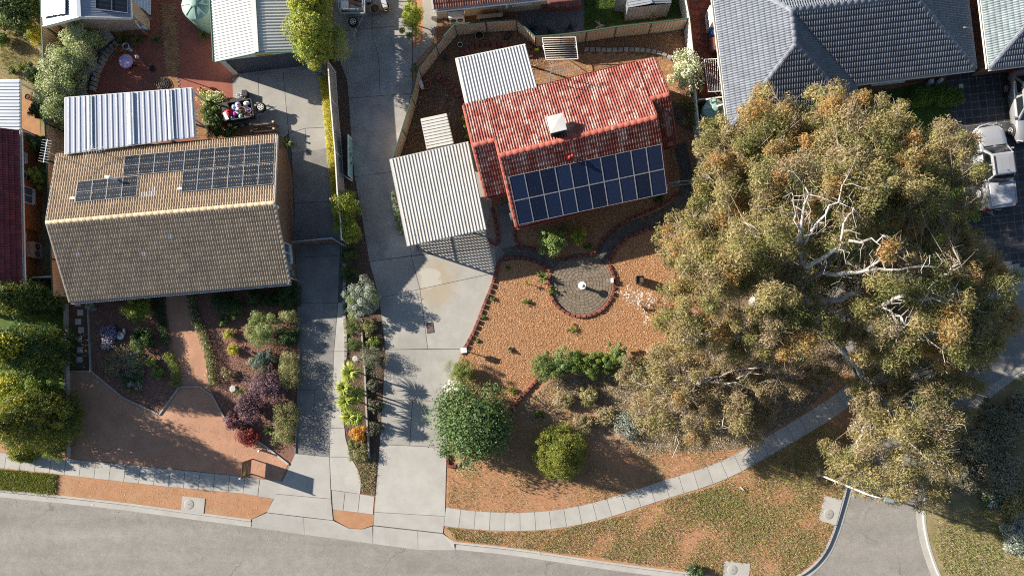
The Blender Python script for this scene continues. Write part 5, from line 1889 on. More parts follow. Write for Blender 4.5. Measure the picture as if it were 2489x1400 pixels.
MB().box(P(1026, 210) + Vector((0, 0, .52)), (.24, .44, .04), .35).build('lid', 'white_paint', t_)
t_ = thing('seed_tray', 'black rectangular tray on the gravel by the tan fence', 'tray', P(1234, 90))
MB().box(P(1234, 90) + Vector((0, 0, .05)), (.24, .55, .1), -.75).build('tray', 'black', t_)
MB().box(P(1234, 90) + Vector((0, 0, .102)), (.18, .48, .01), -.75).build('soil', 'soil', t_)
for x, y, lab in ((1302, 123, 'lime green ball beside the red stone border, nearer the pot'), (1307, 122, 'lime green ball beside the red stone border, nearer the rack')):
    t_ = thing('garden_ball', lab, 'ball', P(x, y), 'lime balls by the drying rack')
    MB().lathe(P(x, y) + Vector((0, 0, .1)), [(.1 * math.sin(math.pi * k / 8) + .001, -.1 * math.cos(math.pi * k / 8)) for k in range(9)], 14).build('sphere', 'lime_ball', t_)
    MB().lathe(P(x, y), [(.05, 0), (.05, .02)], 10).build('foot', 'black', t_)


def drying_rack(label, corners, z, n, mat='white_paint'):
    c = [P(x, y, z) for x, y in corners]
    t_ = thing('drying_rack', label, 'clothes line', g_((c[0] + c[2]) / 2), 'folding clothes lines')
    for a, b in zip(c, c[1:] + c[:1]):
        MB().beam(a, b, .04, .04).build('frame', mat, t_)
    for k in range(1, n):
        a, b = c[0].lerp(c[3], k / n), c[1].lerp(c[2], k / n)
        MB().tube([a, b], .012, 5).build('line', mat, t_)
    for p in (c[0], c[1]):
        MB().beam(g_(p), p, .05, .05).build('post', mat, t_)
    for p, q in ((c[0], c[3]), (c[1], c[2])):
        MB().beam(g_(p) + Vector((0, 0, z * .4)), p.lerp(q, .6), .03, .03).build('stay', mat, t_)


drying_rack('wide folding clothes line against the tan fence', [(1318, 93), (1399, 91), (1405, 144), (1327, 146)], 1.5, 10)
drying_rack('narrow folding clothes line on the red crazy paving', [(1760, 143), (1756, 222), (1722, 224), (1712, 145)], 1.5, 9)

# birdbath, planter, letterbox, garden lamp
p = P(1414, 697)
t_ = thing('birdbath', 'white stone pedestal in the middle of the round patio', 'pedestal', p)
MB().lathe(p + Vector((0, 0, .045)), [(.19, 0), (.19, .06), (.12, .1), (.09, .3), (.1, .5), (.17, .56)], 20).build('column', 'white_paint', t_)
MB().lathe(p + Vector((0, 0, .6)), [(.1, 0), (.24, .05), (.26, .1), (.22, .1), (.15, .08), (.05, .16), (.02, .2)], 24).build('top', 'white_paint', t_)
p = P(1553, 682)
t_ = thing('planter_box', 'square black planter box on short legs in the mulch', 'planter', p)
for dx, dy, w, d in ((-.22, 0, .04, .48), (.22, 0, .04, .48), (0, -.22, .4, .04), (0, .22, .4, .04)):
    MB().box(p + Vector((dx, dy, .42)), (w, d, .42)).build('side', 'black', t_)
MB().box(p + Vector((0, 0, .45)), (.4, .4, .2)).build('soil', 'soil', t_)
for dx in (-.2, .2):
    for dy in (-.2, .2):
        MB().box(p + Vector((dx, dy, .12)), (.05, .05, .24)).build('leg', 'zinc', t_)
p = P(1131, 852)
t_ = thing('letterbox', 'white metal letterbox on a post beside the driveway', 'letterbox', p)
MB().box(p + Vector((0, 0, .35)), (.06, .06, .7), -.2).build('post', 'steel_dark', t_)
MB().box(p + Vector((0, 0, .82)), (.34, .28, .26), .1).build('box', 'white_paint', t_)
MB().box(p + Vector((0, 0, .965)), (.38, .32, .03), .1).build('lid', 'white_paint', t_)
MB().box(p + Vector((-.02, -.142, .86)), (.22, .012, .04), .1).build('slot', 'black', t_)
p = P(1487, 683)
t_ = thing('garden_lamp', 'small white lamp box on the patio edging stones', 'lamp', p)
MB().box(p + Vector((0, 0, .25)), (.16, .3, .16)).build('case', 'white_plastic', t_)
MB().box(p + Vector((0, 0, .1)), (.08, .08, .2)).build('stem', 'zinc', t_)

# street lamp
p = P(1991, 1153)
t_ = thing('street_lamp', 'tall white street lamp pole rising through the gum leaves', 'street lamp', p)
MB().tube([p, p + Vector((0, 0, 3.5)), p + Vector((0, 0, 7.0))], [.07, .055, .04], 12).build('pole', 'white_paint', t_)
MB().tube([p + Vector((0, 0, 6.9)), p + Vector((.2, -.05, 7.15)), p + Vector((.8, -.2, 7.25))], .035, 8).build('arm', 'white_paint', t_)
MB().box(p + Vector((1.0, -.25, 7.24)), (.5, .2, .1), -.25).build('lamp_head', 'zinc', t_)
MB().lathe(p, [(.16, 0), (.16, .05), (.09, .08)], 14).build('base', 'concrete_new', t_)

# real estate board
a, b = P(615, 1115), P(612, 1151)
t_ = thing('sale_board', 'brown real estate board on two posts beside the footpath', 'sign', (a + b) / 2)
for p, nm in ((a, 0), (b, 0)):
    MB().box(p + Vector((0, 0, .88)), (.06, .06, 1.76)).build('post', 'steel_dark', t_)
d = (b - a).normalized()
nrm = Vector((-d.y, d.x, 0))
if nrm.x < 0:
    nrm = -nrm
c = (a + b) / 2
rz = math.atan2(d.y, d.x)
bd_ = MB().box(None, ((b - a).length + .1, .03, 1.4), M4=Matrix.Translation(c + nrm * .05 + Vector((0, 0, 1.08))) @ Matrix.Rotation(rz, 4, 'Z')).build('board', 'sign_brown', t_)
for off, z, w, h, mt in ((-.1, 1.45, .5, .14, 'sign_pink'), (.0, 1.22, .7, .1, 'sign_pink'), (-.05, 1.02, .55, .1, 'sign_pink'), (.12, .75, .45, .2, 'sign_pink'), (-.1, 1.68, .75, .1, 'sign_brown')):
    MB().box(None, (w, .006, h), M4=Matrix.Translation(c + nrm * .07 + d * off + Vector((0, 0, z))) @ Matrix.Rotation(rz, 4, 'Z')).build('print', mt, bd_)
MB().lathe(None, [(.18, 0), (.18, .006)], 20, M4=Matrix.Translation(c + nrm * .069 + d * .25 + Vector((0, 0, 1.45))) @ Matrix.Rotation(rz, 4, 'Z') @ Matrix.Rotation(-math.pi / 2, 4, 'X') @ Matrix.Diagonal((.8, 1.1, 1, 1))).build('oval_logo', 'sign_yellow', bd_)
MB().box(None, (.1, .05, .1), M4=Matrix.Translation(c + d * .5 + Vector((0, 0, 1.82)))).build('corner_cap', 'white_plastic', t_)

# teal board by the middle fence
a, b = P(856, 340), P(857, 436)
t_ = thing('teal_board', 'teal painted board with dark script standing beside the driveway', 'sign', (a + b) / 2)
d = (b - a).normalized()
MB().beam(a + Vector((0, 0, .5)), b + Vector((0, 0, .5)), .05, .92).build('board', 'teal_paint', t_)
MB().beam(a + Vector((0, 0, .975)), b + Vector((0, 0, .975)), .07, .04).build('cap', 'white_paint', t_)
for x in (a, b):
    MB().box(x + Vector((0, 0, .5)), (.06, .06, 1.0)).build('post', 'white_paint', t_)
for s0, R_, a0, a1 in ((1.25, .16, -2.6, 1.0), (1.0, .1, .2, 2.6), (1.55, .2, .6, 3.4), (.95, .22, -1.2, -.2)):
    pts_ = [a + Vector((.045, 0, .55 + R_ * math.cos(q))) + d * (s0 + R_ * math.sin(q)) for q in np.linspace(a0, a1, 10)]
    MB().tube(pts_, .018, 5).build('stroke', 'green_trim', t_)
t_ = thing('fallen_post', 'white post lying at the end of the teal board', 'post', P(845, 432))
MB().tube([P(833, 426) + Vector((0, 0, .25)), P(857, 441) + Vector((0, 0, .06))], .05, 10).build('shaft', 'white_paint', t_)
MB().lathe(P(833, 426) + Vector((0, 0, .25)), [(.06, -.03), (.06, .03)], 10).build('cap', 'white_plastic', t_)
t_ = thing('timber_offcut', 'grey weathered log on the corner verge grass', 'log', P(1805, 1188))
MB().tube([P(1798, 1182) + Vector((0, 0, .05)), P(1806, 1189) + Vector((0, 0, .07)), P(1813, 1195) + Vector((0, 0, .05))], [.05, .06, .045], 8).build('log', 'timber_grey', t_)
t_ = thing('bollard_light', 'grey tube light at the edge of the shrub bed near the sale board', 'lamp', P(637, 1094))
MB().tube([P(637, 1094), P(637, 1094) + Vector((0, 0, .5))], .06, 12).build('tube', 'zinc', t_)
MB().lathe(P(637, 1094) + Vector((0, 0, .5)), [(.08, 0), (.08, .03), (.0, .06)], 12).build('cap', 'white_paint', t_)
t_ = thing('litter', 'small white litter on the road by the kerb', 'litter', P(221, 1229))
mb = MB()
o = P(221, 1229) + Vector((0, 0, -.125))
for k in range(3):
    q = Vector((random.uniform(-.04, .04), random.uniform(-.04, .04), 0))
    mb.face([o + q, o + q + Vector((.07, .02, .03)), o + q + Vector((.06, .07, .05)), o + q + Vector((-.01, .06, .02))])
mb.build('paper', 'white_plastic', t_)

# statue / ornament in the tan house garden, stone in shrub bed
t_ = thing('garden_ornament', 'white stone basin beside the lavender in the tan house garden', 'ornament', P(300, 815))
MB().lathe(P(300, 817), [(.12, 0), (.1, .2), (.22, .3), (.24, .35), (.18, .33), (.02, .3)], 20).build('basin', 'white_paint', t_)
MB().tube([P(303, 812), P(308, 804) + Vector((0, 0, .3)), P(311, 800) + Vector((0, 0, .45))], [.1, .09, .05], 10).build('figure', 'white_paint', t_)
for x, y, r, lab in ((669, 876, .16, 'pale flat stone beside the blue green shrub'), (865, 872, .22, 'grey flat stone between the driveways'), (568, 945, .25, 'low stone block beside the green ball bush')):
    mb = MB().lathe(P(x, y), [(r, 0), (r * .95, .1), (r * .7, .14)], 7, smooth=False)
    tag(mb.build('garden_stone', 'slab_pale'), lab, 'stone', 'garden stones')

# terrace steps and curved stone wall
for k, (x, y, rz, lab) in enumerate(((256, 94, -.85, 'uppermost pale slab step of the curved terrace'), (222, 163, -1.0, 'middle pale slab step of the curved terrace'), (194, 226, -1.15, 'lowest pale slab step of the curved terrace'))):
    t_ = thing('terrace_step', lab, 'step', P(x, y), 'pale slab steps of the terrace')
    for j in (-1, 1):
        MB().box(None, (1.05, .52, .3), M4=Matrix.Translation(P(x, y) + Vector((0, 0, .3))) @ Matrix.Rotation(rz, 4, 'Z') @ Matrix.Translation((0, j * .265, 0))).build('slab', 'slab_pale', t_)
for k, (x, y, rz, lab) in enumerate(((246, 122, -.9, 'upper bed of black stones between the terrace steps'), (203, 193, -1.1, 'lower bed of black stones between the terrace steps'))):
    t_ = thing('stone_bed', lab, 'stone bed', P(x, y), 'beds of black stones')
    MB().box(None, (1.1, .8, .2), M4=Matrix.Translation(P(x, y) + Vector((0, 0, .2))) @ Matrix.Rotation(rz, 4, 'Z')).build('bed', 'rubble', t_)
    q = [Matrix.Translation(P(x, y)) @ Matrix.Rotation(rz, 4, 'Z') @ Vector((sx * .55, sy * .4, 0)) for sx, sy in ((-1, -1), (1, -1), (1, 1), (-1, 1))]
    scatter('pebbles', [(v.x, v.y) for v in q], 700, .12, [(.03, .03, .035), (.08, .08, .09), (.4, .4, .42), (.05, .05, .05)], .31, aspect=.7, seed=60 + k, parent=t_, px=False, flatness=.8)
edging([(290, 108), (272, 122), (258, 142), (245, 165), (236, 190), (228, 228)], 'curved low stone wall beside the terrace steps', size=.3, w=.28, h=.34, mat='stone_grey', name='stone_wall')

# courtyard furniture
p = P(322, 161)
t_ = thing('round_table', 'round pale garden table in the red courtyard', 'table', p)
MB().lathe(p + Vector((0, 0, .68)), [(.02, .02), (.42, .02), (.45, .05), (.42, .09), (.1, .1)], 30).build('table_top', 'lilac', t_)
MB().tube([p, p + Vector((0, 0, .7))], .05, 8).build('pedestal', 'steel_dark', t_)
for k in range(3):
    a = 2.1 * k
    MB().beam(p + Vector((0, 0, .04)), p + Vector((.35 * math.cos(a), .35 * math.sin(a), .04)), .06, .05).build('foot', 'steel_dark', t_)
p = P(372, 168)
t_ = thing('patio_heater', 'thin dark patio stand with shiny head beside the round table', 'stand', p)
MB().lathe(p, [(.2, 0), (.2, .06), (.05, .1)], 16).build('base', 'black', t_)
MB().tube([p, p + Vector((0, 0, 1.75))], .03, 8).build('pole', 'steel_dark', t_)
MB().lathe(p + Vector((0, 0, 1.7)), [(.09, 0), (.12, .12), (.05, .2), (.03, .3)], 12).build('head', 'frame_silver', t_)
p = P(396, 206)
t_ = thing('fire_pit', 'round rusty wire fire pit on the red courtyard', 'fire pit', p)
for r in (.45, .32, .2):
    MB().tube([p + Vector((r * math.cos(a), r * math.sin(a), .14)) for a in np.linspace(0, 2 * math.pi, 25)], .018, 5).build('ring', 'steel_dark', t_)
for k in range(12):
    a = 2 * math.pi * k / 12
    MB().beam(p + Vector((0, 0, .13)), p + Vector((.45 * math.cos(a), .45 * math.sin(a), .13)), .02, .02).build('spoke', 'steel_dark', t_)
MB().lathe(p, [(.25, 0), (.42, .08), (.43, .12)], 20).build('bowl', 'timber', t_)
for x, y, rz, lab, mt in ((312, 62, .1, 'white slatted chair on the dark deck, nearer the hedge', 'white_paint'), (338, 62, -.5, 'white slatted chair on the dark deck, nearer the courtyard', 'white_paint')):
    p = P(x, y)
    R = Matrix.Translation(p + Vector((0, 0, .18))) @ Matrix.Rotation(rz, 4, 'Z')
    t_ = thing('deck_chair', lab, 'chair', p, 'white chairs on the dark deck')
    for k in range(5):
        MB().box(None, (.05, .42, .02), M4=R @ Matrix.Translation((-.2 + .1 * k, 0, .42))).build('slat', mt, t_)
    for k in range(5):
        MB().box(None, (.05, .03, .42), M4=R @ Matrix.Translation((-.2 + .1 * k, .24, .68))).build('back_slat', mt, t_)
    for sx in (-.24, .24):
        for sy in (-.22, .24):
            MB().box(None, (.04, .04, .44), M4=R @ Matrix.Translation((sx, sy, .22))).build('leg', mt, t_)
        MB().box(None, (.04, .5, .04), M4=R @ Matrix.Translation((sx, 0, .62))).build('armrest', mt, t_)
p = P(357, 72)
t_ = thing('gas_bottle', 'blue and white round gas bottle at the deck corner', 'gas bottle', p)
MB().lathe(p + Vector((0, 0, .18)), [(.14, 0), (.2, .06), (.2, .35), (.12, .45), (.05, .5)], 18).build('bottle', 'pale_blue', t_)
MB().lathe(p + Vector((0, 0, .66)), [(.09, 0), (.09, .1)], 12).build('collar', 'blue_plastic', t_)
dk = thing('timber_deck', 'dark stained timber deck under the top left flat', 'deck', P(300, 70))
for k in range(14):
    MB().beam(P(258, 46 + 3.4 * k) + Vector((0, 0, .15)), P(362, 41 + 3.4 * k) + Vector((0, 0, .15)), .082, .05).build('plank', 'timber', dk)
MB().beam(P(262, 92) + Vector((0, 0, .07)), P(364, 88) + Vector((0, 0, .07)), .05, .15).build('fascia', 'timber', dk)
hr = thing('deck_rail', 'pale sloping handrail at the deck corner', 'handrail', P(356, 88))
MB().beam(P(362, 88) + Vector((0, 0, .95)), P(345, 50) + Vector((0, 0, 1.9)), .07, .07).build('rail', 'white_tin', hr)
MB().box(P(363, 90) + Vector((0, 0, .5)), (.08, .08, 1.0)).build('post', 'timber', hr)
p = P(650, 318)
t_ = thing('timber_bench', 'brown timber frame bench behind the tan roof', 'bench', p)
R = Matrix.Translation(p) @ Matrix.Rotation(math.radians(6), 4, 'Z')
for sx in (-.72, .72):
    for sy in (-.24, .2):
        MB().box(None, (.09, .09, .9), M4=R @ Matrix.Translation((sx, sy, .45))).build('post', 'timber', t_)
        MB().box(None, (.11, .11, .03), M4=R @ Matrix.Translation((sx, sy, .915))).build('post_cap', 'cream_tin', t_)
    MB().box(None, (.07, .5, .07), M4=R @ Matrix.Translation((sx, 0, .65))).build('armrest', 'timber', t_)
for k in range(5):
    MB().box(None, (1.4, .075, .03), M4=R @ Matrix.Translation((0, -.18 + .085 * k, .42))).build('slat', 'timber', t_)
for z in (.62, .8):
    MB().box(None, (1.4, .03, .07), M4=R @ Matrix.Translation((0, .2, z))).build('back_rail', 'cream_tin', t_)
MB().box(None, (1.4, .04, .07), M4=R @ Matrix.Translation((0, -.24, .62))).build('front_rail', 'cream_tin', t_)
t_ = thing('timber_bench', 'pale timber bench against the fence under the cream house', 'bench', P(1190, 50))
for k in range(3):
    MB().beam(P(1160, 47 + 3 * k) + Vector((0, 0, .42)), P(1223, 41 + 3 * k) + Vector((0, 0, .42)), .075, .04).build('slat', 'cream_paint', t_)
for x, y in ((1166, 50), (1218, 45)):
    MB().box(P(x, y) + Vector((0, 0, .2)), (.06, .25, .4)).build('leg', 'timber', t_)
t_ = thing('packing_crate', 'brown slatted crate under the cream house eaves', 'crate', P(1192, 30))
for k in range(5):
    MB().beam(P(1172, 38 - 3.2 * k) + Vector((0, 0, .6)), P(1212, 34 - 3.2 * k) + Vector((0, 0, .6)), .07, .03).build('slat', 'cane', t_)
MB().box(P(1192, 30) + Vector((0, 0, .29)), (1.0, .4, .56), .08).build('body', 'cane', t_)
t_ = thing('wheelie_trolley', 'blue handled metal trolley on the crazy paving', 'trolley', P(1722, 92))
MB().box(P(1727, 92) + Vector((0, 0, .5)), (.3, .45, .6), .1).build('bin', 'blue_plastic', t_)
for y in (86, 99):
    MB().beam(P(1704, y) + Vector((0, 0, .2)), P(1722, y - 3) + Vector((0, 0, .9)), .03, .03).build('handle', 'steel_dark', t_)
MB().beam(P(1704, 86) + Vector((0, 0, .2)), P(1704, 99) + Vector((0, 0, .2)), .03, .03).build('axle', 'steel_dark', t_)
t_ = thing('flue_pipe', 'short brown pipe lying by the grey house wall', 'pipe', P(1735, 120))
MB().tube([P(1732, 85) + Vector((0, 0, .9)), P(1733, 128) + Vector((0, 0, .9))], .09, 12).build('pipe', 'cane', t_)
MB().box(P(1730, 120) + Vector((0, 0, .42)), (.4, .8, .84), .1).build('cabinet', 'brick_red', t_)
for x, y, rz, lab in ((2277, 203, .6, 'pale bent pot plant stand by the grey house door'), (2255, 205, .1, 'stack of pale boxes under the grey house eaves')):
    t_ = thing('porch_box', lab, 'box', P(x, y))
    MB().box(P(x, y) + Vector((0, 0, .2)), (.35, .25, .4), rz).build('body', 'plastic_cover', t_)
    MB().box(P(x, y) + Vector((.05, .05, .43)), (.25, .2, .05), rz).build('lid', 'white_tin', t_)
t_ = thing('drain_tile', 'small pale square lid in the black driveway', 'drain cover', P(2336, 210))
MB().prism([xy(*q) for q in ((2330, 206), (2340, 205), (2341, 214), (2331, 215))], .0, .03).build('lid', 'white_tin', t_)
MB().prism(inset([xy(*q) for q in ((2330, 206), (2340, 205), (2341, 214), (2331, 215))], -.02), .0, .026).build('frame', 'zinc', t_)


# ================================================================ vehicles
def wheel(parent, p, axis, r=.33, w=.22, rim='frame_silver'):
    """p centre; axis direction of the axle"""
    q = Vector(axis).to_track_quat('Z', 'Y').to_matrix().to_4x4()
    T = Matrix.Translation(p) @ q
    wl_ = MB().lathe(None, [(r * .6, -w / 2), (r * .93, -w / 2), (r, -w * .35), (r, w * .35), (r * .93, w / 2), (r * .6, w / 2)], 24, M4=T).build('wheel', 'rubber', parent)
    MB().lathe(None, [(r * .62, w * .3), (r * .62, w * .52), (r * .54, w * .5), (r * .5, w * .36), (.03, w * .4)], 20, M4=T).build('rim', rim, wl_)
    for k in range(6):
        a = math.pi * k / 3
        MB().box(None, (r * .5, r * .12, .03), M4=T @ Matrix.Rotation(a, 4, 'Z') @ Matrix.Translation((r * .28, 0, w * .46))).build('spoke', rim, wl_)
    return wl_


def car(name, label, base, rz, secs, cab, paint, L, ute=False, wheels=(1.55, -1.5), hw=.9):
    """secs: stations (y, z_low, z_belt, half width low, half width belt, z_top, half width top); y forward.
    cab: (belt front, roof front, roof rear, belt rear, z_belt, z_roof, hw_belt, hw_roof)"""
    t_ = thing(name, label, 'ute' if ute else 'car', base)
    T = Matrix.Translation(base) @ Matrix.Rotation(rz, 4, 'Z')
    rings = []
    for y, zl, zb, wl_, wb, zt, wt in secs:
        pr_ = [(0, zl), (wl_ * .9, zl), (wl_, zl + .08), (wb * 1.0, (zl + zb) * .5), (wb, zb - .12), (wb * .97, zb - .03), (wt, zt - .015), (wt * .6, zt), (0, zt + .012)]
        ring_ = [(x, y, z) for x, z in pr_] + [(-x, y, z) for x, z in pr_[-2:0:-1]]
        rings.append([T @ Vector(q) for q in ring_])
    n = len(rings[0])
    mb = MB()
    mb.raw([q for r in rings for q in r], [(i * n + k, i * n + (k + 1) % n, (i + 1) * n + (k + 1) % n, (i + 1) * n + k) for i in range(len(rings) - 1) for k in range(n)], 0, True)
    mb.face(rings[0][::-1])
    mb.face(rings[-1])
    mb.build('body', paint, t_)
    bf, rf_, rr2, br_, zb, zr, wb, wr = cab
    lo = [(-wb, bf), (wb, bf), (wb, br_), (-wb, br_)]
    hi = [(-wr, rf_), (wr, rf_), (wr, rr2), (-wr, rr2)]
    # roof skin with rounded edge
    m2 = MB()
    lays = [(1.0, zr - .07, 0), (.97, zr - .02, .03), (.88, zr + .012, .08), (.4, zr + .03, .3)]
    rg_ = []
    for s, z, e in lays:
        rg_.append([T @ Vector((x * s, (y + (-e if y > (rf_ + rr2) / 2 else e)), z)) for x, y in hi])
    for r0, r1 in zip(rg_, rg_[1:]):
        for k in range(4):
            m2.face([r0[k], r0[(k + 1) % 4], r1[(k + 1) % 4], r1[k]], 0, True)
    m2.face(rg_[-1], 0, True)
    m2.build('cab_roof', paint, t_)
    # pillars and glass
    g = MB()
    LO = [T @ Vector((x, y, zb - .02)) for x, y in lo]
    HI = [T @ Vector((x, y, zr - .07)) for x, y in hi]
    inn = lambda a, b, c, d, m_: [a.lerp(b, m_).lerp(d.lerp(c, m_), m_), b.lerp(a, m_).lerp(c.lerp(d, m_), m_), c.lerp(d, m_).lerp(b.lerp(a, m_), m_), d.lerp(c, m_).lerp(a.lerp(b, m_), m_)]
    frame = MB()
    for k in range(4):
        frame.face([LO[k], LO[(k + 1) % 4], HI[(k + 1) % 4], HI[k]])
    frame.build('pillars', paint, t_)
    for k, nm in ((0, 'windscreen'), (2, 'rear_window')):
        a, b, c, d = LO[k], LO[(k + 1) % 4], HI[(k + 1) % 4], HI[k]
        o = (b - a).cross(d - a).normalized()
        ctr = (LO[0] + LO[2]) / 2
        if o.dot((a + b) / 2 - ctr) < 0:
            o = -o
        MB_ = MB()
        MB_.face([q + o * .012 for q in inn(a, b, c, d, .07)])
        MB_.build(nm, 'glass_dark', t_)
    for k in (1, 3):
        a, b, c, d = LO[k], LO[(k + 1) % 4], HI[(k + 1) % 4], HI[k]
        o = (b - a).cross(d - a).normalized()
        if o.dot((a + b) / 2 - (LO[0] + LO[2]) / 2) < 0:
            o = -o
        for f0, f1 in ((.06, .48), (.54, .93)):
            MB_ = MB()
            MB_.face([q + o * .012 for q in (a.lerp(b, f0).lerp(d.lerp(c, f0), .12), a.lerp(b, f1).lerp(d.lerp(c, f1), .12), a.lerp(b, f1).lerp(d.lerp(c, f1), .88), a.lerp(b, f0).lerp(d.lerp(c, f0), .88))])
            MB_.build('side_window', 'glass_dark', t_)
    for sx in (-1, 1):
        for y in wheels:
            wheel(t_, T @ Vector((sx * (hw - .1), y, .36)), T.to_3x3() @ Vector((sx, 0, 0)), .36, .24)
            arch = [T @ Vector((sx * (hw + .005), y + .44 * math.cos(a), .36 + .44 * math.sin(a))) for a in np.linspace(0, math.pi, 11)]
            MB().tube(arch, .045, 6).build('wheel_arch', 'steel_dark', t_)
        MB().box(None, (.2, .1, .14), M4=T @ Matrix.Translation((sx * (hw + .1), bf - .25, zb + .05))).build('mirror', paint, t_)
        MB().box(None, (.3, .06, .14), M4=T @ Matrix.Translation((sx * (hw - .25), L / 2 - .06, .74)) @ Matrix.Rotation(-sx * .3, 4, 'Z')).build('headlight', 'lamp_clear', t_)
        MB().box(None, (.12, .1, .3), M4=T @ Matrix.Translation((sx * (hw - .06), -L / 2 + .03, .85))).build('tail_light', 'lamp_red', t_)
        for yd in (bf - .35, (bf + br_) / 2 - .1, br_ + .12):
            MB().box(None, (.012, .012, .5), M4=T @ Matrix.Translation((sx * (hw - .005), yd, .72))).build('door_seam', 'black', t_)
        for yd in ((bf + br_) / 2 + .1, br_ + .35):
            MB().box(None, (.03, .16, .03), M4=T @ Matrix.Translation((sx * (hw + .0), yd, .93))).build('door_handle', 'frame_silver', t_)
    MB().box(None, (hw * 1.7, .12, .2), M4=T @ Matrix.Translation((0, L / 2 - .02, .5))).build('front_bumper', 'steel_dark', t_)
    MB().box(None, (hw * 1.8, .14, .16), M4=T @ Matrix.Translation((0, -L / 2, .55))).build('rear_bumper', 'steel_dark', t_)
    MB().box(None, (.38, .015, .12), M4=T @ Matrix.Translation((0, -L / 2 - .075, .62))).build('number_plate', 'white_plastic', t_)
    return t_, T


ute, T = car('ute', 'silver white utility truck with covered tray on the black driveway', P(2398, 414), math.radians(7.7),
             [(-2.65, .5, .98, .84, .88, 1.12, .80), (-2.5, .4, .98, .88, .92, 1.16, .84), (-.8, .35, 1.0, .9, .93, 1.16, .86), (.9, .35, 1.02, .9, .93, 1.10, .84), (1.6, .36, .98, .9, .93, 1.08, .82), (2.2, .38, .90, .88, .90, 1.02, .74), (2.52, .42, .80, .78, .80, .88, .60), (2.64, .46, .70, .66, .68, .74, .5)],
             (1.22, .62, -.72, -.98, 1.08, 1.78, .86, .68), 'car_white', 5.3, True, (1.62, -1.5), .93)
mb = MB()
mb.raw([T @ Vector(q) for q in ((-.76, -2.52, 1.19), (.76, -2.52, 1.19), (.78, -1.12, 1.22), (-.78, -1.12, 1.22), (-.72, -2.48, 1.235), (.72, -2.48, 1.235), (.74, -1.16, 1.265), (-.74, -1.16, 1.265))],
       [(4, 5, 6, 7), (0, 1, 5, 4), (1, 2, 6, 5), (2, 3, 7, 6), (3, 0, 4, 7)], 0, False)
mb.build('tray_cover', 'plastic_cover', ute)
for sx in (-1, 1):
    MB().beam(T @ Vector((sx * .84, -2.5, 1.2)), T @ Vector((sx * .86, -1.1, 1.22)), .08, .05).build('tray_rail', 'car_white', ute)
    MB().beam(T @ Vector((sx * .62, -.65, 1.83)), T @ Vector((sx * .62, .5, 1.83)), .04, .04).build('roof_rail', 'steel_dark', ute)
    MB().beam(T @ Vector((sx * .98, -.9, .42)), T @ Vector((sx * .98, 1.0, .42)), .14, .05).build('side_step', 'frame_silver', ute)
MB().box(None, (1.36, .26, .03), M4=T @ Matrix.Translation((0, -.9, 1.5))).build('rear_panel', 'steel_dark', ute)
bbar = [T @ Vector(q) for q in ((-.9, 2.35, .75), (-.62, 2.66, .82), (0, 2.76, .84), (.62, 2.66, .82), (.9, 2.35, .75))]
MB().tube(bbar, .05, 8).build('bull_bar', 'frame_silver', ute)
MB().tube([q - Vector((0, 0, .28)) for q in bbar], .05, 8).build('bull_bar', 'frame_silver', ute)
for sx in (-.45, .45):
    MB().beam(T @ Vector((sx, 2.7, .5)), T @ Vector((sx, 2.7, .92)), .05, .05).build('bar_upright', 'frame_silver', ute)
MB().beam(T @ Vector((0, -2.68, .5)), T @ Vector((0, -2.9, .48)), .08, .06).build('tow_bar', 'black', ute)
MB().tube([T @ Vector((.1, -.5, 1.8)), T @ Vector((.1, -.55, 2.0))], .02, 6).build('aerial', 'black', ute)
MB().beam(T @ Vector((-.72, 1.26, 1.09)), T @ Vector((.72, 1.26, 1.09)), .09, .02).build('scuttle', 'black', ute)
car('parked_car', 'silver blue car nose down at the right picture edge', P(2476, 268), math.radians(180 + 6),
    [(-2.2, .5, .95, .8, .84, 1.08, .76), (-2.0, .35, 1.0, .86, .9, 1.12, .8), (-.8, .3, .98, .88, .92, 1.06, .84), (.8, .3, .96, .88, .92, 1.02, .82), (1.5, .32, .9, .87, .9, .98, .78), (2.0, .35, .78, .82, .84, .88, .66), (2.25, .4, .66, .66, .7, .72, .5)],
    (1.0, .3, -1.3, -2.0, 1.0, 1.55, .84, .64), 'car_silver', 4.5, False, (1.4, -1.35), .91)


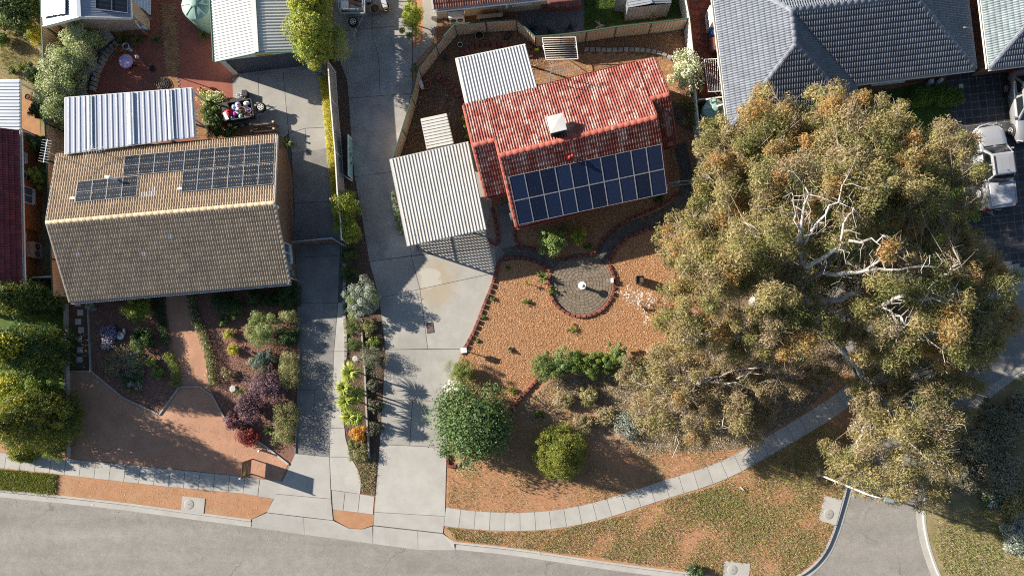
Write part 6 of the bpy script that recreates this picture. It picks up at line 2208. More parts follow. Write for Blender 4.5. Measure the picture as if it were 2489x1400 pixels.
def trailer(label, base, rz, L, W, zf, side, mat, group='box trailers on the driveways', cage=0.0):
    t_ = thing('trailer', label, 'trailer', base, group)
    T = Matrix.Translation(base) @ Matrix.Rotation(rz, 4, 'Z')
    MB().box(None, (L, W, .05), M4=T @ Matrix.Translation((0, 0, zf))).build('floor', mat, t_)
    for x, y, a, b in ((0, W / 2, L, .04), (0, -W / 2, L, .04), (L / 2, 0, .04, W - .04), (-L / 2, 0, .04, W - .04)):
        MB().box(None, (a, b, side), M4=T @ Matrix.Translation((x, y, zf + side / 2))).build('side', mat, t_)
        MB().box(None, (a + .03, b + .03, .03), M4=T @ Matrix.Translation((x, y, zf + side))).build('rim_rail', mat, t_)
    for sy in (-1, 1):
        wheel(t_, T @ Vector((-.1, sy * (W / 2 + .14), .31)), T.to_3x3() @ Vector((0, sy, 0)), .31, .18, 'white_paint')
        MB().box(None, (.8, .24, .04), M4=T @ Matrix.Translation((-.1, sy * (W / 2 + .14), .68))).build('mudguard', mat, t_)
        MB().beam(T @ Vector((L / 2, sy * W * .38, zf - .04)), T @ Vector((L / 2 + 1.15, 0, zf - .06)), .06, .06).build('drawbar', 'zinc', t_)
    MB().beam(T @ Vector((L / 2 + .35, -W * .28, zf - .04)), T @ Vector((L / 2 + .35, W * .28, zf - .04)), .05, .05).build('cross_member', 'zinc', t_)
    MB().box(None, (.28, .1, .1), M4=T @ Matrix.Translation((L / 2 + 1.2, 0, zf - .02))).build('coupling', 'zinc', t_)
    MB().tube([T @ Vector((L / 2 + .95, .12, .05)), T @ Vector((L / 2 + .95, .12, zf + .25))], .03, 8).build('jockey_stand', 'zinc', t_)
    wheel(t_, T @ Vector((L / 2 + .5, 0, zf + .18)), Vector((0, 0, 1)), .31, .2, 'white_paint')
    if cage:
        for x in np.linspace(-L / 2, L / 2, 5):
            for sy in (-1, 1):
                MB().beam(T @ Vector((x, sy * W / 2, zf + side)), T @ Vector((x, sy * W / 2, zf + side + cage)), .03, .03).build('cage_bar', 'zinc', t_)
        for sy in (-1, 1):
            MB().beam(T @ Vector((-L / 2, sy * W / 2, zf + side + cage)), T @ Vector((L / 2, sy * W / 2, zf + side + cage)), .04, .04).build('cage_rail', 'zinc', t_)
        for x in (-L / 2, L / 2):
            MB().beam(T @ Vector((x, -W / 2, zf + side + cage)), T @ Vector((x, W / 2, zf + side + cage)), .04, .04).build('cage_rail', 'zinc', t_)
    return T


T1 = trailer('dark box trailer heaped with rubbish beside the patio roof', P(593, 280), math.radians(9), 1.85, 1.12, .55, .4, 'steel_dark')
T2 = trailer('galvanised cage trailer at the top of the long driveway', P(866, 8), math.radians(-90), 2.2, 1.5, .55, .35, 'zinc', cage=.5)


def junk(name, label, cat, T, xyz, kind, size, mat, rz=0, mat2=None):
    t_ = thing(name, label, cat, T @ Vector((xyz[0], xyz[1], xyz[2])), 'rubbish in the trailers')
    Q = T @ Matrix.Translation(xyz) @ Matrix.Rotation(rz, 4, 'Z')
    if kind == 'box':
        MB().box(None, size, M4=Q @ Matrix.Translation((0, 0, size[2] / 2))).build('body', mat, t_)
        MB().box(None, (size[0] * 1.04, size[1] * 1.04, .02), M4=Q @ Matrix.Translation((0, 0, size[2] + .01))).build('lid', mat2 or mat, t_)
    elif kind == 'tub':
        r, _, h = size
        MB().lathe(None, [(r * .75, 0), (r, h), (r * 1.06, h), (r * .92, h * .96), (r * .7, .03)], 18, M4=Q).build('body', mat, t_)
        MB().tube([Q @ Vector((r * math.cos(a), 0, h + r * .5 * math.sin(a))) for a in np.linspace(0, math.pi, 9)], .012, 5).build('handle', mat2 or mat, t_)
    else:
        rs = random.Random(hash(label) % 999)
        prof = [(size[0] * math.sin(math.pi * k / 7) * rs.uniform(.8, 1.1) + .01, size[2] * (1 - math.cos(math.pi * k / 7)) / 2) for k in range(8)]
        MB().lathe(None, prof, 9, M4=Q @ Matrix.Diagonal((1, size[1] / size[0], 1, 1)), smooth=False).build('body', mat, t_)
        MB().lathe(None, [(.03, 0), (.05, .06)], 6, M4=Q @ Matrix.Translation((0, 0, size[2] - .02))).build('knot', mat2 or mat, t_)


junk('plastic_crate', 'yellow plastic crate at the back of the rubbish trailer', 'crate', T1, (-.72, .3, .8), 'box', (.36, .4, .25), 'yellow_plastic', .2, 'steel_dark')
junk('red_bag', 'crimson bag at the back of the rubbish trailer', 'bag', T1, (-.6, -.05, .75), 'bag', (.26, .36, .32), 'crimson')
junk('foam_box', 'long white box standing in the back of the rubbish trailer', 'box', T1, (-.78, -.3, .7), 'box', (.2, .5, .3), 'white_plastic', .25)
junk('wash_basket', 'brown cane basket in the rubbish trailer', 'basket', T1, (.28, -.1, .7), 'tub', (.24, 0, .3), 'cane')
junk('plastic_bag', 'lilac bag in the middle of the rubbish trailer', 'bag', T1, (.05, .3, .72), 'bag', (.18, .24, .3), 'lilac')
junk('plastic_bag', 'pale blue bag in the middle of the rubbish trailer', 'bag', T1, (-.25, .18, .72), 'bag', (.16, .24, .28), 'pale_blue')
junk('plastic_bag', 'magenta bag in the rubbish trailer', 'bag', T1, (-.22, -.2, .74), 'bag', (.17, .15, .25), 'magenta')
junk('plastic_bag', 'white crumpled bag beside the magenta bag in the trailer', 'bag', T1, (-.02, -.05, .74), 'bag', (.18, .22, .26), 'white_plastic')
junk('plastic_bag', 'mint green bag at the low side of the rubbish trailer', 'bag', T1, (.1, -.38, .72), 'bag', (.15, .13, .22), 'mint')
junk('plastic_bag', 'aqua bag at the low side of the rubbish trailer', 'bag', T1, (-.45, -.42, .7), 'bag', (.2, .12, .22), 'aqua')
junk('plastic_bag', 'white bag heaped at the front of the rubbish trailer', 'bag', T1, (.6, .35, .72), 'bag', (.22, .14, .26), 'white_plastic')
junk('paint_bucket', 'pale bucket lying at the front of the rubbish trailer', 'bucket', T1, (.7, -.15, .7), 'tub', (.15, 0, .28), 'lilac')
junk('carton', 'cardboard carton at the front corner of the rubbish trailer', 'carton', T1, (.55, -.38, .66), 'box', (.45, .25, .2), 'cardboard')
junk('carton', 'black carton in the rubbish trailer behind the basket', 'carton', T1, (.5, .08, .62), 'box', (.3, .35, .25), 'black')
junk('paint_tin', 'white paint tin standing on the concrete beside the trailer, nearer the bush', 'tin', Matrix.Translation(P(586, 236)), (0, 0, 0), 'tub', (.14, 0, .35), 'white_plastic')
junk('paint_tin', 'white paint tin standing on the concrete beside the trailer, nearer the wheel', 'tin', Matrix.Translation(P(595, 239)), (0, 0, 0), 'tub', (.14, 0, .32), 'white_plastic')
junk('tool_chest', 'dark tool chest on the concrete beside the paint tins', 'box', Matrix.Translation(P(600, 232)), (0, 0, 0), 'box', (.3, .35, .4), 'steel_dark')
junk('foam_box', 'white box in the cage trailer', 'box', T2, (.62, -.5, .6), 'box', (.55, .4, .35), 'white_plastic')
junk('carton', 'flattened brown carton across the cage trailer', 'carton', T2, (.85, .1, .62), 'box', (.25, 1.1, .2), 'cardboard')
for k, lab in enumerate(('reddish plank lying across the cage trailer, nearest the box', 'brown plank in the middle of the cage trailer', 'short brown plank at the side of the cage trailer')):
    junk('timber_plank', lab, 'plank', T2, (.3 - .2 * k, .0 + .2 * k, .64), 'box', (.9, .16, .05), ('terracotta', 'timber', 'cane')[k], 1.2 + .2 * k)
# ================================================================ plants
SEED = [100]


def crown(parent, V, C, name='crown'):
    o = bpy.data.objects.new(name, quad_mesh(name, V, C, 'leaf'))
    return link(o, parent)


def shell_points(n, rng, low=-.35):
    """even points over the upper part of a unit sphere"""
    k = np.arange(n) + .5
    z = 1 - (1 - low) * k / n
    a = math.pi * (1 + 5 ** .5) * k
    r = np.sqrt(np.maximum(0, 1 - z * z))
    return np.stack([r * np.cos(a), r * np.sin(a), z], 1) * rng.uniform(.8, 1.1, (n, 1))


def bush(name, label, px, py, rpx, h, pal, n=1500, size=.09, cat='bush', group=None, clumps=None, asp=1.0, rz=0.0, lump=.42, aspect=.55, droop=0.0, up=.5, low=-.35, fl=None, fln=0, fls=.07, trunk=.05, base=0.0):
    """rounded shrub: leaf clumps over an ellipsoid. fl: flower colour"""
    SEED[0] += 1
    rng = np.random.default_rng(SEED[0])
    zc = base + h * .52
    c = P(px, py, zc)
    R = rpx * S * (H - zc) / H
    t_ = thing(name, label, cat, g_(c), group)
    k = clumps or int(np.clip(R * 26, 7, 46))
    pts_ = shell_points(k, rng, low) * (1 + .22 * rng.normal(size=(k, 1)) * np.array([[1, 1, .6]]))
    sc = np.array([R * (1 - lump * .55), R * asp * (1 - lump * .55), h * .5 * (1 - lump * .4)])
    n = int(n * 1.7)
    q = pts_ * sc
    ca, sa = math.cos(rz), math.sin(rz)
    q = np.stack([q[:, 0] * ca - q[:, 1] * sa, q[:, 0] * sa + q[:, 1] * ca, q[:, 2]], 1) + np.array(c)
    rad = rng.uniform(.55, 1.3, k) * R * lump * min(1, (asp + 1) / 2)
    V, C = foliage(q, rad, max(8, n // k), size, pal, aspect=aspect, flat=.85, up=up, seed=SEED[0], droop=droop)
    # inner leaves so that the plant is not hollow
    V2, C2 = foliage([np.array(c)], [min(R, h * .5) * .8], n // 4, size * 1.3, pal, aspect=.7, flat=.9, seed=SEED[0] + 5000)
    crown(t_, np.concatenate([V, V2]), np.concatenate([C, C2]))
    if fl is not None:
        V3, C3 = foliage(q + np.array([0, 0, .05]), rad * 1.08, max(2, fln // k), fls, [fl], aspect=.9, flat=.9, up=1.2, seed=SEED[0] + 9000, shell=.15, jit=.1)
        crown(t_, V3, C3, 'flowers')['kind'] = 'stuff'
    MB().tube([g_(c), Vector((c.x, c.y, max(.1, zc)))], [trunk, trunk * .6], 6).build('trunk', 'bark_dark', t_)
    return t_


def hedge(name, label, path, wpx, h, pal, n=2500, size=.08, cat='hedge', group=None, fl=None, fln=0, boxy=.0):
    SEED[0] += 1
    rng = np.random.default_rng(SEED[0])
    zc = h * .55
    w = resample([P(x, y, zc) for x, y in path], max(.16, wpx * S * .3))
    t_ = thing(name, label, cat, g_(w[0]), group)
    cen, rad = [], []
    n = int(n * 1.6)
    R = wpx * S * .56
    for i, p in enumerate(w):
        d = (w[min(i + 1, len(w) - 1)] - w[max(i - 1, 0)])
        d.z = 0
        d.normalize()
        nn_ = Vector((-d.y, d.x, 0))
        for o in (-.5, 0, .5):
            for zf in (.35, .8):
                q = p + nn_ * (o * R * 1.15) + Vector((rng.normal() * R * .12, rng.normal() * R * .12, 0))
                q.z = h * zf * rng.uniform(.85, 1.08) * (1 if o == 0 or boxy else .9)
                cen.append(tuple(q))
                rad.append(R * rng.uniform(.46, .6))
    V, C = foliage(cen, rad, max(8, n // len(cen)), size, pal, seed=SEED[0])
    crown(t_, V, C)
    if fl is not None:
        V3, C3 = foliage(np.array(cen) + np.array([0, 0, .06]), np.array(rad) * 1.05, max(2, fln // len(cen)), .06, [fl], aspect=.9, up=1.2, seed=SEED[0] + 9000, shell=.15, jit=.1)
        crown(t_, V3, C3, 'flowers')['kind'] = 'stuff'
    mb = MB()
    for p in w[::3]:
        mb.tube([g_(p), Vector((p.x, p.y, h * .7))], [.03, .015], 5)
    mb.build('stems', 'bark_dark', t_)
    return t_


def spiky(name, label, px, py, rpx, h, pal, n=60, width=.035, cat='plant', group=None, trunk=0.0, droop=.5, heads=None):
    """rosettes of strap leaves"""
    SEED[0] += 1
    rng = np.random.default_rng(SEED[0])
    t_ = thing(name, label, cat, g_(P(px, py, h)), group)
    Vs, Cs = [], []
    pal = np.asarray(pal, float)
    for hx, hy, hr, hh in (heads or [(px, py, rpx, h)]):
        c = np.array(P(hx, hy, hh))
        R = hr * S * (H - hh) / H
        a = rng.uniform(0, 6.283, n)
        el = rng.uniform(-.15, 1.2, n)
        L = R * rng.uniform(.75, 1.1, n) * (1.05 - .25 * np.sin(np.maximum(el, 0)))
        d = np.stack([np.cos(a) * np.cos(el), np.sin(a) * np.cos(el), np.sin(el)], 1)
        side = np.stack([-np.sin(a), np.cos(a), 0 * a], 1) * width * .5
        col = pal[rng.integers(0, len(pal), n)] * rng.uniform(.75, 1.25, (n, 1))
        prev = c[None, :] + d * 0.02
        pw = side * .5
        for s in range(1, 4):
            f = s / 3
            nx_ = c[None, :] + d * (L * f)[:, None] - np.array([0, 0, 1.0]) * (droop * L * f * f * .6)[:, None]
            nw = side * (1.0 if s < 3 else .12)
            Vs.append(np.stack([prev - pw, prev + pw, nx_ + nw, nx_ - nw], 1))
            Cs.append(col)
            prev, pw = nx_, nw
        MB().tube([(c[0], c[1], 0), (c[0], c[1], hh + .02)], [max(trunk, .03), max(trunk * .8, .02)], 7).build('trunk', 'bark_dark', t_)
    V = np.concatenate(Vs)
    V[:, :, 2] = np.maximum(V[:, :, 2], .015)
    crown(t_, V, np.clip(np.concatenate(Cs), 0, 1))
    return t_


def conifer(name, label, px, py, rpx, h, pal, n=6000, size=.13, asp=1.0, group=None, cat='conifer', lean=(0, 0), tufts=110, top=None, tr=.17):
    """dense evergreen with flame-like tufts, widest low down"""
    SEED[0] += 1
    rng = np.random.default_rng(SEED[0])
    zc = h * .45
    c = P(px, py, zc)
    R = rpx * S * (H - zc) / H
    t_ = thing(name, label, cat, g_(c), group)
    k = np.arange(tufts) + .5
    f = k / tufts
    zz_ = h * (.08 + .9 * f ** 1.15)
    rad_ = R * np.minimum(1.0, 1.25 * (1 - f ** 2.6)) ** .8 * rng.uniform(.72, 1.02, tufts)
    a = math.pi * (1 + 5 ** .5) * k
    cen = np.stack([c.x + rad_ * np.cos(a) * .88, c.y + rad_ * np.sin(a) * .88 * asp, zz_], 1)
    cr = R * rng.uniform(.75, 1.3, tufts) * tr
    n = int(n * 1.5)
    V, C = foliage(cen, cr, n // tufts, size, pal, aspect=.32, flat=1.25, up=.35, seed=SEED[0], droop=-.6, shell=.55)
    inner = np.stack([np.full(8, c.x), np.full(8, c.y), np.linspace(.1 * h, .8 * h, 8)], 1)
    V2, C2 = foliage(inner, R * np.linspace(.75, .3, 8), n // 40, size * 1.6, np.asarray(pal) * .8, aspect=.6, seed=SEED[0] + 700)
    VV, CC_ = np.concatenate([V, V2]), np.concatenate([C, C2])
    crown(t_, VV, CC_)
    if top is not None:
        tz = zz_ > h * .8
        V3, C3 = foliage(cen[tz] + np.array([0, 0, .08]), cr[tz] * .95, n // tufts // 2, size, [top], aspect=.35, flat=1.2, up=.8, seed=SEED[0] + 900, shell=.3)
        crown(t_, V3, C3, 'golden_tips')
    MB().tube([g_(c), Vector((c.x, c.y, h * .85))], [.1, .03], 7).build('trunk', 'bark_dark', t_)
    return t_


PALE = [(.33, .37, .20), (.27, .32, .15), (.40, .43, .27), (.22, .28, .12)]
MID = [(.12, .17, .04), (.09, .14, .03), (.16, .20, .05), (.07, .11, .025)]
DARK = [(.045, .085, .03), (.035, .07, .022), (.06, .10, .035), (.03, .055, .02)]
YELLOW = [(.40, .36, .03), (.32, .32, .03), (.46, .40, .05), (.25, .28, .03)]
YGREEN = [(.24, .27, .05), (.19, .24, .04), (.30, .31, .07), (.14, .19, .03)]
SILVER = [(.27, .30, .27), (.21, .25, .22), (.33, .36, .34), (.17, .20, .16)]
BROWN = [(.26, .20, .12), (.20, .16, .09), (.30, .25, .17), (.16, .15, .08)]
PURPLE = [(.13, .075, .10), (.10, .055, .075), (.18, .12, .15), (.08, .045, .06)]
MAROON = [(.20, .03, .03), (.14, .022, .025), (.26, .05, .035), (.10, .02, .022)]
OLIVE = [(.24, .22, .10), (.19, .18, .08), (.29, .26, .14), (.15, .15, .06)]

# ---- around the tan house courtyard
hedge('curved_hedge', 'long pale green curved hedge beside the cream fence', [(212, 82), (180, 112), (160, 150), (146, 195), (138, 245), (134, 300)], 66, 2.4, PALE, 26000, .11)
bush('dark_tree', 'dark green tree crown in the top left corner', 42, 14, 55, 2.0, DARK + MID[:2], 6000, .14, 'tree', trunk=.12)
bush('lime_bush', 'bright lime green bush left of the top left flat', 84, 82, 22, 1.1, YELLOW[1:] + YGREEN, 1300, .08)
bush('pale_bush', 'dusty pink bush in the neighbour yard corner', 20, 62, 18, .8, [(.32, .27, .25), (.27, .24, .2), (.2, .22, .1)], 700, .08)
bush('green_bush', 'green bush at the left edge of the neighbour yard', 4, 96, 20, .9, MID, 900, .09)
for x, y, r, pl, lab in ((90, 186, 22, DARK, 'dark green shrub against the cream fence, nearest the yard corner'), (98, 268, 20, DARK, 'dark green shrub against the cream fence beside the terracotta pot'),
                         (101, 352, 19, DARK, 'dark green shrub between the maroon house and cream fence, upper'), (99, 432, 20, YGREEN, 'lighter green shrub between the maroon house and cream fence, lower')):
    bush('fence_shrub', lab, x, y, r, 2.0, pl, 1600, .1, group='shrubs along the cream fence', asp=1.3)
for x, y, r, lab in ((52, 165, 12, 'small weed clump on the dry neighbour yard, upper'), (30, 172, 11, 'small weed clump on the dry neighbour yard, lower')):
    bush('weed_clump', lab, x, y, r, .4, MID, 300, .07, 'weeds')
for x, y, r, n_, lab in ((300, 98, 22, 90, 'arching grass clump beneath the dark deck, by the slab step'), (335, 99, 18, 80, 'arching grass clump beneath the dark deck, middle'), (378, 98, 17, 80, 'arching grass clump at the deck corner'),
                         (494, 86, 20, 90, 'arching grass clump beside the green water tank'), (699, 348, 20, 90, 'strappy green clump at the gable of the tan house')):
    spiky('grass_clump', lab, x, y, r, .35, [(.10, .14, .03), (.16, .19, .05), (.07, .1, .025)], n_, .03, group='arching grass clumps')
bush('flowering_bush', 'cream flowering bush beside the blue patio roof', 518, 244, 34, .9, YGREEN + PALE, 2600, .09, fl=(.7, .66, .4), fln=500, asp=.7)
bush('dark_bush', 'dark leafy bush between patio roof and rubbish trailer, upper', 516, 274, 22, 1.1, MID + DARK, 1500, .1)
bush('dark_bush', 'green and white leafy bush beside the rubbish trailer', 522, 291, 24, 1.0, MID, 1700, .1, fl=(.5, .55, .35), fln=200)
bush('clipped_ball', 'dark clipped ball bush beneath the rubbish trailer', 527, 318, 24, .9, DARK + MID[:1], 2200, .06)
spiky('flax_clump', 'green strappy plant next to the dark clipped ball', 562, 317, 24, .5, MID + YGREEN[:1], 110, .04)
bush('driveway_tree', 'tall golden green tree hanging over the garage roof', 763, 96, 54, 5.0, YGREEN + YELLOW[3:], 14000, .12, 'tree', asp=1.25, trunk=.12, base=.4, lump=.5)
bush('driveway_tree', 'golden green tree at the top edge behind the garage', 760, 6, 48, 5.2, YGREEN + YELLOW[3:], 11000, .12, 'tree', asp=1.2, trunk=.12, base=.4, lump=.5)
bush('silver_shrub', 'silver leaved shrub under the golden tree by the fence', 778, 170, 16, .8, SILVER, 700, .09)
hedge('yellow_hedge', 'bright yellow ground hedge along the grey fence', [(786, 190), (794, 250), (801, 330), (809, 420), (817, 490), (825, 560)], 19, .5, YELLOW + [(.5, .43, .02)], 9000, .07)
# ---- strip between the driveways
bush('bamboo_shrub', 'yellow green leafy shrub at the end of the grey fence, upper', 838, 500, 34, 2.0, YGREEN + YELLOW[3:], 2600, .13, aspect=.3, droop=.4)
bush('bamboo_shrub', 'yellow green leafy shrub at the end of the grey fence, lower', 849, 560, 28, 1.8, YGREEN + YELLOW[3:], 2200, .13, aspect=.3, droop=.4, asp=1.3)
for x, y, r, lab in ((847, 620, 19, 'dark clipped ball beside the left driveway, nearest the gate'), (848, 664, 19, 'dark clipped ball beside the left driveway, second from the gate'), (850, 708, 14, 'small dark clipped ball hidden beside the silver bush')):
    bush('clipped_ball', lab, x, y, r, .8, DARK + MID[:1], 1900, .055, group='clipped balls in the middle strip')
bush('silver_bush', 'large silver green bush in the middle strip', 882, 728, 40, 1.7, SILVER + PALE[3:], 6000, .08, lump=.3, asp=1.15)
for x, y, r, lab in ((846, 750, 13, 'small olive ball bush under the silver bush'), (858, 796, 18, 'green clipped ball in red mulch, upper of two'), (862, 838, 18, 'green clipped ball in red mulch, lower of two')):
    bush('clipped_ball', lab, x, y, r, .6, MID + DARK[:1], 1500, .05, group='green balls in red mulch')
bush('weedy_plant', 'dull olive plant below the silver bush', 893, 795, 19, .6, OLIVE + MID[:1], 900, .08)
bush('weedy_plant', 'bright green leafy weeds at the driveway edge', 908, 832, 17, .4, MID + YGREEN[:1], 700, .09)
bush('feathery_shrub', 'grey brown feathery shrub in the middle strip', 903, 872, 34, 1.0, [(.20, .19, .14), (.15, .15, .11), (.26, .24, .2)] + DARK[:1], 2400, .11, aspect=.15, droop=-.5, up=.8)
CORD = [(.42, .46, .09), (.33, .41, .07), (.50, .52, .14), (.22, .3, .05)]
for x, y, r, hh, lab in ((851, 905, 24, 1.7, 'spiky yellow green cordyline, topmost of the row in the middle strip'), (836, 942, 22, 1.9, 'spiky cordyline leaning over the left driveway, second of the row'), (840, 975, 24, 1.8, 'spiky cordyline, third of the row in the middle strip'),
                         (868, 960, 20, 1.5, 'spiky cordyline at the back of the row'), (850, 1012, 22, 1.6, 'spiky cordyline, fourth of the row above the orange bush'), (866, 1016, 19, 1.6, 'spiky cordyline beside the orange bush')):
    spiky('cordyline', lab, x, y, r * 1.25, hh, CORD, 190, .055, 'cordyline', 'row of cordylines in the middle strip', trunk=.06, droop=.55)
bush('orange_bush', 'orange leaved bush below the cordylines', 869, 1056, 22, .7, [(.50, .22, .03), (.42, .18, .03), (.55, .30, .05), (.3, .2, .05)], 1600, .07)
bush('grey_bush', 'low grey green bush below the orange bush', 872, 1098, 24, .6, OLIVE + MID[:1], 1400, .07, asp=1.1)
bush('grey_bush', 'low olive bush left of the orange bush', 858, 1082, 15, .5, MID + OLIVE[:2], 700, .07)
for x, y, lab in ((908, 935, 'dark low shrub behind the cordylines, upper'), (910, 985, 'dark low shrub behind the cordylines, lower'), (912, 1040, 'olive tuft near the foot of the sleeper wall')):
    bush('strip_shrub', lab, x, y, 18, .5, [(.10, .10, .075), (.07, .075, .055), (.15, .14, .11), (.09, .12, .05)], 700, .09, group='dark shrubs by the sleeper wall')

# ---- conifers left of the tan house
GOLD = [(.14, .17, .035), (.09, .12, .028), (.25, .24, .05), (.06, .085, .022)]
conifer('dark_conifer', 'dark spreading conifer beneath the maroon house', 58, 722, 80, 3.8, GOLD + DARK, 8000, .16, .62)
conifer('golden_conifer', 'dark conifer with a bright yellow top at the left edge', 66, 848, 92, 5.2, DARK + GOLD[:1], 11000, .16, .75, top=(.50, .44, .03))
bush('yellow_shrub', 'bright yellow and green shrub between the conifers', 36, 945, 56, 2.8, YELLOW[1:] + [(.16, .22, .03), (.22, .27, .04)], 5000, .11, 'shrub', asp=.8)
bush('leafy_shrub', 'glossy green shrub between the conifers, beside the garden rail', 104, 925, 42, 2.8, [(.12, .18, .03), (.08, .13, .025), (.17, .22, .05)], 3400, .1, 'shrub', asp=.8)
conifer('golden_conifer', 'large dark golden conifer near the footpath corner', 82, 1022, 90, 5.4, GOLD + [(.15, .16, .04)], 12000, .17, .95)
conifer('small_conifer', 'small golden conifer overhanging the footpath', 55, 1105, 34, 1.2, GOLD[:3] + YGREEN[:1], 2200, .13, .6)
bush('fern_shrub', 'bright green shrub at the footpath corner below the conifer', 130, 1092, 30, 1.0, YGREEN[:2] + MID, 1500, .13, 'shrub', aspect=.25, droop=.4)
spiky('palm_frond_plant', 'pale green frond plant at the corner of the tan roof', 108, 705, 30, .9, YGREEN, 26, .05)

# ---- tan house front garden
bush('white_shrub', 'pale silver shrub under the left eave of the tan house', 219, 742, 15, .7, SILVER + PALE[:1], 900, .07)
bush('light_conifer_bush', 'light green feathery bush in the tan house garden', 336, 752, 34, 1.4, YGREEN + MID[:1], 3200, .1, aspect=.3, asp=.85)
bush('dark_bush', 'dark rounded bush below the light green feathery bush', 346, 826, 30, 1.0, DARK + MID[:1], 2200, .09)
bush('lavender', 'lavender bush with purple flowers beside the white basin', 270, 812, 20, .6, [(.14, .15, .15), (.1, .12, .09), (.18, .18, .2)], 1200, .07, fl=(.33, .27, .55), fln=450)
bush('white_daisies', 'white and pink flowering clump below the lavender', 262, 835, 16, .35, [(.2, .2, .15), (.25, .2, .2)], 500, .06, fl=(.7, .6, .66), fln=250)
for x, y, r, pl, lab in ((300, 868, 30, BROWN + SILVER[:1], 'dry twiggy plant in the middle of the left garden bed'), (272, 890, 26, BROWN, 'dry grey brush at the left of the garden bed'), (330, 880, 24, OLIVE + SILVER[:2], 'grey green low plant in the left garden bed'),
                         (320, 925, 28, DARK + SILVER[:1], 'dark spreading shrub at the foot of the left garden bed'), (385, 905, 16, MID, 'small bright green bush by the border hedge'), (368, 878, 12, YGREEN, 'small yellow green tuft near the border hedge')):
    bush('bed_plant', lab, x, y, r, .5, pl, 1100, .08, group='low plants in the left garden bed', up=.8)
hedge('border_hedge', 'dark low border hedge left of the sand path', [(380, 715), (388, 760), (396, 800), (402, 838)], 20, .55, DARK, 3000, .06)
hedge('border_hedge', 'sunlit yellow green border hedge curving left of the sand path', [(408, 862), (420, 885), (428, 910), (424, 936)], 20, .5, MID + YGREEN[:2], 2600, .06)
hedge('border_hedge', 'long border hedge winding right of the sand path', [(462, 712), (468, 755), (480, 788), (496, 825), (508, 865), (512, 905), (516, 938)], 19, .55, MID + DARK[:2], 5000, .06, fl=(.5, .42, .3), fln=60)
for x, y, r, hh, pl, lab in ((540, 732, 26, .9, DARK, 'dark green shrub under the tan eave, leftmost'), (572, 748, 27, .8, MID + DARK, 'clipped square green bush under the tan eave'), (620, 722, 22, .8, DARK, 'dark green shrub under the tan eave, in the middle'),
                             (660, 728, 20, .7, DARK, 'dark blue green shrub under the tan eave'), (543, 782, 13, .4, MID, 'small dark bush below the clipped square bush')):
    bush('eave_shrub', lab, x, y, r, hh, pl, 1700, .075, group='shrubs under the tan eave')
bush('pale_ball', 'large pale green clipped ball beside the left driveway', 640, 803, 42, 1.5, [(.17, .22, .08), (.13, .18, .06), (.22, .26, .11)], 5500, .065, lump=.3)
for x, y, r, lab in ((556, 811, 13, 'small yellow ball bush, upper of two'), (568, 850, 15, 'small yellow green ball bush, lower of two')):
    bush('yellow_ball', lab, x, y, r, .5, YELLOW[1:] + YGREEN[:2], 900, .055, group='yellow balls in the shrub bed')
bush('blue_shrub', 'dark blue green shrub beside the pale stone', 642, 872, 24, .8, [(.07, .11, .10), (.05, .085, .075), (.1, .14, .12)], 1700, .08)
bush('blue_shrub', 'bright green plant below the blue green shrub', 645, 900, 18, .5, MID, 900, .08)
bush('blue_shrub', 'grey tuft left of the blue green shrub', 618, 882, 15, .4, SILVER + MID[:1], 600, .07)
bush('green_ball', 'small green ball bush by the low stone block', 589, 956, 14, .45, MID, 1000, .05)
bush('dry_shrub', 'bare brown twiggy shrub near the sand path', 552, 908, 16, .5, BROWN, 500, .07)
hedge('drive_hedge', 'dark tall shrub at the top of the driveway hedge', [(702, 706), (702, 738)], 44, 1.1, DARK, 3600, .08)
hedge('drive_hedge', 'pale variegated bush on the left driveway below the dark shrub', [(701, 762), (701, 780)], 40, 1.1, PALE[1:] + OLIVE, 2600, .07)
hedge('drive_hedge', 'dark bush in the middle of the driveway hedge', [(703, 808), (703, 838)], 38, .9, DARK, 2600, .08)
hedge('drive_hedge', 'long pale variegated hedge beside the left driveway', [(702, 868), (703, 900), (702, 940)], 42, 1.2, OLIVE + PALE[3:], 5200, .07)
hedge('drive_hedge', 'pale variegated hedge at the street end of the left driveway', [(696, 985), (692, 1030), (688, 1072)], 46, 1.2, OLIVE + PALE[3:], 6000, .07)
bush('plum_bush', 'large purple leaved bush with dusty leaves, upper', 652, 938, 42, 1.6, PURPLE, 2600, .1, asp=.95)
bush('plum_bush', 'purple leaved bush with dusty leaves, lower', 606, 990, 36, 1.4, PURPLE, 2000, .1)
bush('maroon_bush', 'dark maroon bush at the bend of the edging strip', 568, 1024, 22, .9, PURPLE + MAROON[1:2], 1200, .09)
bush('red_bush', 'red leaved bush beside the sand path', 602, 1060, 26, .8, MAROON, 1700, .08)
spiky('agave', 'green agave with pale tips beside the driveway hedge', 655, 1045, 17, .4, MID + PALE[:1], 30, .09, droop=.1)

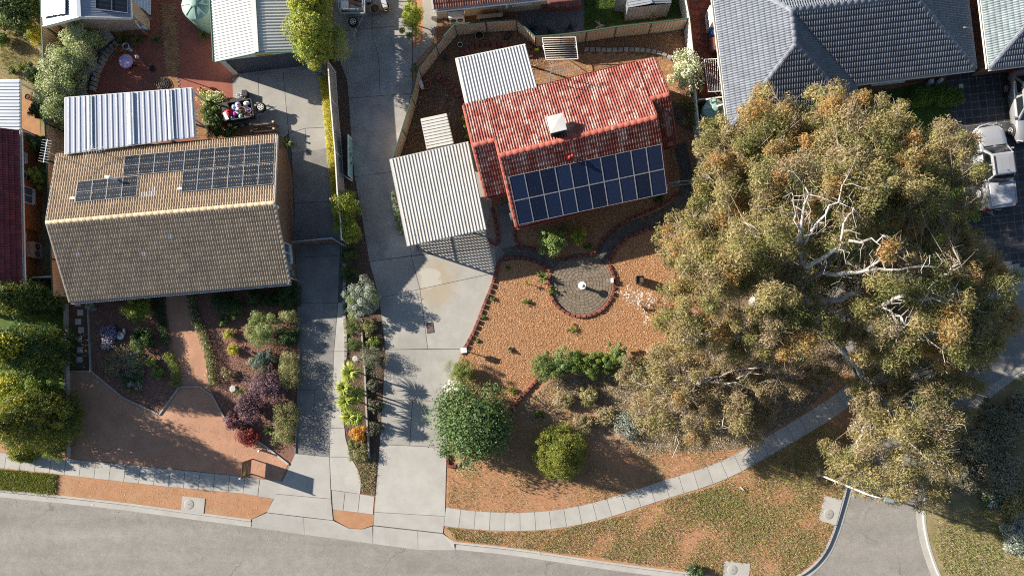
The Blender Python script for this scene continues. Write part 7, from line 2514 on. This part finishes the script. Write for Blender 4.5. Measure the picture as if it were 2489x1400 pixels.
# ---- red house
bush('blossom_tree', 'white flowering tree against the white fence', 1669, 176, 37, 2.4, PALE + MID[:2], 2600, .1, 'tree', fl=(.66, .64, .5), fln=1500, fls=.08, lump=.42, asp=1.15)
bush('fence_creeper', 'green creeper along the white fence below the blossom tree', 1683, 262, 28, 1.0, MID + OLIVE, 1900, .08, 'creeper', asp=2.0)
for x, y, r, lab in ((1130, 288, 8, 'small green plant beside the red house gutter'), (1134, 306, 9, 'small yellow plant beside the red house wall, upper'), (1139, 332, 10, 'small yellow plant beside the red house wall, lower')):
    bush('wall_plant', lab, x, y, r, .4, YELLOW[1:] + YGREEN, 350, .06, group='plants along the red house wall')
hedge('silver_border', 'silver green plants trailing along the open side of the carport', [(952, 470), (962, 505), (968, 530), (975, 570)], 13, .4, SILVER + MID, 1500, .07, 'plants')
bush('viburnum', 'round light green bush in front of the solar roof', 1346, 590, 34, 1.3, [(.15, .21, .06), (.11, .17, .045), (.2, .26, .09)], 3000, .09)
bush('gold_bush', 'small bright yellow green bush in front of the solar roof', 1406, 573, 20, 1.0, YGREEN + YELLOW[2:], 1300, .09)
bush('low_plant', 'low dark plant between the two bushes and the patio', 1432, 600, 11, .3, MID, 350, .07)
bush('low_plant', 'low dark plant under the solar roof edge near the curved path', 1600, 487, 13, .4, DARK, 450, .07)
spiky('cycad', 'dark green cycad beside the round patio', 1319, 674, 19, .35, [(.09, .13, .03), (.06, .1, .025), (.14, .17, .05)], 34, .07, 'cycad', droop=.3)
spiky('yucca', 'small yellow spiky plant left of the cycad', 1282, 688, 10, .35, YGREEN + YELLOW[2:], 26, .04, droop=.1)
for x, y, r, h_, lab in ((1342, 706, 11, .35, 'rosette plant with round leaves at the patio edge'), (1280, 733, 8, .3, 'small green plant below the yellow spiky plant'), (1174, 771, 6, .2, 'tiny plant beside the red stone row'), (1197, 726, 6, .2, 'tiny dark plant at the upper red stone row'),
                         (1161, 828, 5, .15, 'tiny yellow seedling in the mulch near the letterbox'), (1395, 800, 12, .2, 'faint low weed in the mulch below the patio'), (1246, 948, 11, .3, 'small olive plant near the lower mulch edge'), (1235, 650, 6, .15, 'tiny plant in the shaded mulch corner')):
    bush('mulch_plant', lab, x, y, r, h_, MID + YGREEN[:1], 260, .06, group='small plants in the bark mulch')
bush('broom_ball', 'round fine leaved green bush beside the driveway', 1121, 903, 34, 1.3, [(.15, .19, .05), (.11, .15, .04), (.2, .23, .07)], 5200, .07, aspect=.2, lump=.3)
bush('daisy_clump', 'white daisies under the round green bush', 1103, 937, 20, .35, MID, 400, .06, fl=(.85, .84, .88), fln=900, fls=.07)
GLOSS = [(.08, .14, .045), (.055, .105, .03), (.12, .18, .07), (.16, .21, .10), (.04, .075, .022)]
bush('glossy_tree', 'large glossy dark green tree beside the driveway', 1148, 1035, 88, 2.9, GLOSS, 13000, .15, 'tree', lump=.42, trunk=.1, clumps=60)
conifer('globe_conifer', 'golden green egg shaped conifer on the orange earth', 1361, 1100, 72, 3.0, [(.19, .20, .04), (.145, .165, .032), (.23, .235, .05), (.09, .12, .025)], 16000, .10, 1.08, tufts=170, tr=.145)
for x, y, r, pl, lab in ((1325, 890, 34, [(.11, .155, .05), (.08, .12, .035), (.15, .19, .065)], 'green bush, leftmost of the garden hedge row'), (1366, 884, 30, [(.13, .19, .07), (.1, .15, .05), (.17, .23, .1)], 'second bush of the garden hedge row, grey green'),
                         (1405, 880, 27, MID, 'third bush of the garden hedge row'), (1442, 882, 26, MID, 'fourth bush of the garden hedge row'), (1476, 880, 27, MID + DARK[:1], 'fifth bush of the garden hedge row'), (1503, 866, 24, [(.15, .21, .07), (.12, .17, .05)], 'last bush of the garden hedge row by the gum tree')):
    bush('hedge_bush', lab, x, y, r, 1.5, pl, 2400, .085, group='row of hedge bushes', asp=1.25, lump=.36)
for x, y, r, pl, lab in ((1372, 975, 24, BROWN + OLIVE, 'dry bush above the golden conifer'), (1432, 962, 22, OLIVE, 'olive dry bush in the scrub, upper'), (1470, 1010, 26, BROWN + OLIVE[:1], 'brown dry bush in the scrub, middle'), (1525, 1035, 36, SILVER + [(.2, .2, .18)], 'grey twiggy shrub beside the brown gum'),
                         (1420, 1030, 22, BROWN, 'brown dry bush right of the golden conifer'), (1310, 1005, 10, MID, 'small green weed near the lower red stones'), (1690, 1390, 22, DARK + SILVER[:1], 'dark bush at the kerb on the corner verge'), (1240, 850, 7, BROWN, 'tiny dry stick plant in the mulch')):
    bush('dry_scrub', lab, x, y, r, .7 if r > 11 else .25, pl, 1300 if r > 11 else 200, .09, group='dry scrub under the gum trees', up=.7)
# blossom shrub with bare arching twigs
p = P(1566, 752)
t_ = thing('blossom_shrub', 'bare arching shrub dotted with white blossom in the mulch', 'shrub', p)
rg = random.Random(5)
mb = MB()
fc = []
for k, (x, y, z) in enumerate(((1502, 710, .9), (1530, 700, 1.0), (1556, 706, 1.1), (1590, 722, 1.0), (1578, 712, 1.2), (1548, 735, .9), (1566, 785, .8), (1520, 725, .8))):
    e = P(x, y, z)
    a = [p, p.lerp(e, .3) + Vector((0, 0, .35)), p.lerp(e, .65) + Vector((rg.uniform(-.1, .1), rg.uniform(-.1, .1), .3)), e]
    mb.tube(a, [.035, .025, .016, .008], 5)
    for q in range(14):
        f = rg.uniform(.35, 1)
        i = min(2, int(f * 3))
        s_ = a[i].lerp(a[i + 1], f * 3 - i)
        fc.append(tuple(s_ + Vector((rg.gauss(0, .12), rg.gauss(0, .12), rg.gauss(0, .08)))))
mb.build('branches', 'timber_grey', t_)
V, C = foliage(fc, [.09] * len(fc), 7, .06, [(.75, .66, .66), (.68, .56, .56), (.8, .74, .72)], aspect=.8, seed=77)
crown(t_, V, C, 'blossom')

# ---- top and right
bush('column_shrub', 'golden column shrub beside the cage trailer', 1001, 42, 27, 2.0, YGREEN + YELLOW[3:], 4500, .1, asp=1.9, aspect=.3)
bush('edge_hedge', 'small silver shrub outside the bend of the tan fence', 1010, 168, 10, .7, SILVER + MID, 500, .07)
for x, y, r, lab in ((1294, 72, 26, 'dark lavender clump behind the angled tan fence, left'), (1335, 78, 28, 'dark lavender clump behind the tan fence, middle'), (1385, 72, 28, 'dark lavender clump behind the tan fence, right')):
    spiky('lavender_clump', lab, x, y, r, .5, [(.06, .08, .09), (.09, .11, .12), (.05, .07, .05), (.25, .22, .34)], 130, .03, group='lavender clumps behind the tan fence', droop=-.1)
spiky('dead_flower_stalks', 'pale flower stalks leaning over the tan fence', 1458, 62, 18, .9, [(.45, .4, .4), (.35, .3, .25)], 16, .05)
spiky('dry_grass_tuft', 'dry straw tuft behind the tin shed', 1588, 42, 10, .6, [(.36, .26, .14), (.28, .2, .1)], 30, .03)
for x, lab in ((2240, 'box hedge block under the grey house eave, left of two'), (2306, 'box hedge block beside the black driveway, right of two')):
    hedge('box_hedge', lab, [(x - 22, 240), (x + 22, 234)], 36, .8, [(.10, .17, .02), (.07, .13, .02), (.15, .22, .03)], 3800, .09, boxy=1)
bush('porch_shrub', 'dark shrub at the corner of the grey house lawn', 2150, 258, 30, 1.0, DARK, 1600, .1)
for x, y, r, h_, pl, lab in ((2485, 985, 40, .9, [(.2, .19, .13), (.26, .25, .18), (.14, .15, .09)], 'dark scrub against the far kerb at the right picture edge'), (2415, 1005, 30, .7, [(.2, .19, .13), (.26, .25, .18), (.14, .15, .09)], 'dark low scrub against the far kerb beneath the gum'), (2310, 1105, 30, .8, [(.11, .11, .07), (.15, .14, .1)], 'dark low scrub beside the far kerb near the lamp shadow'), (2440, 1045, 55, 1.5, [(.17, .17, .11), (.22, .21, .15), (.12, .13, .08)], 'dark shaded shrub across the side street, topmost'), (2370, 1075, 50, 1.6, [(.17, .17, .11), (.22, .21, .15), (.12, .13, .08)], 'dark shaded shrub beside the far kerb'),
                             (2430, 1150, 58, 1.6, [(.20, .19, .14), (.15, .145, .10), (.25, .24, .19), (.12, .13, .08)], 'grey leaved shrub across the side street, middle'), (2350, 1160, 42, 1.2, [(.13, .12, .09), (.09, .09, .06), (.17, .16, .12)], 'brown grey shrub across the side street near the gum leaves'),
                             (2475, 1215, 40, 1.2, OLIVE + [(.2, .2, .16)], 'grey green shrub at the right picture edge'), (2478, 1305, 38, 1.0, SILVER + [(.36, .37, .38)], 'pale silver shrub in the lower right corner'), (2415, 1210, 26, .7, DARK + SILVER[:1], 'small dark shrub below the grey leaved shrub')):
    bush('verge_shrub', lab, x, y, r, h_, pl, 3200, .12, 'shrub', group='shrubs across the side street')
bush('driveway_shrub', 'bright green shrub at the edge of the black driveway under the gum', 2350, 520, 26, .9, YGREEN + MID, 1500, .1)

# ================================================================ gum trees
def inside(x, y, poly):
    return bool(inpoly(np.array([x]), np.array([y]), poly)[0])


def edge_dist(x, y, poly):
    best = 1e9
    for (x1, y1), (x2, y2) in zip(poly, poly[1:] + poly[:1]):
        dx, dy = x2 - x1, y2 - y1
        t = max(0, min(1, ((x - x1) * dx + (y - y1) * dy) / (dx * dx + dy * dy + 1e-9)))
        best = min(best, math.hypot(x - x1 - t * dx, y - y1 - t * dy))
    return best


def gum(name, label, limbs, outline, holes, zlo, zhi, pal_fn, step, rad, per, leaf=.17, seed=1, under=.35, thin=0.0):
    """limbs: polylines of (px, py, z, r); crown clumps fill the outline seen from above"""
    rg = random.Random(seed)
    base = g_(P(limbs[0][0][0], limbs[0][0][1], limbs[0][0][2]))
    t_ = thing(name, label, 'tree', base, 'gum trees at the street corner')
    nodes = []
    mb = MB()
    for lb in limbs:
        pts_ = [P(x, y, z) for x, y, z, r in lb]
        rs_ = [r * (1 if lb is limbs[0] else .62) for *_, r in lb]
        fp_, fr_ = [], []
        for i in range(len(pts_) - 1):
            for k in range(3):
                f = k / 3
                j = Vector((rg.gauss(0, .11), rg.gauss(0, .11), rg.gauss(0, .08))) if k else Vector()
                fp_.append(pts_[i].lerp(pts_[i + 1], f) + j)
                fr_.append(rs_[i] + (rs_[i + 1] - rs_[i]) * f)
        fp_.append(pts_[-1])
        fr_.append(rs_[-1])
        mb.tube(fp_, fr_, 9)
        nodes += [(p, r) for p, r in zip(fp_, fr_) if p.z > zlo * .55]
        for q, r in zip(fp_, fr_):      # bare side twigs on the thinner wood
            if r < .2 and q.z > zlo:
                for _ in range(1):
                    v = Vector((rg.gauss(0, 1), rg.gauss(0, 1), rg.uniform(.1, .7))).normalized()
                    L = rg.uniform(.5, 1.4)
                    m_ = q + v * L * .5 + Vector((rg.gauss(0, .16), rg.gauss(0, .16), .1))
                    m2 = q + v * L * .8 + Vector((rg.gauss(0, .2), rg.gauss(0, .2), .05))
                    mb.tube([q, m_, m2, q + v * L + Vector((rg.gauss(0, .25), rg.gauss(0, .25), 0))], [min(r * .4, .025), .016, .01, .005], 5)
    mb.build('trunk', 'bark', t_)
    xs_, ys_ = [p[0] for p in outline], [p[1] for p in outline]
    cen, rads, cols = [], [], []
    y = min(ys_)
    while y < max(ys_):
        x = min(xs_)
        while x < max(xs_):
            px_, py_ = x + rg.uniform(-.5, .5) * step, y + rg.uniform(-.5, .5) * step
            x += step
            if not inside(px_, py_, outline) or rg.random() < thin:
                continue
            gap = any(((px_ - hx) / hw) ** 2 + ((py_ - hy) / hh) ** 2 < 1 for hx, hy, hw, hh in holes)
            if gap and rg.random() < .25:
                continue
            dd = edge_dist(px_, py_, outline)
            f = min(1, dd / 190)
            z = zlo + (zhi - zlo) * (f ** .7) + rg.uniform(-1.7, 1.3)
            if gap:      # open middle of the crown: only low foliage under the bare limbs
                z = zlo * rg.uniform(.35, .6)
            r = rad * rg.uniform(.6, 1.35)
            if dd < r / S * .6:
                r *= .7
            cen.append(P(px_, py_, z))
            rads.append(r)
            cols.append((px_, py_))
            if rg.random() < under and not gap:
                cen.append(P(px_ + rg.uniform(-20, 20), py_ + rg.uniform(-20, 20), max(zlo * .7, z - rg.uniform(1.6, 3.0))))
                rads.append(r)
                cols.append((px_, py_))
        y += step
    tw = MB()
    for c, r in zip(cen, rads):
        best = min(nodes, key=lambda q: (q[0] - c).length + (0 if q[0].z < c.z else 2))
        p0 = best[0]
        if (p0 - c).length > 5:
            p0 = c + (p0 - c).normalized() * 5 * rg.uniform(.5, 1) - Vector((0, 0, .6))
        m1 = p0.lerp(c, .5) + Vector((rg.gauss(0, .2), rg.gauss(0, .2), -.15))
        r0 = min(best[1] * .5, .04)
        tw.tube([p0, m1, c], [r0, r0 * .6, .012], 5, cap=False)
        for k in range(4):
            e = c + Vector((rg.gauss(0, 1), rg.gauss(0, 1), rg.gauss(.2, .5))).normalized() * r * .9
            tw.tube([m1.lerp(c, .6), e], [.02, .008], 4, cap=False)
    tw.build('branches', 'twig', t_)
    Vs, Cs = [], []
    rng = np.random.default_rng(seed)
    for i, (c, r, xyp) in enumerate(zip(cen, rads, cols)):
        # every clump is made of a few small sprays so that its outline is ragged
        k = 6
        sub = np.array(c)[None, :] + unit(rng.normal(size=(k, 3))) * (r * .62) * rng.uniform(.5, 1.0, (k, 1)) * np.array([1, 1, .7])
        V, C = foliage(sub, np.full(k, r * .5), max(10, int(per * (r / rad) ** 2) // k), leaf, pal_fn(xyp[0], xyp[1], rg), aspect=.24, flat=.8, up=.55, seed=seed * 1000 + i, droop=.55, shell=.5, jit=.34)
        C = C * .98
        Vs.append(V)
        Cs.append(C)
    crown(t_, np.concatenate(Vs), np.concatenate(Cs))
    return t_


GY = [(.245, .205, .09), (.20, .175, .075), (.285, .24, .12)]
GO = [(.31, .175, .068), (.27, .165, .058), (.245, .18, .075)]
GG = [(.13, .14, .045), (.16, .16, .055), (.105, .115, .038)]
GB = [(.25, .195, .12), (.22, .18, .10), (.285, .23, .155), (.185, .155, .08)]


def pal_main(x, y, rg):
    q = rg.random()
    top = y < 620
    if q < (.5 if top else .35):
        return GY + GG[:1]
    if q < (.72 if top else .5):
        return GO + GY[:1]
    if q < .85:
        return GG + GY[:1]
    return GB + GG[1:2]


def pal_low(x, y, rg):
    q = rg.random()
    return GB if q < .45 else (GB + GG[:2] if q < .7 else (GY + GB[:1] if q < .9 else GO + GB))


def pal_right(x, y, rg):
    q = rg.random()
    return GY + GG[:1] if q < .5 else (GY + GB if q < .8 else GB + GG)


MAIN_OUT = [(1690, 335), (1705, 300), (1750, 285), (1800, 262), (1850, 215), (1880, 215), (1920, 245), (1960, 245), (2000, 205), (2045, 200), (2075, 228), (2150, 240), (2190, 260), (2240, 262), (2275, 300), (2340, 320), (2378, 352), (2400, 400), (2402, 440),
            (2385, 480), (2345, 505), (2345, 560), (2395, 590), (2450, 640), (2478, 710), (2478, 790), (2450, 860), (2390, 900), (2300, 890), (2200, 900), (2120, 890), (2060, 860), (1995, 830), (1970, 860), (1960, 900), (1880, 880), (1750, 850), (1640, 850), (1600, 800),
            (1625, 720), (1625, 640), (1600, 570), (1625, 530), (1690, 500), (1705, 450), (1690, 400)]
limbs = [
    [(1838, 735, 0, .52), (1880, 716, 3.4, .46), (1940, 690, 7.6, .38)],
    [(1940, 690, 7.6, .30), (1945, 600, 11, .19), (1952, 520, 12.4, .12), (1957, 455, 13, .05)],
    [(1945, 600, 11, .15), (1975, 560, 11.8, .11), (2015, 500, 12.6, .08), (2060, 430, 13, .04)],
    [(1948, 560, 11.8, .09), (1930, 500, 12.6, .06), (1925, 470, 12.8, .03)],
    [(1940, 690, 7.6, .3), (1925, 655, 9.4, .22), (1962, 650, 10.4, .18), (2030, 606, 11.8, .14), (2090, 590, 12.4, .10), (2150, 570, 12.8, .04)],
    [(2030, 606, 11.8, .11), (2050, 545, 12.5, .08), (2075, 505, 12.8, .04)],
    [(1950, 690, 7.6, .26), (2030, 668, 10.4, .17), (2110, 657, 11.5, .12), (2190, 655, 12, .08), (2280, 650, 12.2, .04)],
    [(2100, 660, 11.3, .1), (2140, 625, 12, .08), (2200, 600, 12.4, .04)],
    [(1940, 690, 7.6, .26), (1962, 748, 7.0, .24), (2010, 805, 6.4, .2), (2062, 870, 6.0, .15), (2098, 928, 5.6, .1), (2104, 965, 5.6, .05)],
    [(1962, 748, 7.0, .24), (2060, 765, 8.2, .2), (2140, 745, 9.4, .18), (2205, 717, 10.4, .14), (2280, 672, 11.2, .08), (2335, 640, 11.6, .04)],
    [(2140, 745, 9.4, .14), (2172, 770, 9.8, .11), (2185, 808, 10, .05)],
    [(2205, 720, 10.3, .1), (2265, 724, 10.8, .08), (2340, 738, 11, .04)],
    [(2172, 765, 9.7, .1), (2215, 790, 10, .08), (2290, 850, 10.2, .04)],
    [(1985, 720, 8, .24), (2040, 728, 9, .22), (2085, 714, 9.4, .2)],
    [(1930, 700, 7.4, .2), (1885, 615, 10, .11), (1840, 585, 11.4, .08), (1810, 540, 12, .04)],
    [(1925, 705, 7.2, .2), (1850, 668, 9, .12), (1790, 672, 10, .08), (1700, 640, 10.4, .04)],
    [(1950, 745, 7, .2), (1860, 800, 7.4, .13), (1780, 820, 7.6, .08), (1700, 810, 7.8, .04)],
]
gum('gum_tree', 'huge spreading gum tree with white limbs and olive gold leaves', limbs, MAIN_OUT,
    [(2060, 700, 110, 40), (2020, 635, 70, 50), (1995, 740, 50, 45), (2210, 730, 90, 34), (2110, 790, 50, 26), (1955, 540, 34, 90), (2010, 520, 34, 40), (2110, 600, 50, 34), (1905, 545, 22, 20), (2150, 655, 90, 24), (2290, 790, 30, 22), (1722, 530, 12, 30)],
    6.5, 11.5, pal_main, 35, 1.0, 1350, .16, 7, under=.2)
LOW_OUT = [(1500, 930), (1520, 880), (1600, 830), (1700, 830), (1830, 860), (1960, 860), (2030, 870), (2062, 905), (2040, 935), (1960, 955), (1900, 985), (1870, 1040), (1850, 1105), (1800, 1090), (1760, 1050), (1700, 1080), (1660, 1112), (1600, 1080), (1560, 1055), (1540, 1000)]
gum('brown_gum', 'shorter brown grey gum tree spreading over the scrub', [
    [(1640, 930, 0, .22), (1660, 932, 1.6, .19), (1690, 935, 2.8, .15)], [(1690, 935, 2.8, .13), (1780, 900, 3.6, .09), (1860, 890, 4.2, .05)], [(1690, 935, 2.8, .13), (1610, 950, 3.8, .08), (1550, 930, 4.2, .04)],
    [(1690, 935, 2.8, .13), (1790, 930, 3.6, .1), (1770, 985, 4.0, .07), (1755, 1040, 4.2, .04)], [(1790, 920, 3.6, .08), (1870, 880, 4.0, .07), (1890, 920, 4.0, .04)], [(1690, 935, 2.8, .1), (1650, 1020, 3.8, .06), (1640, 1080, 4, .03)]],
    LOW_OUT, [(1840, 1030, 34, 24), (1910, 950, 36, 18)], 2.6, 4.6, pal_low, 30, .88, 950, .15, 9, under=.1, thin=.0)
RIGHT_OUT = [(2010, 1060), (2050, 1040), (2085, 1050), (2078, 1000), (2068, 935), (2070, 880), (2120, 840), (2240, 830), (2340, 840), (2420, 860), (2410, 930), (2370, 990), (2345, 1030), (2310, 1070), (2335, 1130), (2310, 1180), (2290, 1215), (2250, 1245), (2215, 1215), (2170, 1225), (2100, 1212), (2050, 1190), (2000, 1130)]
gum('side_gum', 'yellow green gum tree leaning over the side street', [
    [(2092, 1010, 0, .3), (2110, 1010, 2, .26), (2140, 1015, 4, .2)], [(2140, 1015, 4, .16), (2095, 1045, 5, .1), (2090, 1095, 5.4, .06)], [(2140, 1015, 4, .16), (2200, 1050, 5.5, .1), (2245, 1110, 6, .05)],
    [(2140, 1015, 4, .16), (2200, 960, 5.5, .1), (2260, 930, 6, .05)], [(2140, 1015, 4, .14), (2120, 1080, 5, .09), (2150, 1130, 5.6, .07), (2200, 1190, 6, .03)], [(2200, 1050, 5.5, .08), (2270, 1040, 6.2, .05), (2320, 1030, 6.4, .03)]],
    RIGHT_OUT, [(2150, 1140, 36, 18), (2210, 970, 26, 22), (2230, 1180, 24, 16), (2080, 1075, 16, 30)], 4.6, 6.6, pal_right, 33, 1.0, 950, .16, 13, under=.2, thin=.03)
